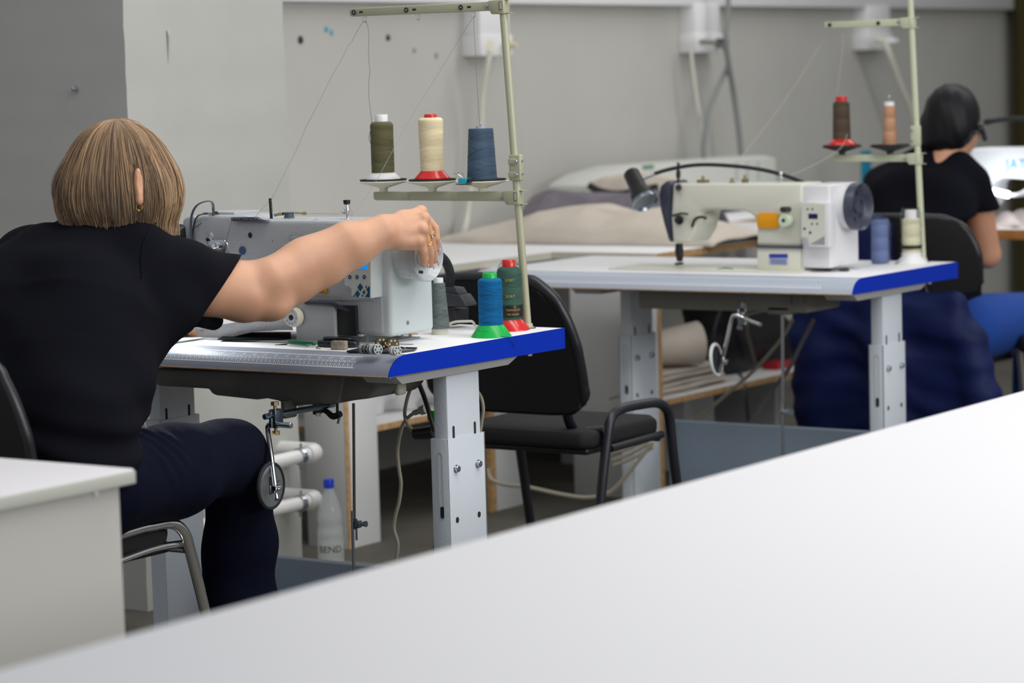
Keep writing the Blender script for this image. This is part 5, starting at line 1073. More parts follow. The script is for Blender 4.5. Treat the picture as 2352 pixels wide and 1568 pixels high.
# ---------------- hair
HT = bpy.data.materials.new('blonde_hair'); HT.use_nodes = True; nt = HT.node_tree; b_ = nt.nodes['Principled BSDF']; b_.inputs['Roughness'].default_value = 0.42; b_.inputs['Specular IOR Level'].default_value = 0.35
an = nt.nodes.new('ShaderNodeAttribute'); an.attribute_name = 'tint'; nt.links.new(an.outputs['Color'], b_.inputs['Base Color']); b_.inputs['Sheen Weight'].default_value = 0.1
def make_hair(parent, cu, cv, cy, prof, ratio, n, seed, cols, gap=None, hemf=None, r0=0.0007):
    """strands falling from the crown; prof: (pixel row, half width in metres) outline, cu(v): axis column"""
    R = np.random.RandomState(seed); top = np.array(PY(cu, cv, cy)); ncl = 230; NS = 22
    zs = np.array([PY(cu, v, cy)[2] for v, _ in prof]); hw = np.array([w for _, w in prof])
    dist = np.concatenate([[0], np.cumsum(np.hypot(np.diff(zs), np.diff(hw)))])
    cl_phi = R.uniform(0, 2*pi, ncl); cl_len = R.normal(0, 0.012, ncl); cl_w = R.uniform(0.001, 0.0055, ncl); cl_ph = R.uniform(0, 6.28, ncl); cl_c = R.rand(ncl); cl_lay = R.uniform(0.95, 1.0, ncl)
    Vs, Fs, Cs = [], [], []; nb = 0
    for i in range(n):
        c = R.randint(ncl); spread = R.normal(0, 0.085); phi0 = cl_phi[c]+spread; lay = cl_lay[c]*R.uniform(0.965, 1.0)
        hl = hemf(phi0) if hemf else 0; Lm = dist[-1]*(1+0)+hl+cl_len[c]+R.normal(0, 0.006); Lm = min(Lm, dist[-1]+0.03)
        st = R.uniform(0.0, 0.035) if R.rand() < 0.8 else R.uniform(0.03, 0.12)
        d = np.linspace(st, Lm, NS); t = (d-st)/(Lm-st)
        z = np.interp(d, dist, zs)-np.maximum(0, d-dist[-1]); w = np.interp(d, dist, hw)
        phi = cl_phi[c]+spread*(1-0.45*t)+0.02*np.sin(5*t+cl_ph[c])+R.normal(0, 0.01)
        lf = max(0.0, -cos(phi0)-0.15)*1.2; fly = 0.004*R.rand()**6*4*(R.rand() < 0.06); rr = w*lay+fly*np.sin(pi*t)+(cl_w[c]+0.008*lf)*np.sin(7*t+cl_ph[c])*t**1.5-0.02*lf*cl_c[c]*np.clip(t-0.6, 0, 1)**1.3+R.normal(0, 0.0012)
        if gap is not None:
            g = gap(phi0 % (2*pi))
        sx = np.cos(phi)*rr; sf = np.sin(phi)*rr*ratio
        P_ = top[None, :]*[[1, 1, 0]]+sx[:, None]*sdir[None, :]+sf[:, None]*fdir_[None, :]; P_[:, 2] = z
        if gap is not None and g in (1, 3):
            keep = z > (gap.z1 if g == 1 else gap.z3)
            if keep.sum() < 4: continue
            P_ = P_[keep]; t = t[keep]
        m_ = len(P_); tan = np.gradient(P_, axis=0); tan /= np.linalg.norm(tan, axis=1)[:, None]+1e-9
        out = np.stack([P_[:, 0]-top[0], P_[:, 1]-top[1], np.full(m_, 0.02)], 1); out -= tan*(out*tan).sum(1)[:, None]; out /= np.linalg.norm(out, axis=1)[:, None]+1e-9; sd = np.cross(tan, out)
        rad = r0*(0.55+0.45*np.sin(pi*np.clip(t*0.9+0.08, 0, 1)))[:, None]
        V3 = np.stack([P_+out*rad, P_-out*rad*0.5+sd*rad, P_-out*rad*0.5-sd*rad], 1).reshape(-1, 3)
        ii = np.arange(m_-1)[:, None]*3+nb
        for a in range(3):
            b = (a+1) % 3; Fs.append(np.concatenate([ii+a, ii+b, ii+3+b, ii+3+a], 1))
        root, tip, hi_ = cols; k = np.clip(0.25+0.75*t, 0, 1)[:, None]; base = np.array(root)*(1-k)+np.array(tip)*k
        x = np.clip(cl_c[c]*0.6+R.rand()*0.5, 0, 1); base = base*(1-x*0.75)+np.array(hi_)*x*0.75; base = base*R.uniform(0.78, 1.25)*(0.76+0.62*cl_c[c])
        Cs.append(np.repeat(np.concatenate([base, np.ones((m_, 1))], 1), 3, axis=0)); Vs.append(V3); nb += len(V3)
    o = np_obj('hair', np.concatenate(Vs), np.concatenate(Fs), HT, parent, attr=np.concatenate(Cs))
    return o, top, zs, hw
prof0 = [(273.5, 0.004), (276, 0.022), (281, 0.040), (290, 0.055), (303, 0.070), (326, 0.086), (346, 0.097), (368, 0.107), (392, 0.118), (422, 0.1255), (453, 0.1275), (478, 0.1255), (500, 0.119), (512, 0.112)]
pv = np.array([v for v, _ in prof0], float); pw = np.array([w for _, w in prof0]); gv = np.concatenate([[273.5, 274.5, 276], np.linspace(278.5, 510, 26)]); gw = np.interp(gv, pv, pw)
for _ in range(2): gw[4:-1] = 0.25*gw[3:-2]+0.5*gw[4:-1]+0.25*gw[5:]
prof = list(zip(gv, gw))
earphi = atan2(-0.92, 0.44)
class Gap:
    z1 = float(PY(300, 378, 3.94)[2]); z3 = float(HEAD[2]+0.045)
    def __call__(s, ph):
        d = (ph-(earphi % (2*pi))+pi) % (2*pi)-pi
        if abs(d+0.02) < 0.048: return 1
        fd = (ph-1.02+pi) % (2*pi)-pi      # the open face
        if abs(fd) < 0.42: return 3
        return 0
def hemf(phi):
    x = cos(phi); y = sin(phi)
    return 0.030*max(0, x)**1.5+0.006*(x < -0.3)+(0.012 if (-0.95 < y < -0.3 and -0.3 < x < 0.2) else 0)
hc = ((0.17, 0.085, 0.04), (0.235, 0.165, 0.112), (0.47, 0.31, 0.175))
hair, top, zs, hw = make_hair(WM, 267, 274, 3.955, prof, 1.0, 6000, 11, hc, Gap(), hemf)
# dark under-layer so the gaps between strands read as depth, open at the face
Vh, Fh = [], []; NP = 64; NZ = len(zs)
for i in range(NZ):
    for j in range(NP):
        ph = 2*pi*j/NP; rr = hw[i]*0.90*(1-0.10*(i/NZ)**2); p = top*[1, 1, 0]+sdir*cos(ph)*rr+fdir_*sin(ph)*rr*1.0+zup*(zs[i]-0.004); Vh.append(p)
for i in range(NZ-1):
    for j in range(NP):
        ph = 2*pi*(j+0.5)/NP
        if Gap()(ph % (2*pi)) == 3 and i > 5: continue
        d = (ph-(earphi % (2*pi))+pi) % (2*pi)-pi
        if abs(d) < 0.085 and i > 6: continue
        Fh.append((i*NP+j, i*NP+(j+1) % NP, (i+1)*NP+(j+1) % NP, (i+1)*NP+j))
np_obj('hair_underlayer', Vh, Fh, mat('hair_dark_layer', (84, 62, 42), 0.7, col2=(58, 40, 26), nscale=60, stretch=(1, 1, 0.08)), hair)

s = SDF(HEAD-0.14, HEAD+0.14, 0.0045)
s.ell(HEAD-fwd*0.002+hup*0.014, (0.0765, 0.0905, 0.0915), 0.0, RH); s.ell(HEAD+fwd*0.085-hup*0.035, (0.062, 0.062, 0.082), 0, RH, sub=True); s.cut(HEAD-hup*0.055, -hup)
s.ell(HEAD+ear*0.085-hup*0.01, (0.030, 0.028, 0.040), 0, RH, sub=True); s.ell(HEAD-ear*0.085-hup*0.01, (0.030, 0.028, 0.040), 0, RH, sub=True)
V, F = s.mesh(2); np_obj('hair_crown', V, F, mat('blonde_hair_cap', (150, 112, 74), 0.55, col2=(104, 72, 44), nscale=60, stretch=(1, 1, 0.1)), hair); del s
# ================================================================ WORKPIECE
FELT = mat('grey_felt', (176, 178, 182), 0.95, noise=0.18, nscale=350, bump=0.5, bscale=500)
q = MB()
def feltf(u, v):
    # u along X from the needle to the pillar, v front to back
    up = [(443, 773), (470, 768), (520, 757), (570, 748), (620, 740), (668, 732), (690, 728)]
    lo_ = [(445, 777), (480, 776), (520, 777), (560, 773), (600, 764), (650, 760), (690, 759)]
    return None
tp_ = [(441, 770), (455, 764), (480, 752), (520, 744), (580, 736), (640, 724), (672, 718)]
bt_ = [(441, 778), (465, 778), (500, 778), (540, 772), (580, 762), (640, 758), (672, 758)]
def lerpl(L_, t):
    t *= len(L_)-1; i = min(int(t), len(L_)-2); k = t-i; return L_[i][0]*(1-k)+L_[i+1][0]*k, L_[i][1]*(1-k)+L_[i+1][1]*k
Zt_ = 0.7845
def feltf(u, v):
    a = lerpl(bt_, u); b = lerpl(tp_, u)
    p0 = PY(a[0], a[1], 4.462+0.02*u); p1 = PY(b[0], b[1], 4.487)
    if v < 0.6: k = v/0.6; p = p0*(1-k)+p1*k; return p+Vector((0, -0.006*sin(pi*k), 0.0))
    k = (v-0.6)/0.4; e = Vector((p1.x, 4.60, Zt_+0.004+(p1.z-Zt_)*0.4)); p = p1*(1-k)+e*k; p.z = max(p.z+0.006*sin(pi*k), Zt_); return p
q.grid(feltf, 60, 24, 0.002); tag(q.build('felt_piece', FELT), 'curved grey felt workpiece under the machine arm at the woman\'s fingers', 'fabric')
q = MB(); q.prism([PZ(500, 780, 0.7845), PZ(560, 781, 0.7845), PZ(640, 781, 0.7845), PZ(668, 778, 0.7845), PZ(668, 764, 0.7845), PZ(560, 765, 0.7845), PZ(520, 770, 0.7845)], (0, 0, 0.002)); tag(q.build('void_sheet', mat('void_black', (14, 14, 16), 0.95, spec=0.1)), 'black sheet added on the machine bed for the shade under the grey felt', 'fabric')  # flat black sheet stands in for the dark void beneath the felt arch
q = MB(); q.box(onT(398, 790)+Vector((0, 0, 0.004)), onT(436, 779)+Vector((0, 0, 0.005))); t = tag(q.build('paper_slip', mat('pale_mint', (206, 226, 222), 0.6)), 'pale slip of cloth under the woman\'s left hand', 'cloth slip')
# work light of the machine, shining on the needle area
l = bpy.data.lights.new('work_lamp', 'SPOT'); l.energy = 9; l.spot_size = radians(70); l.spot_blend = 0.6; l.shadow_soft_size = 0.012; l.color = (0.86, 0.93, 1.0)
lo_o = bpy.data.objects.new('work_lamp', l); COL.objects.link(lo_o); lo_o.location = (-4.02, 4.42, 0.93)
lo_o.rotation_euler = (Vector((-3.885, 4.335, 0.78))-Vector(lo_o.location)).to_track_quat('-Z', 'Y').to_euler()
# ================================================================ CHAIRS
def tubef(q, pts, r, flat=None): q.tube(pts, r, 14, 6, flat=flat)
def office_chair(label, M, seat, sx, sy, zs, fr, back, cush, ends=True, loc=None):
    t = thing('office_chair', label, 'chair', loc or ((sx[0]+sx[1])/2, (sy[0]+sy[1])/2, 0))
    q = MB()
    def sf(u, v):
        x = sx[0]+(sx[1]-sx[0])*u; y = sy[0]+(sy[1]-sy[0])*v; e = max(0, abs(u-0.5)*2-0.8)/0.2; f_ = max(0, abs(v-0.5)*2-0.8)/0.2
        return (x, y, zs-0.010*e*e-0.012*f_*f_-0.006*sin(pi*v))
    q.prism([(sx[0]+0.02, sy[0], zs-0.035), (sx[1]-0.02, sy[0], zs-0.035), (sx[1], sy[0]+0.03, zs-0.035), (sx[1], sy[1]-0.06, zs-0.035), (sx[1]-0.05, sy[1], zs-0.035), (sx[0]+0.05, sy[1], zs-0.035), (sx[0], sy[1]-0.06, zs-0.035), (sx[0], sy[0]+0.03, zs-0.035)], (0, 0, 0.040), 0.014, 4)
    q.build('seat', cush, t, angle=60)
    q = MB(); q.box((sx[0]+0.015, sy[0]+0.02, zs-0.052), (sx[1]-0.015, sy[1]-0.03, zs-0.034), 0.008, seg=3); q.build('seat_shell', BLACKP, t)
    for i, (pts, r, fl_) in enumerate(fr['side']):
        q = MB(); tubef(q, pts, r, fl_); q.build('side_frame', M, t)
    for pts, r in fr['rails']:
        q = MB(); tubef(q, pts, r); q.build('seat_rail', M, t)
    for pts, r in fr['back']:
        q = MB(); tubef(q, pts, r); q.build('back_support', M, t)
    c, w, h, ty, bow = back
    q = MB()
    def bf(u, v):
        a = (u-0.5)*2; b = (v-0.5)*2
        # superellipse-ish outline
        k = (1-0.16*max(0, b)**3*1.0-0.05*max(0, -b)**3); x = c[0]+a*w/2*k*(1-0.10*max(0, b)); z = c[2]+b*h/2*(1-0.10*abs(a)**4); y = c[1]-ty*b+bow*(a*a)
        return (x, y, z)
    q.grid(bf, 24, 24, 0.028); bo = q.build('backrest', cush, t)
    q = MB(); q.tube([Vector(bf(i/12, 1))+Vector((0, -0.012, 0)) for i in range(1, 12)]+[Vector(bf(1, 1-i/12))+Vector((0, -0.012, 0)) for i in range(1, 12)]+[Vector(bf(1-i/12, 0))+Vector((0, -0.012, 0)) for i in range(1, 12)]+[Vector(bf(0, i/12))+Vector((0, -0.012, 0)) for i in range(1, 12)]+[Vector(bf(1/12, 1))+Vector((0, -0.012, 0))], 0.016, 10, 3); q.build('back_edge', mat('black_plastic_edge', (22, 23, 30), 0.35), bo)
    return t
CUSH = mat('black_upholstery', (20, 20, 24), 0.85, bump=0.4, bscale=500)
# the woman's chair: chrome frame
xr, xl_ = -3.548, -3.99
a1 = [Vector(PX(262, 1228, xr)), Vector(PX(300, 1219, xr)), Vector(PX(350, 1207, xr)), Vector(PX(385, 1201, xr)), Vector(PX(408, 1207, xr)), Vector(PX(426, 1228, xr)), Vector(PX(436, 1262, xr)), Vector(PX(456, 1340, xr)), Vector(PX(478, 1430, xr))]
fl = a1[-1]+(a1[-1]-a1[-2])*((a1[-1].z)/(a1[-2].z-a1[-1].z)); fl.z = 0.005
bk = [Vector((xr, 3.40, 0.005)), Vector((xr, 3.43, 0.20)), Vector((xr, 3.47, 0.38)), Vector((xr, 3.51, 0.445)), Vector((xr, 3.58, 0.462))]
side_r = bk+a1[1:]+[fl]
side_l = [Vector((xl_, p.y, p.z)) for p in side_r]
pr_ = PX(428, 1259, xr-0.012)
office_chair('chrome-framed chair with black seat on which the blonde woman sits', CHROME, None, (-3.985, -3.560), (3.50, 3.985), 0.463,
    {'side': [(side_r, 0.0115, None), (side_l, 0.0115, None)], 'rails': [([Vector((xr-0.01, 3.50, 0.425)), Vector((xr-0.01, 3.7, 0.418)), Vector(PX(345, 1262, xr-0.012)), Vector(PX(420, 1248, xr-0.012))], 0.008), ([pr_, Vector((xl_+0.01, pr_.y, pr_.z))], 0.0105)],
     'back': [([Vector((x, 3.52, 0.43)), Vector((x, 3.46, 0.44)), Vector((x, 3.42, 0.52)), Vector((x, 3.40, 0.66))], 0.011) for x in (-3.60, -3.94)]},
    ((-3.72, 3.42, 0.71), 0.50, 0.34, 0.03, 0.05), CUSH, loc=(-3.77, 3.7, 0))
# the empty chair, black tube
xr = -3.475; xl_ = -3.945
def sidef(x, pts): return [Vector(PX(u, v, x)) for u, v in pts]
R_pts = sidef(xr, [(1376, 1190), (1384, 1100), (1393, 1020), (1400, 970), (1412, 948), (1435, 936), (1475, 928), (1508, 925), (1528, 936), (1538, 962), (1546, 1040), (1556, 1120)])
e0 = R_pts[0]+(R_pts[0]-R_pts[1])*(R_pts[0].z/(R_pts[1].z-R_pts[0].z)); e0.z = 0.005; e1 = R_pts[-1]+(R_pts[-1]-R_pts[-2])*(R_pts[-1].z/(R_pts[-2].z-R_pts[-1].z)); e1.z = 0.005
R_pts = [e0]+R_pts+[e1]
L_pts = [Vector((xl_, p.y, p.z)) for p in R_pts]
tubb = ([Vector(PY(1297, 905, 5.40)), Vector(PY(1303, 950, 5.41)), Vector(PY(1312, 978, 5.43)), Vector(PY(1330, 992, 5.47)), Vector(PX(1395, 988, xr+0.0))], 0.0125)
bxs = tubb[0][0].x
tubl = ([Vector((bxs-0.36, p.y, p.z)) for p in tubb[0]], 0.0125)
yb = 5.36
office_chair('empty black chair with black tube frame between the two sewing tables', BLACKM, None, (-3.915, -3.492), (5.36, 5.745), 0.472,
    {'side': [(R_pts, 0.0125, None), (L_pts, 0.0125, None)], 'rails': [([Vector(PX(1404, 1001, xr)), Vector(PX(1404, 1001, xr))+Vector((-0.46, 0, 0))], 0.0105), ([Vector((xr-0.01, 5.45, 0.43)), Vector((xr-0.01, 5.69, 0.435))], 0.010), ([Vector((xr-0.005, 5.67, 0.43)), Vector((xl_+0.005, 5.67, 0.43))], 0.0105)],
     'back': [tubb, tubl]}, (((PY(1340, 900, yb).x-0.225), yb, 0.690), 0.455, 0.325, 0.045, -0.02), CUSH, loc=(-3.70, 5.65, 0))
# ================================================================ CUTTING TABLES ALONG THE WALL
CW = mat('white_melamine', (222, 223, 224), 0.5)
CRE = mat('cream_edge', (206, 203, 188), 0.5)
def cut_table(x0, x1, y0, y1, label, legs, shelf, edge=None):
    t = thing('work_table', label, 'work table', ((x0+x1)/2, (y0+y1)/2, 0))
    q = MB(); q.box((x0, y0, 0.7565), (x1-0.001, y1, 0.78), 0.001); q.build('tabletop', LAM, t)
    q = MB(); q.box((x1-0.0015, y0, 0.756), (x1+0.0005, y1, 0.7785)); q.build('long_edge', WOODE if edge is None else edge, t)
    q = MB(); q.box((x0, y0-0.001, 0.756), (x1, y0+0.0005, 0.7785)); q.build('short_edge', CRE, t)
    for (a, b, w) in legs:
        q = MB(); q.box(a, b, 0.001); q.build('leg_panel', CW, t)
        if w is not None: q = MB(); q.box(*w); q.build('panel_edge', WOODE, t)
    for (a, b) in shelf:
        q = MB(); q.box(a, b, 0.001); q.build('shelf', CW, t)
        q = MB(); q.box((b[0]-0.001, a[1], a[2]-0.0003), (b[0]+0.0008, b[1], b[2]-0.002)); q.box((a[0], a[1]-0.0008, a[2]-0.0003), (b[0], a[1]+0.001, b[2]-0.002)); q.build('shelf_edge', WOODE, t)
    return t
Ya = PX(806, 1100, -4.72).y; Yb_ = PX(870, 1100, -4.72).y
cut_table(-5.55, -4.74, Ya-0.03, 7.095, 'white topped work table with raw chipboard panels standing behind the column', [
    ((-4.87, Ya-0.018, 0), (-4.7215, Ya, 0.756), ((-4.7225, Ya-0.0185, 0), (-4.7205, Ya+0.001, 0.756))),
    ((-4.738, Ya+0.0005, 0), (-4.72, Yb_, 0.756), None),
    ((-4.738, 6.72, 0), (-4.72, 6.87, 0.756), ((-4.7385, 6.695, 0), (-4.7195, 6.722, 0.756))),
    ((-5.54, Ya, 0), (-5.52, 7.0, 0.756), None)],
    [((-5.5, 6.05, 0.318), (-4.75, 7.05, 0.338))], CRE)
cut_table(-5.55, -4.35, 7.10, 8.45, 'long white topped work table with a brown edge behind the far sewing machine', [
    ((-4.372, PX(1343, 800, -4.354).y+0.34, 0), (-4.354, 7.12+0.0, 0.756), None),
    ((-4.68, 7.102, 0), (-4.354, 7.12, 0.756), ((-4.356, 7.10, 0), (-4.3525, 7.1215, 0.756))),
    ((-5.1, 7.66, 0), (-4.60, 7.68, 0.31), None), ((-4.62, 7.68, 0), (-4.60, 7.86, 0.31), None), ((-5.1, 8.2, 0), (-4.55, 8.22, 0.31), None), ((-4.40, 8.40, 0), (-4.36, 8.43, 0.756), None)],
    [((-5.5, 7.125, 0.285), (-4.41, 8.6, 0.305))])
cut_table(-5.55, -5.0, 8.452, 9.75, 'narrow white work table carrying the pale machine housing by the wall', [((-5.5, 9.6, 0), (-5.45, 9.65, 0.756), None), ((-5.05, 9.68, 0), (-5.02, 9.72, 0.756), None)], [])
# cloth piles on the work tables
def cloth(name, fn, nu, nv, m, label, thick=0.004, group=None, cat='fabric'):
    q = MB(); q.grid(fn, nu, nv, thick); return tag(q.build(name, m, angle=180), label, cat, group)
LIN = mat('linen_beige', (206, 196, 184), 0.95, noise=0.05, nscale=12, bump=0.6, bscale=40)
GRC = mat('grey_violet_cloth', (118, 112, 122), 0.95, noise=0.12, nscale=20, bump=0.6, bscale=60)
DKC = mat('charcoal_cloth', (58, 54, 56), 0.95, noise=0.15, nscale=20)
def pile(name, outline, y0, depth, m, label, amp=0.01, seed=0, zf=0.783):
    """cloth heap seen from the aisle: top edge pixels on plane Y=y0, rising from the table and falling away behind"""
    pts = [PY(u, v, y0) for u, v in outline]
    xs = np.array([p.x for p in pts]); zs_ = np.array([p.z for p in pts])
    def fn(u, v):
        x = xs[0]+(xs[-1]-xs[0])*u; h = np.interp(x, xs, zs_)-zf
        k = min(1.0, (v/0.30))**0.45 if v < 0.30 else (1.0 if v < 0.6 else max(0.0, cos((v-0.6)/0.4*pi/2)))
        yy = y0-0.10+depth*v
        f = amp*(sin(11*x+5*v+seed+2*sin(5*x+3*v))+0.7*sin(19*x-11*v+seed*2+1.5*sin(8*x))+0.4*sin(34*yy+15*x))*0.5
        return (x, yy+f*(1 if v < 0.3 else 0)*1.2, max(zf, zf+h*k+(f*0.6*k if v > 0.05 else 0)))
    return cloth(name, fn, 90, 26, m, label, 0.005)
pile('linen_pile', [(1028, 548), (1040, 534), (1080, 524), (1130, 519), (1180, 506), (1225, 485), (1290, 480), (1340, 475), (1400, 492), (1460, 486), (1530, 500), (1600, 512), (1650, 528), (1672, 548)], 7.48, 0.42, LIN, 'long heap of beige linen on the work table behind the thread stand pole', 0.012, 1)
pile('grey_cloth_pile', [(1215, 470), (1222, 450), (1260, 438), (1330, 446), (1400, 450), (1460, 440), (1530, 446), (1600, 470)], 7.92, 0.35, GRC, 'folded grey-violet cloth lying behind the beige linen heap', 0.008, 2)
pile('linen_fold', [(1350, 440), (1362, 418), (1400, 402), (1450, 398), (1500, 400), (1560, 412), (1620, 440)], 8.25, 0.25, LIN, 'beige folded cloth with a dark underside on top of the grey cloth', 0.006, 3)
q = MB(); q.tube([PY(1353, 426, 8.1), PY(1380, 440, 8.1), PY(1420, 446, 8.1), PY(1470, 438, 8.1), PY(1510, 430, 8.1)], 0.014, 8, flat=(1, 0.7, (1, 0, 0))); tag(q.build('dark_cloth_fold', DKC), 'dark rolled fold of cloth between the beige fold and the grey cloth', 'fabric')
# the pale appliance behind the cloth
t = thing('fusing_machine', 'pale machine housing with sloping top behind the cloth piles by the wall', 'machine', (-5.43, 8.7, 0.78))
APP = mat('pale_green_white', (206, 208, 202), 0.5)
q = MB(); xx = -5.30; q.prism([PX(1362, 425, xx), PX(1400, 400, xx), PX(1470, 380, xx), PX(1600, 370, xx), PX(1760, 357, xx), PX(1783, 362, xx), PX(1786, 470, xx), PX(1362, 490, xx)], (-0.20, 0, 0), 0.008, 2)
q.build('housing', APP, t)
q = MB(); q.prism([PX(1475, 380, xx+0.002), PX(1500, 378, xx+0.002), PX(1502, 386, xx+0.002), PX(1478, 388, xx+0.002)], (0.002, 0, 0)); q.build('green_badge', mat('dull_green', (96, 140, 112), 0.6), t)
for u in (1690, 1715, 1740): q = MB(); q.box(PX(u, 372, xx+0.001), PX(u+4, 420, xx+0.003)); q.build('vent_groove', mat('soft_grey', (168, 170, 166), 0.6), t)
q = MB(); q.box((-5.2, 7.95, 0.7803), (-4.42, 8.6, 0.784), 0.001); tag(q.build('paper_sheet', WHITE), 'white sheet of paper on the long work table seen through the far machine arch', 'paper')
q = MB(); q.tube([PX(1600, 537, -4.5), PX(1700, 534, -4.5), PX(1730, 530, -4.5)], 0.008, 8, flat=(0.6, 1, (0, 0, 1))); tag(q.build('cloth_edge', GRC), 'dark folded cloth edge on the white paper under the far machine arm', 'fabric')
# ---------------- on the shelf of the long table
q = MB()
def rollf(u, v):
    a = 2*pi*v*2.2; r = 0.030+0.032*v; return None
cr = PX(1500, 800, -4.55); ax_ = (PX(1585, 790, -4.47)-cr).normalized()
nrm = Vector((0, 0, 1)); bi = ax_.cross(nrm).normalized(); nrm = bi.cross(ax_)
def rollf(u, v):
    a = 2*pi*v*2.6+0.6; r = 0.018+0.058*v; r *= (1+0.14*sin(a*1.0+1))*(0.75+0.45*u); p = cr+ax_*((u-0.35)*0.24)+nrm*cos(a)*r*0.9+bi*sin(a)*r; return p
q.grid(rollf, 10, 90, 0.004); tag(q.build('fabric_roll', LIN, angle=60), 'loose roll of beige fabric leaning on the shelf above the folded stack', 'fabric roll')
for k in range(7):
    q = MB(); y0, y1 = 7.22+0.01*(k % 3), 7.72-0.02*(k % 2)-0.01*k; z = 0.3055+k*0.0125
    def sf2(u, v, z=z, y0=y0, y1=y1, k=k): 
        y = y0+(y1-y0)*v; x = -4.75+0.30*u; return (x-0.01*sin(k*2.0), y, z+0.0012*sin(9*v+k)+0.0008*sin(7*u+k*2))
    q.grid(sf2, 12, 20, 0.0085); tag(q.build('folded_fabric', LIN, angle=60), 'folded sheets of beige fabric in a stack on the low shelf', 'fabric', 'folded fabric sheets on the low shelf')
# black bag
t = thing('bag', 'slumped black bag with hanging straps on the low shelf under the far table', 'bag', (-4.62, 8.1, 0.306))
s = SDF((-5.0, 7.5, 0.29), (-4.3, 8.6, 0.72), 0.01)
s.cap((-4.62, 7.90, 0.40), (-4.62, 8.25, 0.40), 0.105, 0.11, 0.06); s.cap((-4.62, 7.86, 0.56), (-4.62, 8.22, 0.58), 0.10, 0.09, 0.06); s.cap((-4.62, 8.2, 0.36), (-4.60, 8.38, 0.35), 0.06, 0.045, 0.05)
s.add(wr(0.006, (20, 14, 30, 0, 1), (-20, 22, 18, 2, 1))); s.cut((-4.6, 8, 0.308), (0, 0, -1))
V, F = s.mesh(1); np_obj('bag_body', V, F, mat('black_nylon', (14, 14, 18), 0.5), t); del s
q = MB(); q.tube([PX(1722, 700, -4.5), PX(1716, 760, -4.49), PX(1726, 800, -4.49), PX(1734, 835, -4.5)], 0.010, 8, flat=(0.3, 1, (1, 0, 0))); q.build('strap', mat('grey_strap', (86, 80, 72), 0.8), t)
q = MB(); q.tube([PX(1660, 700, -4.5), PX(1640, 790, -4.48), PX(1700, 860, -4.44), PX(1712, 900, -4.40), PX(1722, 1000, -4.38), PX(1735, 1060, -4.38)], 0.009, 8, flat=(0.4, 1, (1, 0, 0))); q.build('long_strap', BLACKP, t)
pk = PX(1785, 842, -4.5); q = MB(); q.box(pk+Vector((-0.03, -0.05, -0.014)), pk+Vector((0.03, 0.05, 0.02)), 0.006); tag(q.build('red_blue_package', mat('red_package', (176, 34, 48), 0.5)), 'small red and white package beside the black bag', 'package')
# ---------------- on the shelf behind the column
s = SDF((-5.3, 6.1, 0.33), (-4.70, 6.75, 0.56), 0.01); s.cap((-4.95, 6.25, 0.40), (-4.92, 6.55, 0.40), 0.085, 0.08, 0.05); s.cap((-4.9, 6.4, 0.44), (-4.85, 6.5, 0.42), 0.06, 0.05, 0.04); s.add(wr(0.012, (40, 30, 50, 0, 1), (-38, 44, 30, 2, 1))); s.cut((-4.9, 6.4, 0.3385), (0, 0, -1))
V, F = s.mesh(0); o = np_obj('plastic_bag', V, F, mat('crumpled_white_plastic', (214, 214, 216), 0.25, bump=1.0, bscale=60), None); del s
tag(o, 'crumpled white plastic bag on the shelf behind the column', 'plastic bag')
# ================================================================ HEATING PIPES AND BOTTLE
def pipe(v0, label):
    t = thing('heating_pipe', label, 'pipe', (-4.5, 5.45, 0))
    a = PX(560, v0+22, -4.5); b = PX(708, v0-12, -4.5); d = (b-a).normalized()
    q = MB(); q.cyl(a-d*0.2, b, 0.0185, None, 24); q.build('pipe', mat('white_pipe', (232, 232, 230), 0.35), t)
    q = MB(); q.tube([b-d*0.004, b+d*0.018, b+d*0.034+Vector((-0.012, 0, 0.0)), b+d*0.044+Vector((-0.040, 0, 0.0)), b+d*0.046+Vector((-0.15, 0, 0))], [0.0235, 0.025, 0.0262, 0.024, 0.023], 18); q.build('elbow', MATS['white_pipe'], t)
    q = MB(); c = b-d*0.035; q.lathe([(0.0200, -0.008), (0.0222, -0.008), (0.0222, 0.008), (0.0200, 0.008)], c, d, 28, cap=False); q.torus(c-d*0.008, 0.0215, 0.0018, tuple(d)); q.torus(c+d*0.008, 0.0215, 0.0018, tuple(d)); q.cyl(c+Vector((0.004, 0, 0.02)), c+Vector((0.004, 0, 0.034)), 0.004, None, 8); q.cyl(c-Vector((0, 0, 0.02)), c-Vector((0, 0, 0.036)), 0.004, None, 8); q.cyl(c+Vector((-0.13, 0, 0)), c+Vector((-0.015, 0, 0)), 0.004, None, 8); q.build('pipe_clamp', ZINC, t)
pipe(1055, 'upper white heating pipe clamped to the column above the bottle')
pipe(1160, 'lower white heating pipe clamped to the column above the bottle') if False else pipe(1163, 'lower white heating pipe beside the bottle cap')
BB = Vector(PZ(758, 1316, 0.0)); BB = Vector((-4.42, PX(758, 1200, -4.42).y, 0.0))
zb = PX(758, 1316, -4.42).z
q = MB(); q.box((BB.x-0.12, BB.y-0.16, 0.0), (BB.x+0.06, BB.y+0.16, zb), 0.002)
tag(q.build('wooden_block', mat('grey_board', (120, 118, 112), 0.8)), 'low grey board on the floor under the plastic bottle', 'board')
def bz(v): return PX(758, v, -4.42).z
t = thing('plastic_bottle', 'clear plastic bottle with blue cap standing beside the white panel', 'bottle', (BB.x, BB.y, zb))
BOT = mat('clear_pet', (236, 242, 244), 0.06, alpha=0.28, spec=0.8)
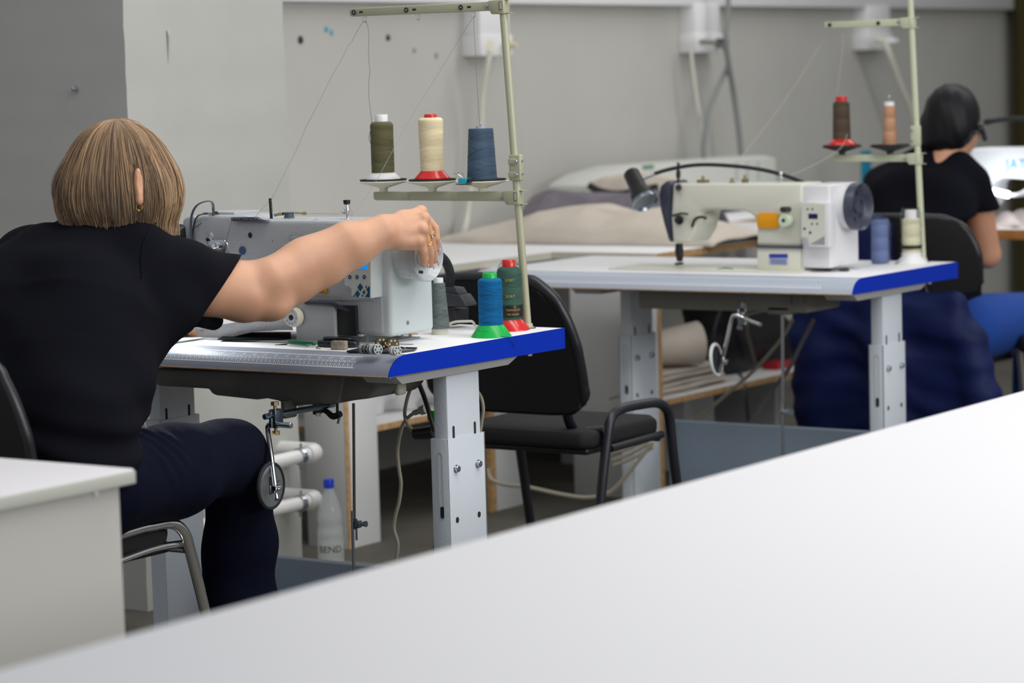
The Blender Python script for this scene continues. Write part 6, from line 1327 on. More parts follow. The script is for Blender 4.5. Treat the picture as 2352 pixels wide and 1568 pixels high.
q = MB(); q.lathe([(0.034, zb), (0.0355, zb+0.006), (0.0355, bz(1240)), (0.034, bz(1235)), (0.0355, bz(1229)), (0.0345, bz(1215)), (0.031, bz(1203)), (0.0335, bz(1195)), (0.033, bz(1180)), (0.028, bz(1160)), (0.019, bz(1135)), (0.0125, bz(1122)), (0.0125, bz(1112))], (BB.x, BB.y, 0), (0, 0, 1), 40); bt2 = q.build('bottle_body', BOT, t)
q = MB(); q.lathe([(0.0140, bz(1119)), (0.0142, bz(1101)), (0.0130, bz(1099)), (0, bz(1099))], (BB.x, BB.y, 0), (0, 0, 1), 32); q.build('cap', mat('blue_cap_plastic', (20, 62, 200), 0.35), t)
q = MB(); v_, f_ = text_polys('BEND', 0.026); q.mesh([Vector((BB.x+0.0362*cos(-0.95+x/0.036), BB.y+0.0362*sin(-0.95+x/0.036), bz(1258)+y)) for x, y, _ in v_], f_); q.build('marker_writing', mat('marker_ink', (52, 56, 62), 0.7), bt2)
# ================================================================ CABLES UNDER THE FRONT TABLE
GW = mat('warm_grey_cable', (158, 152, 136), 0.5)
cable('power_cable', [PY(951, 876, 4.75), PY(940, 900, 4.76), PY(932, 930, 4.77), PY(930, 955, 4.78), PY(940, 980, 4.78), PY(962, 997, 4.78)], 0.0042, GW, 'warm grey cable looping down under the front table to the black connector')
cable('power_cable', [PY(962, 946, 4.78), PY(945, 952, 4.78), PY(928, 970, 4.79), PY(918, 1000, 4.8), PY(913, 1040, 4.8), PY(917, 1080, 4.8), PY(921, 1110, 4.8), PY(917, 1150, 4.8), PY(908, 1185, 4.8), PY(905, 1215, 4.8), PY(914, 1250, 4.8), PY(908, 1300, 4.8), PY(900, 1400, 4.82), PY(895, 1600, 4.85)], 0.0042, GW, 'long warm grey cable snaking to the floor beside the front table leg')
q = MB(); a = PY(948, 949, 4.775); b = PY(990, 935, 4.775); d = (b-a).normalized(); q.lathe([(0.0045, 0), (0.0065, 0.006), (0.0065, 0.02), (0.010, 0.024), (0.011, 0.040)], a, d, 16); tag(q.build('power_plug', mat('grey_plug_body', (176, 172, 158), 0.5)), 'grey plug with ribbed neck under the front table', 'plug')
t = thing('connector', 'black connector with a green label beside the front table leg', 'connector', tuple(PY(975, 1000, 4.77)))
q = MB(); q.cyl(PY(952, 996, 4.78), PY(1000, 992, 4.78), 0.013, 0.016, 20, bev=0.002); q.build('connector_body', BLACKP, t)
q = MB(); q.tube([PY(958, 872, 4.76), PY(972, 905, 4.76), PY(985, 945, 4.75), PY(998, 990, 4.75)], 0.0055, 10); q.build('black_lead', BLACKP, t)
q = MB(); q.box(PY(984, 942, 4.755), PY(998, 966, 4.75)); q.build('green_label', mat('neon_green', (20, 200, 30), 0.5), t)
cable('power_cable', [PY(1098, 900, 4.74), PY(1106, 915, 4.74), PY(1110, 940, 4.74), PY(1106, 970, 4.74), PY(1102, 1000, 4.74)], 0.0038, GW, 'grey cable bulging out behind the right leg of the front table')
# cables under the far table
XX = 6.75
cable('power_cable', [PY(1120, 1075, 6.4), PY(1128, 1100, 6.4), PY(1160, 1112, 6.4), PY(1210, 1118, 6.4), PY(1290, 1135, 6.4), PY(1350, 1142, 6.4), PY(1400, 1130, 6.4), PY(1440, 1090, 6.4), PY(1480, 1040, 6.4), PY(1500, 1015, 6.4)], 0.0062, GW, 'beige cable sweeping behind the empty chair legs')
for k, (u0, v0, u1, v1) in enumerate(((1405, 1040, 1488, 1010), (1408, 1056, 1492, 1018), (1410, 1068, 1500, 1026))):
    cable('power_cable', [PY(u0, v0, 6.5), PY((u0+u1)/2, (v0+v1)/2+4, 6.5), PY(u1, v1, 6.5)], 0.0055, GW, ['topmost beige cable of the bundle behind the empty chair', 'middle beige cable of the bundle behind the empty chair', 'lowest beige cable of the bundle behind the empty chair'][k])
cable('power_cable', [PY(1548, 992, 6.9), PY(1590, 972, 6.9), PY(1640, 930, 6.9), PY(1680, 895, 6.9), PY(1720, 862, 6.9), PY(1760, 820, 6.85), PY(1800, 770, 6.8), PY(1820, 735, 6.75)], 0.0055, GW, 'beige cable rising diagonally under the far sewing table')
cable('power_cable', [PY(1655, 1034, 6.9), PY(1690, 1015, 6.9), PY(1730, 960, 6.9), PY(1770, 900, 6.9), PY(1810, 850, 6.85), PY(1840, 790, 6.8), PY(1868, 735, 6.75)], 0.0065, mat('mauve_grey_cable', (110, 104, 108), 0.5), 'grey cable rising diagonally beside the blue quilted jacket')
cable('power_cable', [PY(1478, 690, 6.8), PY(1470, 860, 6.8), PY(1440, 900, 6.8), PY(1400, 915, 6.8)], 0.004, GW, 'thin cable curving past the left leg of the far sewing table')
# ================================================================ FAR SEWING MACHINE
FM = thing('sewing_machine', 'ivory sewing machine with navy handwheel and orange tag on the far table', 'sewing machine', (-3.72, 6.57, 0.78))
y6 = 6.50
f6 = lambda u, v, y=y6: PY(u, v, y)
q = MB(); q.box((-4.13, 6.47, 0.7805), (-3.50, 6.66, 0.784), 0.001); q.build('bed_plate', MACH2, FM)
q = MB()
out = [(1545, 424), (1550, 421), (1842, 421), (1842, 566), (1738, 563), (1738, 512), (1732, 498), (1720, 488), (1705, 484), (1640, 481), (1616, 482), (1607, 488), (1603, 505), (1596, 530), (1580, 558), (1545, 556), (1541, 500)]
q.prism([f6(u, v) for u, v in out][::-1], (0, 0.125, 0), 0.008, 3); q.build('arm', MACH2, FM, angle=50)
q = MB(); q.prism([f6(u, v, 6.512) for u, v in ((1532, 414), (1516, 426), (1512, 450), (1516, 480), (1524, 514), (1535, 553), (1542, 557), (1542, 420))][::-1], (0, 0.10, 0), 0.006, 3); q.build('face_plate', NAVY, FM, angle=50)
q = MB(); q.box(f6(1739, 621), f6(1841, 570, 6.50)+Vector((0, 0.13, 0)), 0.004); q.build('pillar_block', MACH2, FM)
q = MB(); q.box(f6(1736, 568.5, 6.494), f6(1842, 565, 6.498)); q.box(f6(1841, 617, 6.50), f6(1852, 548, 6.53)); q.build('dark_trim', NAVY, FM)
q = MB(); bx0 = f6(1842, 615, 6.505); bx1 = f6(1905, 424, 6.505); q.box(bx0, (bx1.x, 6.675, bx1.z), 0.007, seg=3); q.build('motor_box', MACH2W, FM)
q = MB(); q.prism([f6(u, v, 6.47) for u, v in ((1840, 463), (1903, 466), (1903, 568), (1858, 566), (1852, 548), (1840, 546))][::-1], (0, 0.04, 0), 0.002); pn = q.build('control_panel', MACH2W, FM)
k = 6.4695
q = MB(); q.prism([f6(u, v, k) for u, v in ((1842, 467), (1895, 469), (1895, 562), (1862, 560), (1855, 545), (1842, 543))][::-1], (0, -0.0005, 0)); q.build('panel_face', MACH2, pn)
q = MB(); q.prism([f6(u, v, k-0.001) for u, v in ((1857, 490.5), (1878, 491), (1878, 502.5), (1857, 502))][::-1], (0, -0.0004, 0)); q.build('display', mat('dark_display', (22, 22, 86), 0.3), pn)
q = MB(); q.poly([f6(1862, 560, k-0.001), f6(1894, 561.5, k-0.001), f6(1894, 542, k-0.001)]); q.build('grey_corner', mat('panel_grey', (150, 152, 156), 0.5), pn)
for (u, v, s_) in ((1855, 480, 3), (1866, 480, 3), (1865, 514, 3), (1877, 514, 3), (1848, 525, 3.5), (1861, 534, 3.5)):
    q = MB(); disc(q, f6(u, v, k-0.0008), (0, -1, 0), s_/900, 0.0004, 14); q.build('button', mat('panel_button', (110, 120, 140), 0.5) if v < 520 else mat('panel_button_dark', (52, 74, 72), 0.5), pn)
q = MB(); hc2 = Vector((-3.407, 6.60, PY(1975, 474, 6.60).z)); R2 = 0.0655
q.lathe([(0.056, -0.045), (0.058, -0.043), (0.060, -0.018), (0.060, 0)], hc2, (1, 0, 0), 48); q.build('wheel_cover', MACH2W, FM)
q = MB(); q.lathe([(0, 0.014), (0.016, 0.014), (0.018, 0.008), (0.050, 0.006), (0.056, 0.010), (0.060, 0.026), (0.0645, 0.029), (R2, 0.026), (R2, 0.002), (0.060, 0)], hc2, (1, 0, 0), 56, cap=False); hw2 = q.build('handwheel', NAVY, FM, angle=50)
for a_ in range(0, 360, 60):
    q = MB(); c = hc2+Vector((0.0068, cos(radians(a_+15))*0.036, sin(radians(a_+15))*0.036)); disc(q, c, (1, 0, 0), 0.0075, 0.001, 16); q.build('wheel_hole', mat('hole_dark', (40, 38, 40), 0.8), hw2)
q = MB(); q.prism([f6(u, v, 6.492) for u, v in ((1738, 492), (1745, 489), (1782, 488), (1788, 491), (1785, 506), (1788, 522), (1782, 525), (1742, 524), (1738, 520))][::-1], (0, 0.006, 0), 0.002); q.build('orange_tag', mat('orange_tag', (232, 158, 8), 0.45), FM)
q = MB(); c = f6(1800, 506, 6.466); q.lathe([(0.0165, -0.03), (0.0175, -0.028), (0.0175, -0.002), (0.0165, 0), (0, 0)], c, (0, -1, 0), 32); dl2 = q.build('stitch_dial', mat('pale_mint_plastic', (206, 222, 196), 0.4), FM)
q = MB(); disc(q, c, (0, -1, 0), 0.0048, 0.002, 18); q.build('dial_centre', BLACKP, dl2)
q = MB(); q.cyl(f6(1797, 481, 6.49), f6(1812, 481, 6.47), 0.008, None, 14); q.build('lever_knob', BLACKP, FM)
q = MB(); q.prism([f6(u, v, 6.4985) for u, v in ((1767, 583), (1809, 583), (1809, 608), (1767, 607))][::-1], (0, -0.0006, 0)); s1_ = q.build('maker_label', mat('label_lilac', (168, 176, 206), 0.5), FM)
q = MB(); q.prism([f6(u, v, 6.4976) for u, v in ((1767, 583), (1809, 583), (1809, 592), (1767, 592))][::-1], (0, -0.0003, 0)); q.build('label_header', mat('label_blue', (30, 58, 160), 0.5), s1_)
q = MB()
for v in (596, 600, 604): q.box(f6(1770, v+0.9, 6.497), f6(1806, v, 6.4972))
q.build('label_lines', mat('label_ink', (84, 96, 150), 0.5), s1_)
q = MB(); q.tube([f6(1560, 559, 6.56), f6(1560, 575, 6.56), f6(1561, 590, 6.56), f6(1561, 600, 6.56)], [0.010, 0.013, 0.011, 0.008], 10); q.box(f6(1549, 609, 6.53), f6(1571, 602, 6.56), 0.002); q.build('presser_foot', BLACKP, FM)
q = MB(); q.cyl(f6(1558, 421, 6.55), f6(1558, 375, 6.55), 0.004, None, 10); q.cyl(f6(1558, 408, 6.55), f6(1558, 392, 6.55), 0.0065, None, 12); q.sphere(f6(1558, 375, 6.55), 0.006, 10, (1, 1, 0.4)); q.build('spool_pin', BLACKP, FM)
q = MB(); q.lathe([(0.013, 0), (0.013, 0.004), (0.006, 0.006), (0.006, 0.02), (0.004, 0.021)], f6(1561, 505, 6.499), (0, -1, 0), 20); q.build('tension_disc', DSTEEL, FM)
q = MB(); q.cyl(f6(1559, 430, 6.499), f6(1559, 430, 6.48), 0.010, 0.006, 14); q.build('upper_screw', DSTEEL, FM)
q = MB(); q.tube([f6(1545, 495, 6.497), f6(1565, 490, 6.49), f6(1580, 492, 6.49)], 0.003, 8); q.tube([f6(1590, 520, 6.497), f6(1596, 504, 6.494), f6(1610, 498, 6.494), f6(1622, 502, 6.494)], 0.004, 8); q.build('thread_hook', DSTEEL, FM)
DB = mat('dull_brass', (150, 138, 104), 0.4, 0.8)
for (u0, u1, v1) in ((1600, 1630, 404), (1673, 1690, 409), (1703, 1720, 402)):
    q = MB(); q.box(f6(u0, 421, 6.53), f6(u1, v1+8, 6.55), 0.002); q.cyl(f6((u0+u1)/2, 421, 6.54), f6((u0+u1)/2, v1, 6.54), 0.006, 0.004, 10); q.build('top_guide', DB, FM)
q = MB(); c = f6(1794, 421, 6.54); q.cyl(c, c+Vector((0, 0, 0.026)), 0.003, None, 10); q.lathe([(0.003, 0), (0.010, 0.002), (0.003, 0.005), (0.009, 0.008), (0.003, 0.011)], c+Vector((0, 0, 0.008)), (0, 0, 1), 18); q.sphere(c+Vector((0, 0, 0.028)), 0.006, 12); q.build('thread_tension_post', CHROME, FM)
q = MB(); q.prism([f6(u, v, 6.53) for u, v in ((1600, 484), (1620, 486), (1628, 498), (1622, 510), (1608, 520), (1598, 516))][::-1], (0, 0.05, 0), 0.004, 2); q.build('presser_lever_boss', MACH2, FM)
# its lamp on a black arc
t = thing('gooseneck_lamp', 'black spot lamp on an arched black hose over the far machine', 'work lamp', tuple(f6(1845, 420, 6.60)))
q = MB(); q.tube([f6(1503, 399, 6.52), f6(1525, 392, 6.53), f6(1555, 385, 6.54), f6(1590, 379.5, 6.55), f6(1626, 378, 6.56), f6(1668, 380, 6.57), f6(1712, 384, 6.58), f6(1757, 391, 6.59), f6(1799, 402, 6.60), f6(1842, 418, 6.60), f6(1865, 432, 6.62)], 0.0056, 12); q.build('gooseneck', BLACKR, t)
q = MB(); q.cyl(f6(1470, 414, 6.50), f6(1505, 399, 6.52), 0.0055, 0.0045, 14); q.build('neck_joint', ZINC, t)
a = f6(1449, 396, 6.49); b = f6(1482, 463, 6.45); d = (b-a).normalized(); L_ = (b-a).length
q = MB(); q.lathe([(0, 0), (0.020, 0.0), (0.0235, 0.004), (0.0250, L_*0.60), (0.032, L_*0.70), (0.036, L_*0.96)], a, d, 32, cap=False); hd2 = q.build('lamp_head', mat('black_satin', (18, 18, 20), 0.5), t, angle=60)
q = MB(); q.lathe([(0.036, L_*0.94), (0.0375, L_*0.96), (0.0375, L_*1.03), (0.034, L_*1.04), (0.031, L_*0.98), (0.0, L_*0.96)], a, d, 32, cap=False); q.build('lamp_lens', mat('lens_ring', (150, 158, 170), 0.2, 0.9), hd2)
# oil pan, knee lifter, rod
t = thing('oil_pan', 'dark grey oil pan with a knee lifter hanging under the far sewing table', 'oil pan', (-3.7, 6.5, 0.66))
DG = mat('dark_grey_pan', (124, 124, 120), 0.6)
q = MB(); q.box((-4.0, 6.42, 0.675), (-3.46, 6.62, 0.735), 0.008); q.box(PY(1760, 722, 6.42), PY(1885, 690, 6.60), 0.006); q.build('pan', DG, t)
q = MB()
for u in (1810, 1838): q.box(PY(u, 700, 6.41), PY(u+7, 668, 6.42))
q.build('pan_ribs', mat('pan_rib', (128, 128, 126), 0.6), t)
q = MB(); q.box(PY(1697, 748, 6.30), PY(1712, 706, 6.34), 0.003); q.cyl(PY(1708, 706, 6.32), PY(1710, 695, 6.32), 0.008, None, 6); q.cyl(PY(1700, 748, 6.32), PY(1699, 756, 6.32), 0.008, None, 6); q.build('clamp_block', ZINC, t)
q = MB(); q.cyl(PY(1702, 728, 6.31), PY(1747, 745, 6.29), 0.006, None, 12); q.cyl(PY(1706, 722, 6.32), PY(1706, 722, 6.32)+Vector((0, 0.18, 0)), 0.006, None, 12); q.build('cross_rod', CHROME, t)
q = MB(); q.tube([PY(1702, 728, 6.30), PY(1690, 724, 6.30), PY(1681, 732, 6.30), PY(1668, 790, 6.29), PY(1650, 860, 6.28)], 0.0062, 12, 4); q.build('lever_rod', CHROME, t)
c = PY(1645, 826, 6.27)
q = MB(); q.torus(c, 0.042, 0.005, (0.98, 0.18, 0.1), 36, 8); q.build('pad_ring', mat('white_ring', (206, 210, 210), 0.4), t)
q = MB(); q.lathe([(0, 0), (0.040, 0.0), (0.040, 0.002), (0, 0.002)], c, (0.98, 0.18, 0.1), 36); q.build('pad_disc', BLACKR, t)
q = MB(); q.box(PY(1655, 838, 6.26), PY(1674, 825, 6.28), 0.003); q.build('pad_clamp', CHROME, t)
t = thing('treadle_rod', 'grey steel treadle rod with a clamp hanging under the far sewing table', 'treadle rod', (-3.63, 6.6, 0.1))
q = MB(); q.cyl(PY(1797, 678, 6.6), PY(1799, 960, 6.6), 0.0048, None, 10); q.build('upper_rod', ZINC, t)
q = MB(); q.cyl(PY(1796, 925, 6.595), PY(1800, 1090, 6.595), 0.005, None, 10); q.build('lower_rod', ZINC, t)
q = MB(); q.box(PY(1792, 952, 6.59), PY(1806, 938, 6.61), 0.002); q.cyl(PY(1803, 946, 6.59), PY(1818, 946, 6.58), 0.006, 0.009, 12); q.build('rod_clamp', ZINC, t)
# small tools on the far table
t = thing('scissors', 'steel scissors lying near the front corner of the far table', 'scissors', tuple(PZ(1925, 626, ZT)))
fz = lambda u, v, z=0.004: PZ(u, v, ZT)+Vector((0, 0, z))
q = MB(); q.torus(fz(1897, 622, 0.005), 0.012, 0.0032, (0.1, 0.1, 1), 20, 8); q.torus(fz(1939, 623, 0.005), 0.012, 0.0032, (0.1, -0.1, 1), 20, 8); q.build('handles', DSTEEL, t)
q = MB(); q.tube([fz(1908, 620), fz(1930, 612), fz(1955, 604, 0.01)], [0.004, 0.004, 0.0015], 8, flat=(0.3, 1, (0, 0, 1))); q.tube([fz(1930, 621), fz(1945, 617), fz(1975, 620, 0.003)], [0.004, 0.004, 0.0015], 8, flat=(0.3, 1, (0, 0, 1))); q.build('blades', ZINC, t)
q = MB(); q.tube([fz(1649, 621), fz(1665, 619.5), fz(1683, 620.5)], [0.002, 0.006, 0.003], 8, flat=(0.6, 1, (0, 0, 1))); tag(q.build('thread_snips', GRN), 'tiny dark green thread snips on the far table by the presser foot', 'thread snips')
q = MB()
def pap(u, v):
    p = PZ(2050+70*u-10*v, 606-2*u, ZT+0.001); return p+Vector((0, 0.05*v, 0.014*sin(pi*u)*(1-v)+0.022*v*sin(pi*u)))
q.grid(pap, 12, 6, 0.001); tag(q.build('crumpled_paper', WHITE), 'crumpled white tissue at the foot of the film-wrapped spool', 'paper')
# ================================================================ SECOND WORKER
P2 = thing('person', 'dark-haired person in a black T-shirt seated with back turned, blurred at the far right', 'person', (-3.70, 7.70, 0))
A_ = lambda u, v, y: np.array(PY(u, v, y))
H2 = A_(2190, 270, 7.80)
s = SDF((-4.3, 7.25, 0.42), (-3.35, 8.5, 1.32), 0.0085)
s.ell(H2, (0.078, 0.092, 0.098), 0.02); s.ell(H2+(0.01, 0.03, -0.06), (0.055, 0.06, 0.06), 0.03); s.ell(H2+(0.01, 0.085, -0.03), (0.012, 0.02, 0.022), 0.015); s.ell(H2+(0.005, 0.065, -0.105), (0.022, 0.02, 0.018), 0.02)
for sg in (-1, 1): s.ell(H2+(0.078*sg, 0.0, -0.012), (0.010, 0.016, 0.026), 0.006)
s.chain([(-3.68, 7.72, 0.98), H2+(0, -0.005, -0.07)], [0.058, 0.054], 0.02)
s.chain([(-3.69, 7.62, 0.50), (-3.69, 7.66, 0.75), (-3.69, 7.70, 0.92)], [0.10, 0.10, 0.09], 0.04)
for (sh, el, wr_, ed_) in ((A_(2238, 425, 7.78), A_(2268, 585, 7.86), np.array((-3.77, 8.12, 0.84)), 1), (np.array((-3.90, 7.76, 0.96)), np.array((-3.97, 7.86, 0.76)), np.array((-3.88, 8.14, 0.84)), -1)):
    s.chain([sh, el, wr_], [0.05, 0.042, 0.03], 0.012)
    h0 = wr_+np.array((0.0, 0.06, -0.015)); s.chain([wr_, h0], [0.027, 0.036], 0.012, flat=((0, 0, 1), 0.6))
    for i in range(4):
        k0 = h0+np.array((0.02*(i-1.5), 0.012, 0)); k1 = k0+np.array((0.003*(i-1.5), 0.035, 0.006)); k2 = k1+np.array((0, 0.024-0.003*abs(i-1.5), -0.016)); s.chain([k0, k1, k2], [0.010, 0.009, 0.008], 0.003)
    tb = h0+np.array((-0.03*ed_, -0.02, 0)); s.chain([tb, tb+np.array((-0.018*ed_, 0.03, -0.008))], [0.012, 0.009], 0.006)
V, F = s.mesh(2); b2 = np_obj('body', V, F, mat('skin_dim', (204, 150, 120), 0.55), P2); del s
s = SDF((-4.2, 7.3, 0.46), (-3.40, 7.98, 1.12), 0.0085)
s.chain([(-3.65, 7.60, 0.50), (-3.66, 7.63, 0.72), (-3.66, 7.68, 0.90)], [0.155, 0.15, 0.12], 0.05, flat=((0, 1, 0), 0.8)); s.chain([(-3.78, 7.60, 0.50), (-3.78, 7.63, 0.72), (-3.79, 7.68, 0.90)], [0.155, 0.15, 0.12], 0.05, flat=((0, 1, 0), 0.8))
s.cap(A_(2222, 425, 7.76), (-3.88, 7.73, 0.955), 0.062, 0.062, 0.04); s.cap(A_(2120, 384, 7.74), A_(2200, 388, 7.74), 0.045, 0.045, 0.05)
s.chain([A_(2230, 425, 7.77), A_(2252, 492, 7.81)], [0.062, 0.060], 0.03); s.chain([np.array((-3.90, 7.76, 0.95)), np.array((-3.95, 7.83, 0.82))], [0.06, 0.058], 0.03)
s.cut(A_(2252, 486, 7.81), (0.18, 0.12, -1), (-3.62, 7.6, 0.7), (-3.4, 7.98, 0.94)); s.cut((-3.95, 7.83, 0.84), (-0.2, 0.2, -1), (-4.2, 7.7, 0.6), (-3.9, 7.98, 0.86)) if False else None
s.cap(A_(2128, 370, 7.745), A_(2200, 378, 7.75), 0.042, 0.040, 0.04); s.cap(A_(2045, 412, 7.73), A_(2125, 382, 7.74), 0.045, 0.045, 0.06)
s.add(wr(0.004, (22, 10, 34, 0, 1), (-16, 30, 22, 1.3, .8))); s.chain([A_(2246, 470, 7.80), A_(2268, 560, 7.85)], [0.047, 0.047], 0, sub=True); s.cut((-3.6, 7.6, 0.50), (0, 0, -1))
V, F = s.mesh(2); np_obj('t_shirt', V, F, SHIRT, P2); del s
s = SDF((-4.15, 7.35, 0.05), (-3.25, 8.3, 0.70), 0.012)
s.cap((-3.62, 7.58, 0.50), (-3.78, 7.58, 0.50), 0.125, 0.125, 0.04)
for x, k in ((-3.54, (-3.50, 8.06, 0.52)), (-3.85, (-3.90, 8.06, 0.52))): s.chain([(x, 7.62, 0.52), k, (k[0], 8.0, 0.08)], [0.11, 0.08, 0.065], 0.03)
V, F = s.mesh(2); np_obj('trousers', V, F, mat('blue_trousers', (18, 66, 150), 0.9), P2); del s
for x in (-3.50, -3.90): q = MB(); q.sphere((x, 8.05, 0.045), 1, 16, (0.045, 0.12, 0.045)); q.build('shoe', BLACKP, P2)
s = SDF(H2-0.16, H2+0.16, 0.0065)
s.ell(H2+(0, -0.012, 0.004), (0.089, 0.094, 0.104), 0.02); s.ell(H2+(-0.012, -0.05, -0.065), (0.070, 0.045, 0.045), 0.04); s.ell(H2+(-0.01, -0.045, -0.03), (0.078, 0.055, 0.060), 0.03); s.ell(H2+(-0.085, -0.02, -0.05), (0.028, 0.035, 0.05), 0.03); s.ell(A_(2158, 318, 7.745), (0.052, 0.045, 0.042), 0.03)
s.ell(H2+(0.0, 0.11, -0.05), (0.075, 0.07, 0.09), 0, sub=True); s.add(lambda X, Y, Z: 0.0018*np.sin(160*X+40*Z)*np.cos(90*Y))
V, F = s.mesh(1); np_obj('hair', V, F, mat('black_hair', (12, 12, 18), 0.5, spec=0.3), P2); del s
q = MB(); q.tube([A_(2252, 292, 7.80), A_(2258, 305, 7.84), A_(2262, 318, 7.88)], 0.010, 8); q.tube([A_(2240, 300, 7.76), A_(2262, 306, 7.90)], 0.003, 8); q.build('glasses', BLACKP, P2)
# chair of the second worker
BK3 = 7.40
office_chair('black chair with rounded back on which the far worker sits', CHROME, None, (-3.93, -3.50), (7.47, 7.93), 0.45,
    {'side': [([Vector((x, 7.50, 0.005)), Vector((x, 7.50, 0.36)), Vector((x, 7.54, 0.43)), Vector((x, 7.82, 0.44)), Vector((x, 7.90, 0.40)), Vector((x, 7.95, 0.005))], 0.012, None) for x in (-3.49, -3.94)], 'rails': [([Vector((-3.94, 7.6, 0.41)), Vector((-3.49, 7.6, 0.41))], 0.01)],
     'back': [([Vector((x, 7.55, 0.40)), Vector((x, 7.45, 0.42)), Vector((x, 7.41, 0.50)), Vector((x, 7.40, 0.70))], 0.011) for x in (-3.58, -3.85)]},
    ((-3.665, BK3, 0.765), 0.50, 0.225, 0.02, 0.03), CUSH, loc=(-3.71, 7.7, 0))
t = thing('desk_chair', 'dark chair with a bright chrome armrest at the right edge beside the far worker', 'chair', (-3.2, 8.0, 0))
q = MB(); q.tube([PY(2290, 770, 7.7), PY(2284, 785, 7.7), PY(2288, 800, 7.7)], 0.011, 10); q.tube([PY(2289, 763, 7.7), PY(2320, 757, 7.75), PY(2352, 752, 7.8), PY(2400, 745, 7.9)], 0.010, 10); q.build('chrome_frame', CHROME, t)
c0 = PY(2340, 790, 7.75)+Vector((0.05, 0, 0)); q = MB(); q.box(c0+Vector((-0.06, 0.0, -0.03)), c0+Vector((0.42, 0.4, 0.03)), 0.02, seg=3); q.build('seat', BLACKP, t)
q = MB(); q.cyl((c0.x+0.2, c0.y+0.2, 0.05), (c0.x+0.2, c0.y+0.2, c0.z), 0.025, None, 14); q.build('column', BLACKP, t)
q = MB()
for k in range(5): q.tube([(c0.x+0.2, c0.y+0.2, 0.08), (c0.x+0.2+0.28*cos(k*1.2566), c0.y+0.2+0.28*sin(k*1.2566), 0.03)], 0.02, 8, smooth=False)
q.build('base', BLACKP, t)
# quilted jacket hung over that chair
QJ = mat('navy_quilted_nylon', (8, 24, 74), 0.6, spec=0.25, noise=0.15, nscale=12, bump=0.4, bscale=60)
s = SDF((-4.12, 7.14, 0.14), (-3.12, 7.50, 0.92), 0.0075)
s.chain([(-3.86, 7.335, 0.80), (-3.90, 7.315, 0.50), (-3.91, 7.31, 0.27)], [0.045, 0.05, 0.05], 0.06); s.chain([(-3.74, 7.335, 0.84), (-3.66, 7.30, 0.50), (-3.62, 7.30, 0.22)], [0.045, 0.055, 0.055], 0.09)
for (x0, x1, r) in ((-3.90, -3.40, 0.045),):
    for z in np.arange(0.24, 0.86, 0.055):
        xe = -3.69 if z > 0.66 else -3.46+(0.70-z)*0.22
        s.cap((-3.95+0.01*sin(z*31), 7.32, z), (xe, 7.31, z), 0.040, 0.042, 0.05)
s.chain([(-3.45, 7.33, 0.60), (-3.40, 7.32, 0.52), (-3.36, 7.31, 0.36), (-3.33, 7.31, 0.24)], [0.04, 0.05, 0.052, 0.045], 0.03)
s.add(lambda X, Y, Z: 0.0028*np.sin(62*Z+4*np.sin(7*X)+2*np.sin(13*X+9*Z))+0.0030*np.abs(np.sin(41*Z+0.6*np.sin(9*X)))+0.005*np.sin(21*X+16*Z+2*np.sin(11*Z))); s.add(lambda X, Y, Z: 0.012*np.exp(-((X+3.62-0.05*(0.5-Z))/0.012)**2))
s.cut((-3.6, 7.40, 0.5), (0, 1, 0)); V, F = s.mesh(2); o = np_obj('quilted_jacket', V, F, QJ, None); del s
tag(o, 'navy blue quilted jacket hanging over the back of the far worker\'s chair', 'jacket')
# ================================================================ THIRD WORKPLACE AT THE RIGHT EDGE
t = thing('work_table', 'white topped table with orange wooden edge in front of the far worker', 'work table', (-3.7, 8.65, 0))
q = MB(); q.box((-4.35, 8.335, 0.748), (-3.0, 8.96, 0.7815), 0.002); q.build('board', mat('orange_wood', (196, 132, 70), 0.5, noise=0.15, nscale=20), t)
q = MB(); q.box((-4.349, 8.336, 0.7816), (-3.001, 8.959, 0.783)); q.build('laminate_top', LAM, t)
for x in (-4.2, -3.1):
    q = MB(); q.box((x-0.03, 8.55, 0), (x+0.03, 8.75, 0.748), 0.004); q.build('leg', PCM, t)
t = thing('sewing_machine', 'brightly lit white sewing machine with blue lettering at the right edge', 'sewing machine', (-3.75, 8.5, 0.783))
g8 = lambda u, v: PY(u, v, 8.45)
q = MB(); q.prism([g8(u, v) for u, v in ((2226, 346), (2236, 340), (2520, 338), (2520, 515), (2460, 515), (2450, 420), (2300, 408), (2280, 420), (2276, 460), (2262, 480), (2240, 478), (2228, 430))][::-1], (0, 0.13, 0), 0.01, 3); q.build('arm', mat('bright_white', (236, 240, 244), 0.35), t, angle=50)
q = MB(); q.cyl(g8(2252, 478)+Vector((0, 0.06, 0)), Vector((g8(2252, 478).x, 8.51, 0.79)), 0.005, None, 10); q.build('needle_bar', ZINC, t)
q = MB(); q.box((-3.95, 8.43, 0.7832), (-3.2, 8.62, 0.788), 0.002); q.build('bed_plate', MACH2W, t)
q = MB(); letter(q, 'JATI', 0.050, g8(2338, 379)+Vector((0, -0.001, 0)), (1, 0, 0), (0, 0, 1)); q.build('lettering', mat('cyan_lettering', (20, 150, 226), 0.4), t)
q = MB(); q.tube([g8(2262, 425), g8(2290, 440), g8(2330, 448), g8(2380, 440)], 0.012, 10, flat=(0.6, 1, (0, 0, 1))); q.build('thread_guard', MACH2W, t)
t = thing('led_lamp', 'glowing white LED bar lamp at the bright machine', 'work lamp', tuple(g8(2290, 442)))
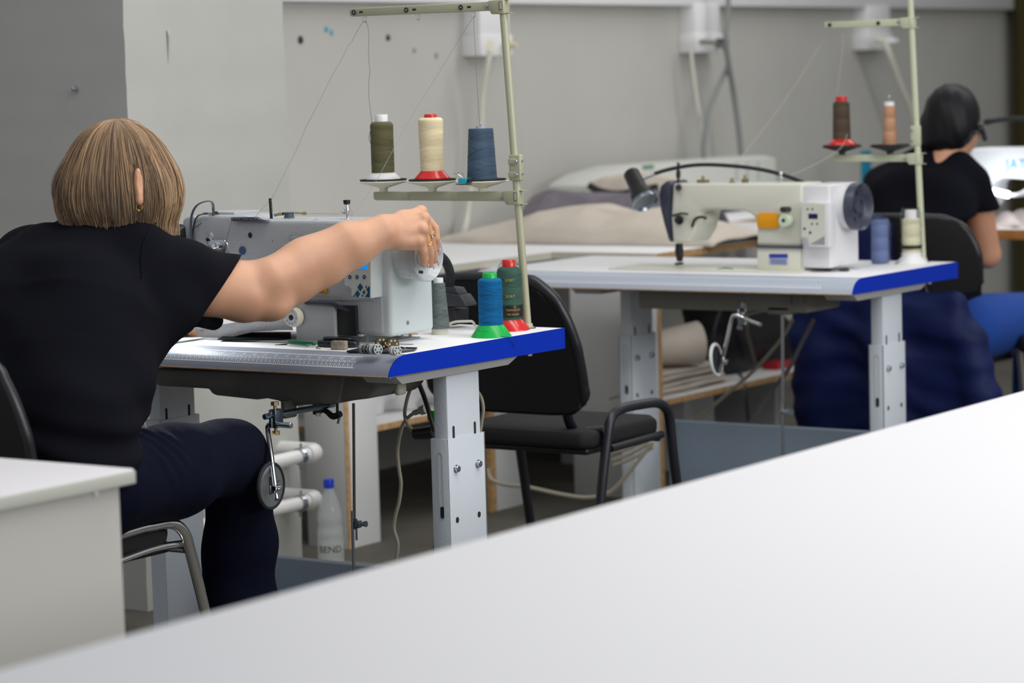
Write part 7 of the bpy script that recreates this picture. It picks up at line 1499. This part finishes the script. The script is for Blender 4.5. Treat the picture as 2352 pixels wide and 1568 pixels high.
q = MB(); q.cyl(PY(2268, 436, 8.38), PY(2318, 448, 8.36), 0.011, None, 14, bev=0.003); q.build('light_bar', mat('led_glow', (255, 255, 255), 0.3, emit=(225, 238, 255), emit_s=6.0), t)
q = MB(); q.tube([PY(2318, 448, 8.36), PY(2335, 447, 8.38), PY(2352, 440, 8.42), PY(2372, 425, 8.46)], 0.006, 10); q.build('lamp_arm', MACH2W, t)
l = bpy.data.lights.new('led_light', 'AREA'); l.shape = 'RECTANGLE'; l.size = 0.08; l.size_y = 0.02; l.energy = 0.35; l.color = (0.86, 0.93, 1.0); lo2 = bpy.data.objects.new('led_light', l); COL.objects.link(lo2); lo2.location = PY(2292, 446, 8.30)
lo2.rotation_euler = (Vector((-3.75, 8.46, 0.95))-Vector(lo2.location)).to_track_quat('-Z', 'Y').to_euler()
t = cloth('crumpled_fabric', lambda u, v: PZ(2262+140*u, 522-10*v, 0.784)+Vector((0, 0.08*v-0.03, 0.05*sin(pi*u)*sin(pi*v)**0.6+0.008*sin(14*u+9*v))), 24, 14, mat('pinkish_grey_cloth', (178, 164, 158), 0.95), 'pinkish grey fabric heaped on the table with the orange edge')
t = thing('gooseneck_lamp', 'thin black lamp hose reaching in from the right edge above the bright machine', 'work lamp', tuple(PY(2440, 420, 8.58)))
q = MB(); q.tube([PY(2268, 280, 8.6), PY(2285, 277, 8.6), PY(2320, 273, 8.6), PY(2352, 273, 8.6), PY(2410, 285, 8.6), PY(2440, 340, 8.6), PY(2440, 420, 8.58)], 0.0085, 10); q.build('hose', BLACKR, t)
q = MB(); q.cyl(PY(2262, 281, 8.6), PY(2274, 279, 8.6), 0.011, None, 14); q.build('hose_tip', BLACKP, t)
q = MB(); q.box(PX(1978, 470, -5.30), PX(2001, 345, -5.28)); q.box((PX(1990, 470, -5.3).x-0.05, PX(1990, 470, -5.3).y-0.1, 0.0), (PX(1990, 470, -5.3).x+0.03, PX(1990, 470, -5.3).y+0.1, PX(1990, 470, -5.3).z), 0.004); tag(q.build('teal_post', mat('teal_paint', (16, 132, 160), 0.5)), 'teal painted post standing at the wall behind the far thread stand', 'post')
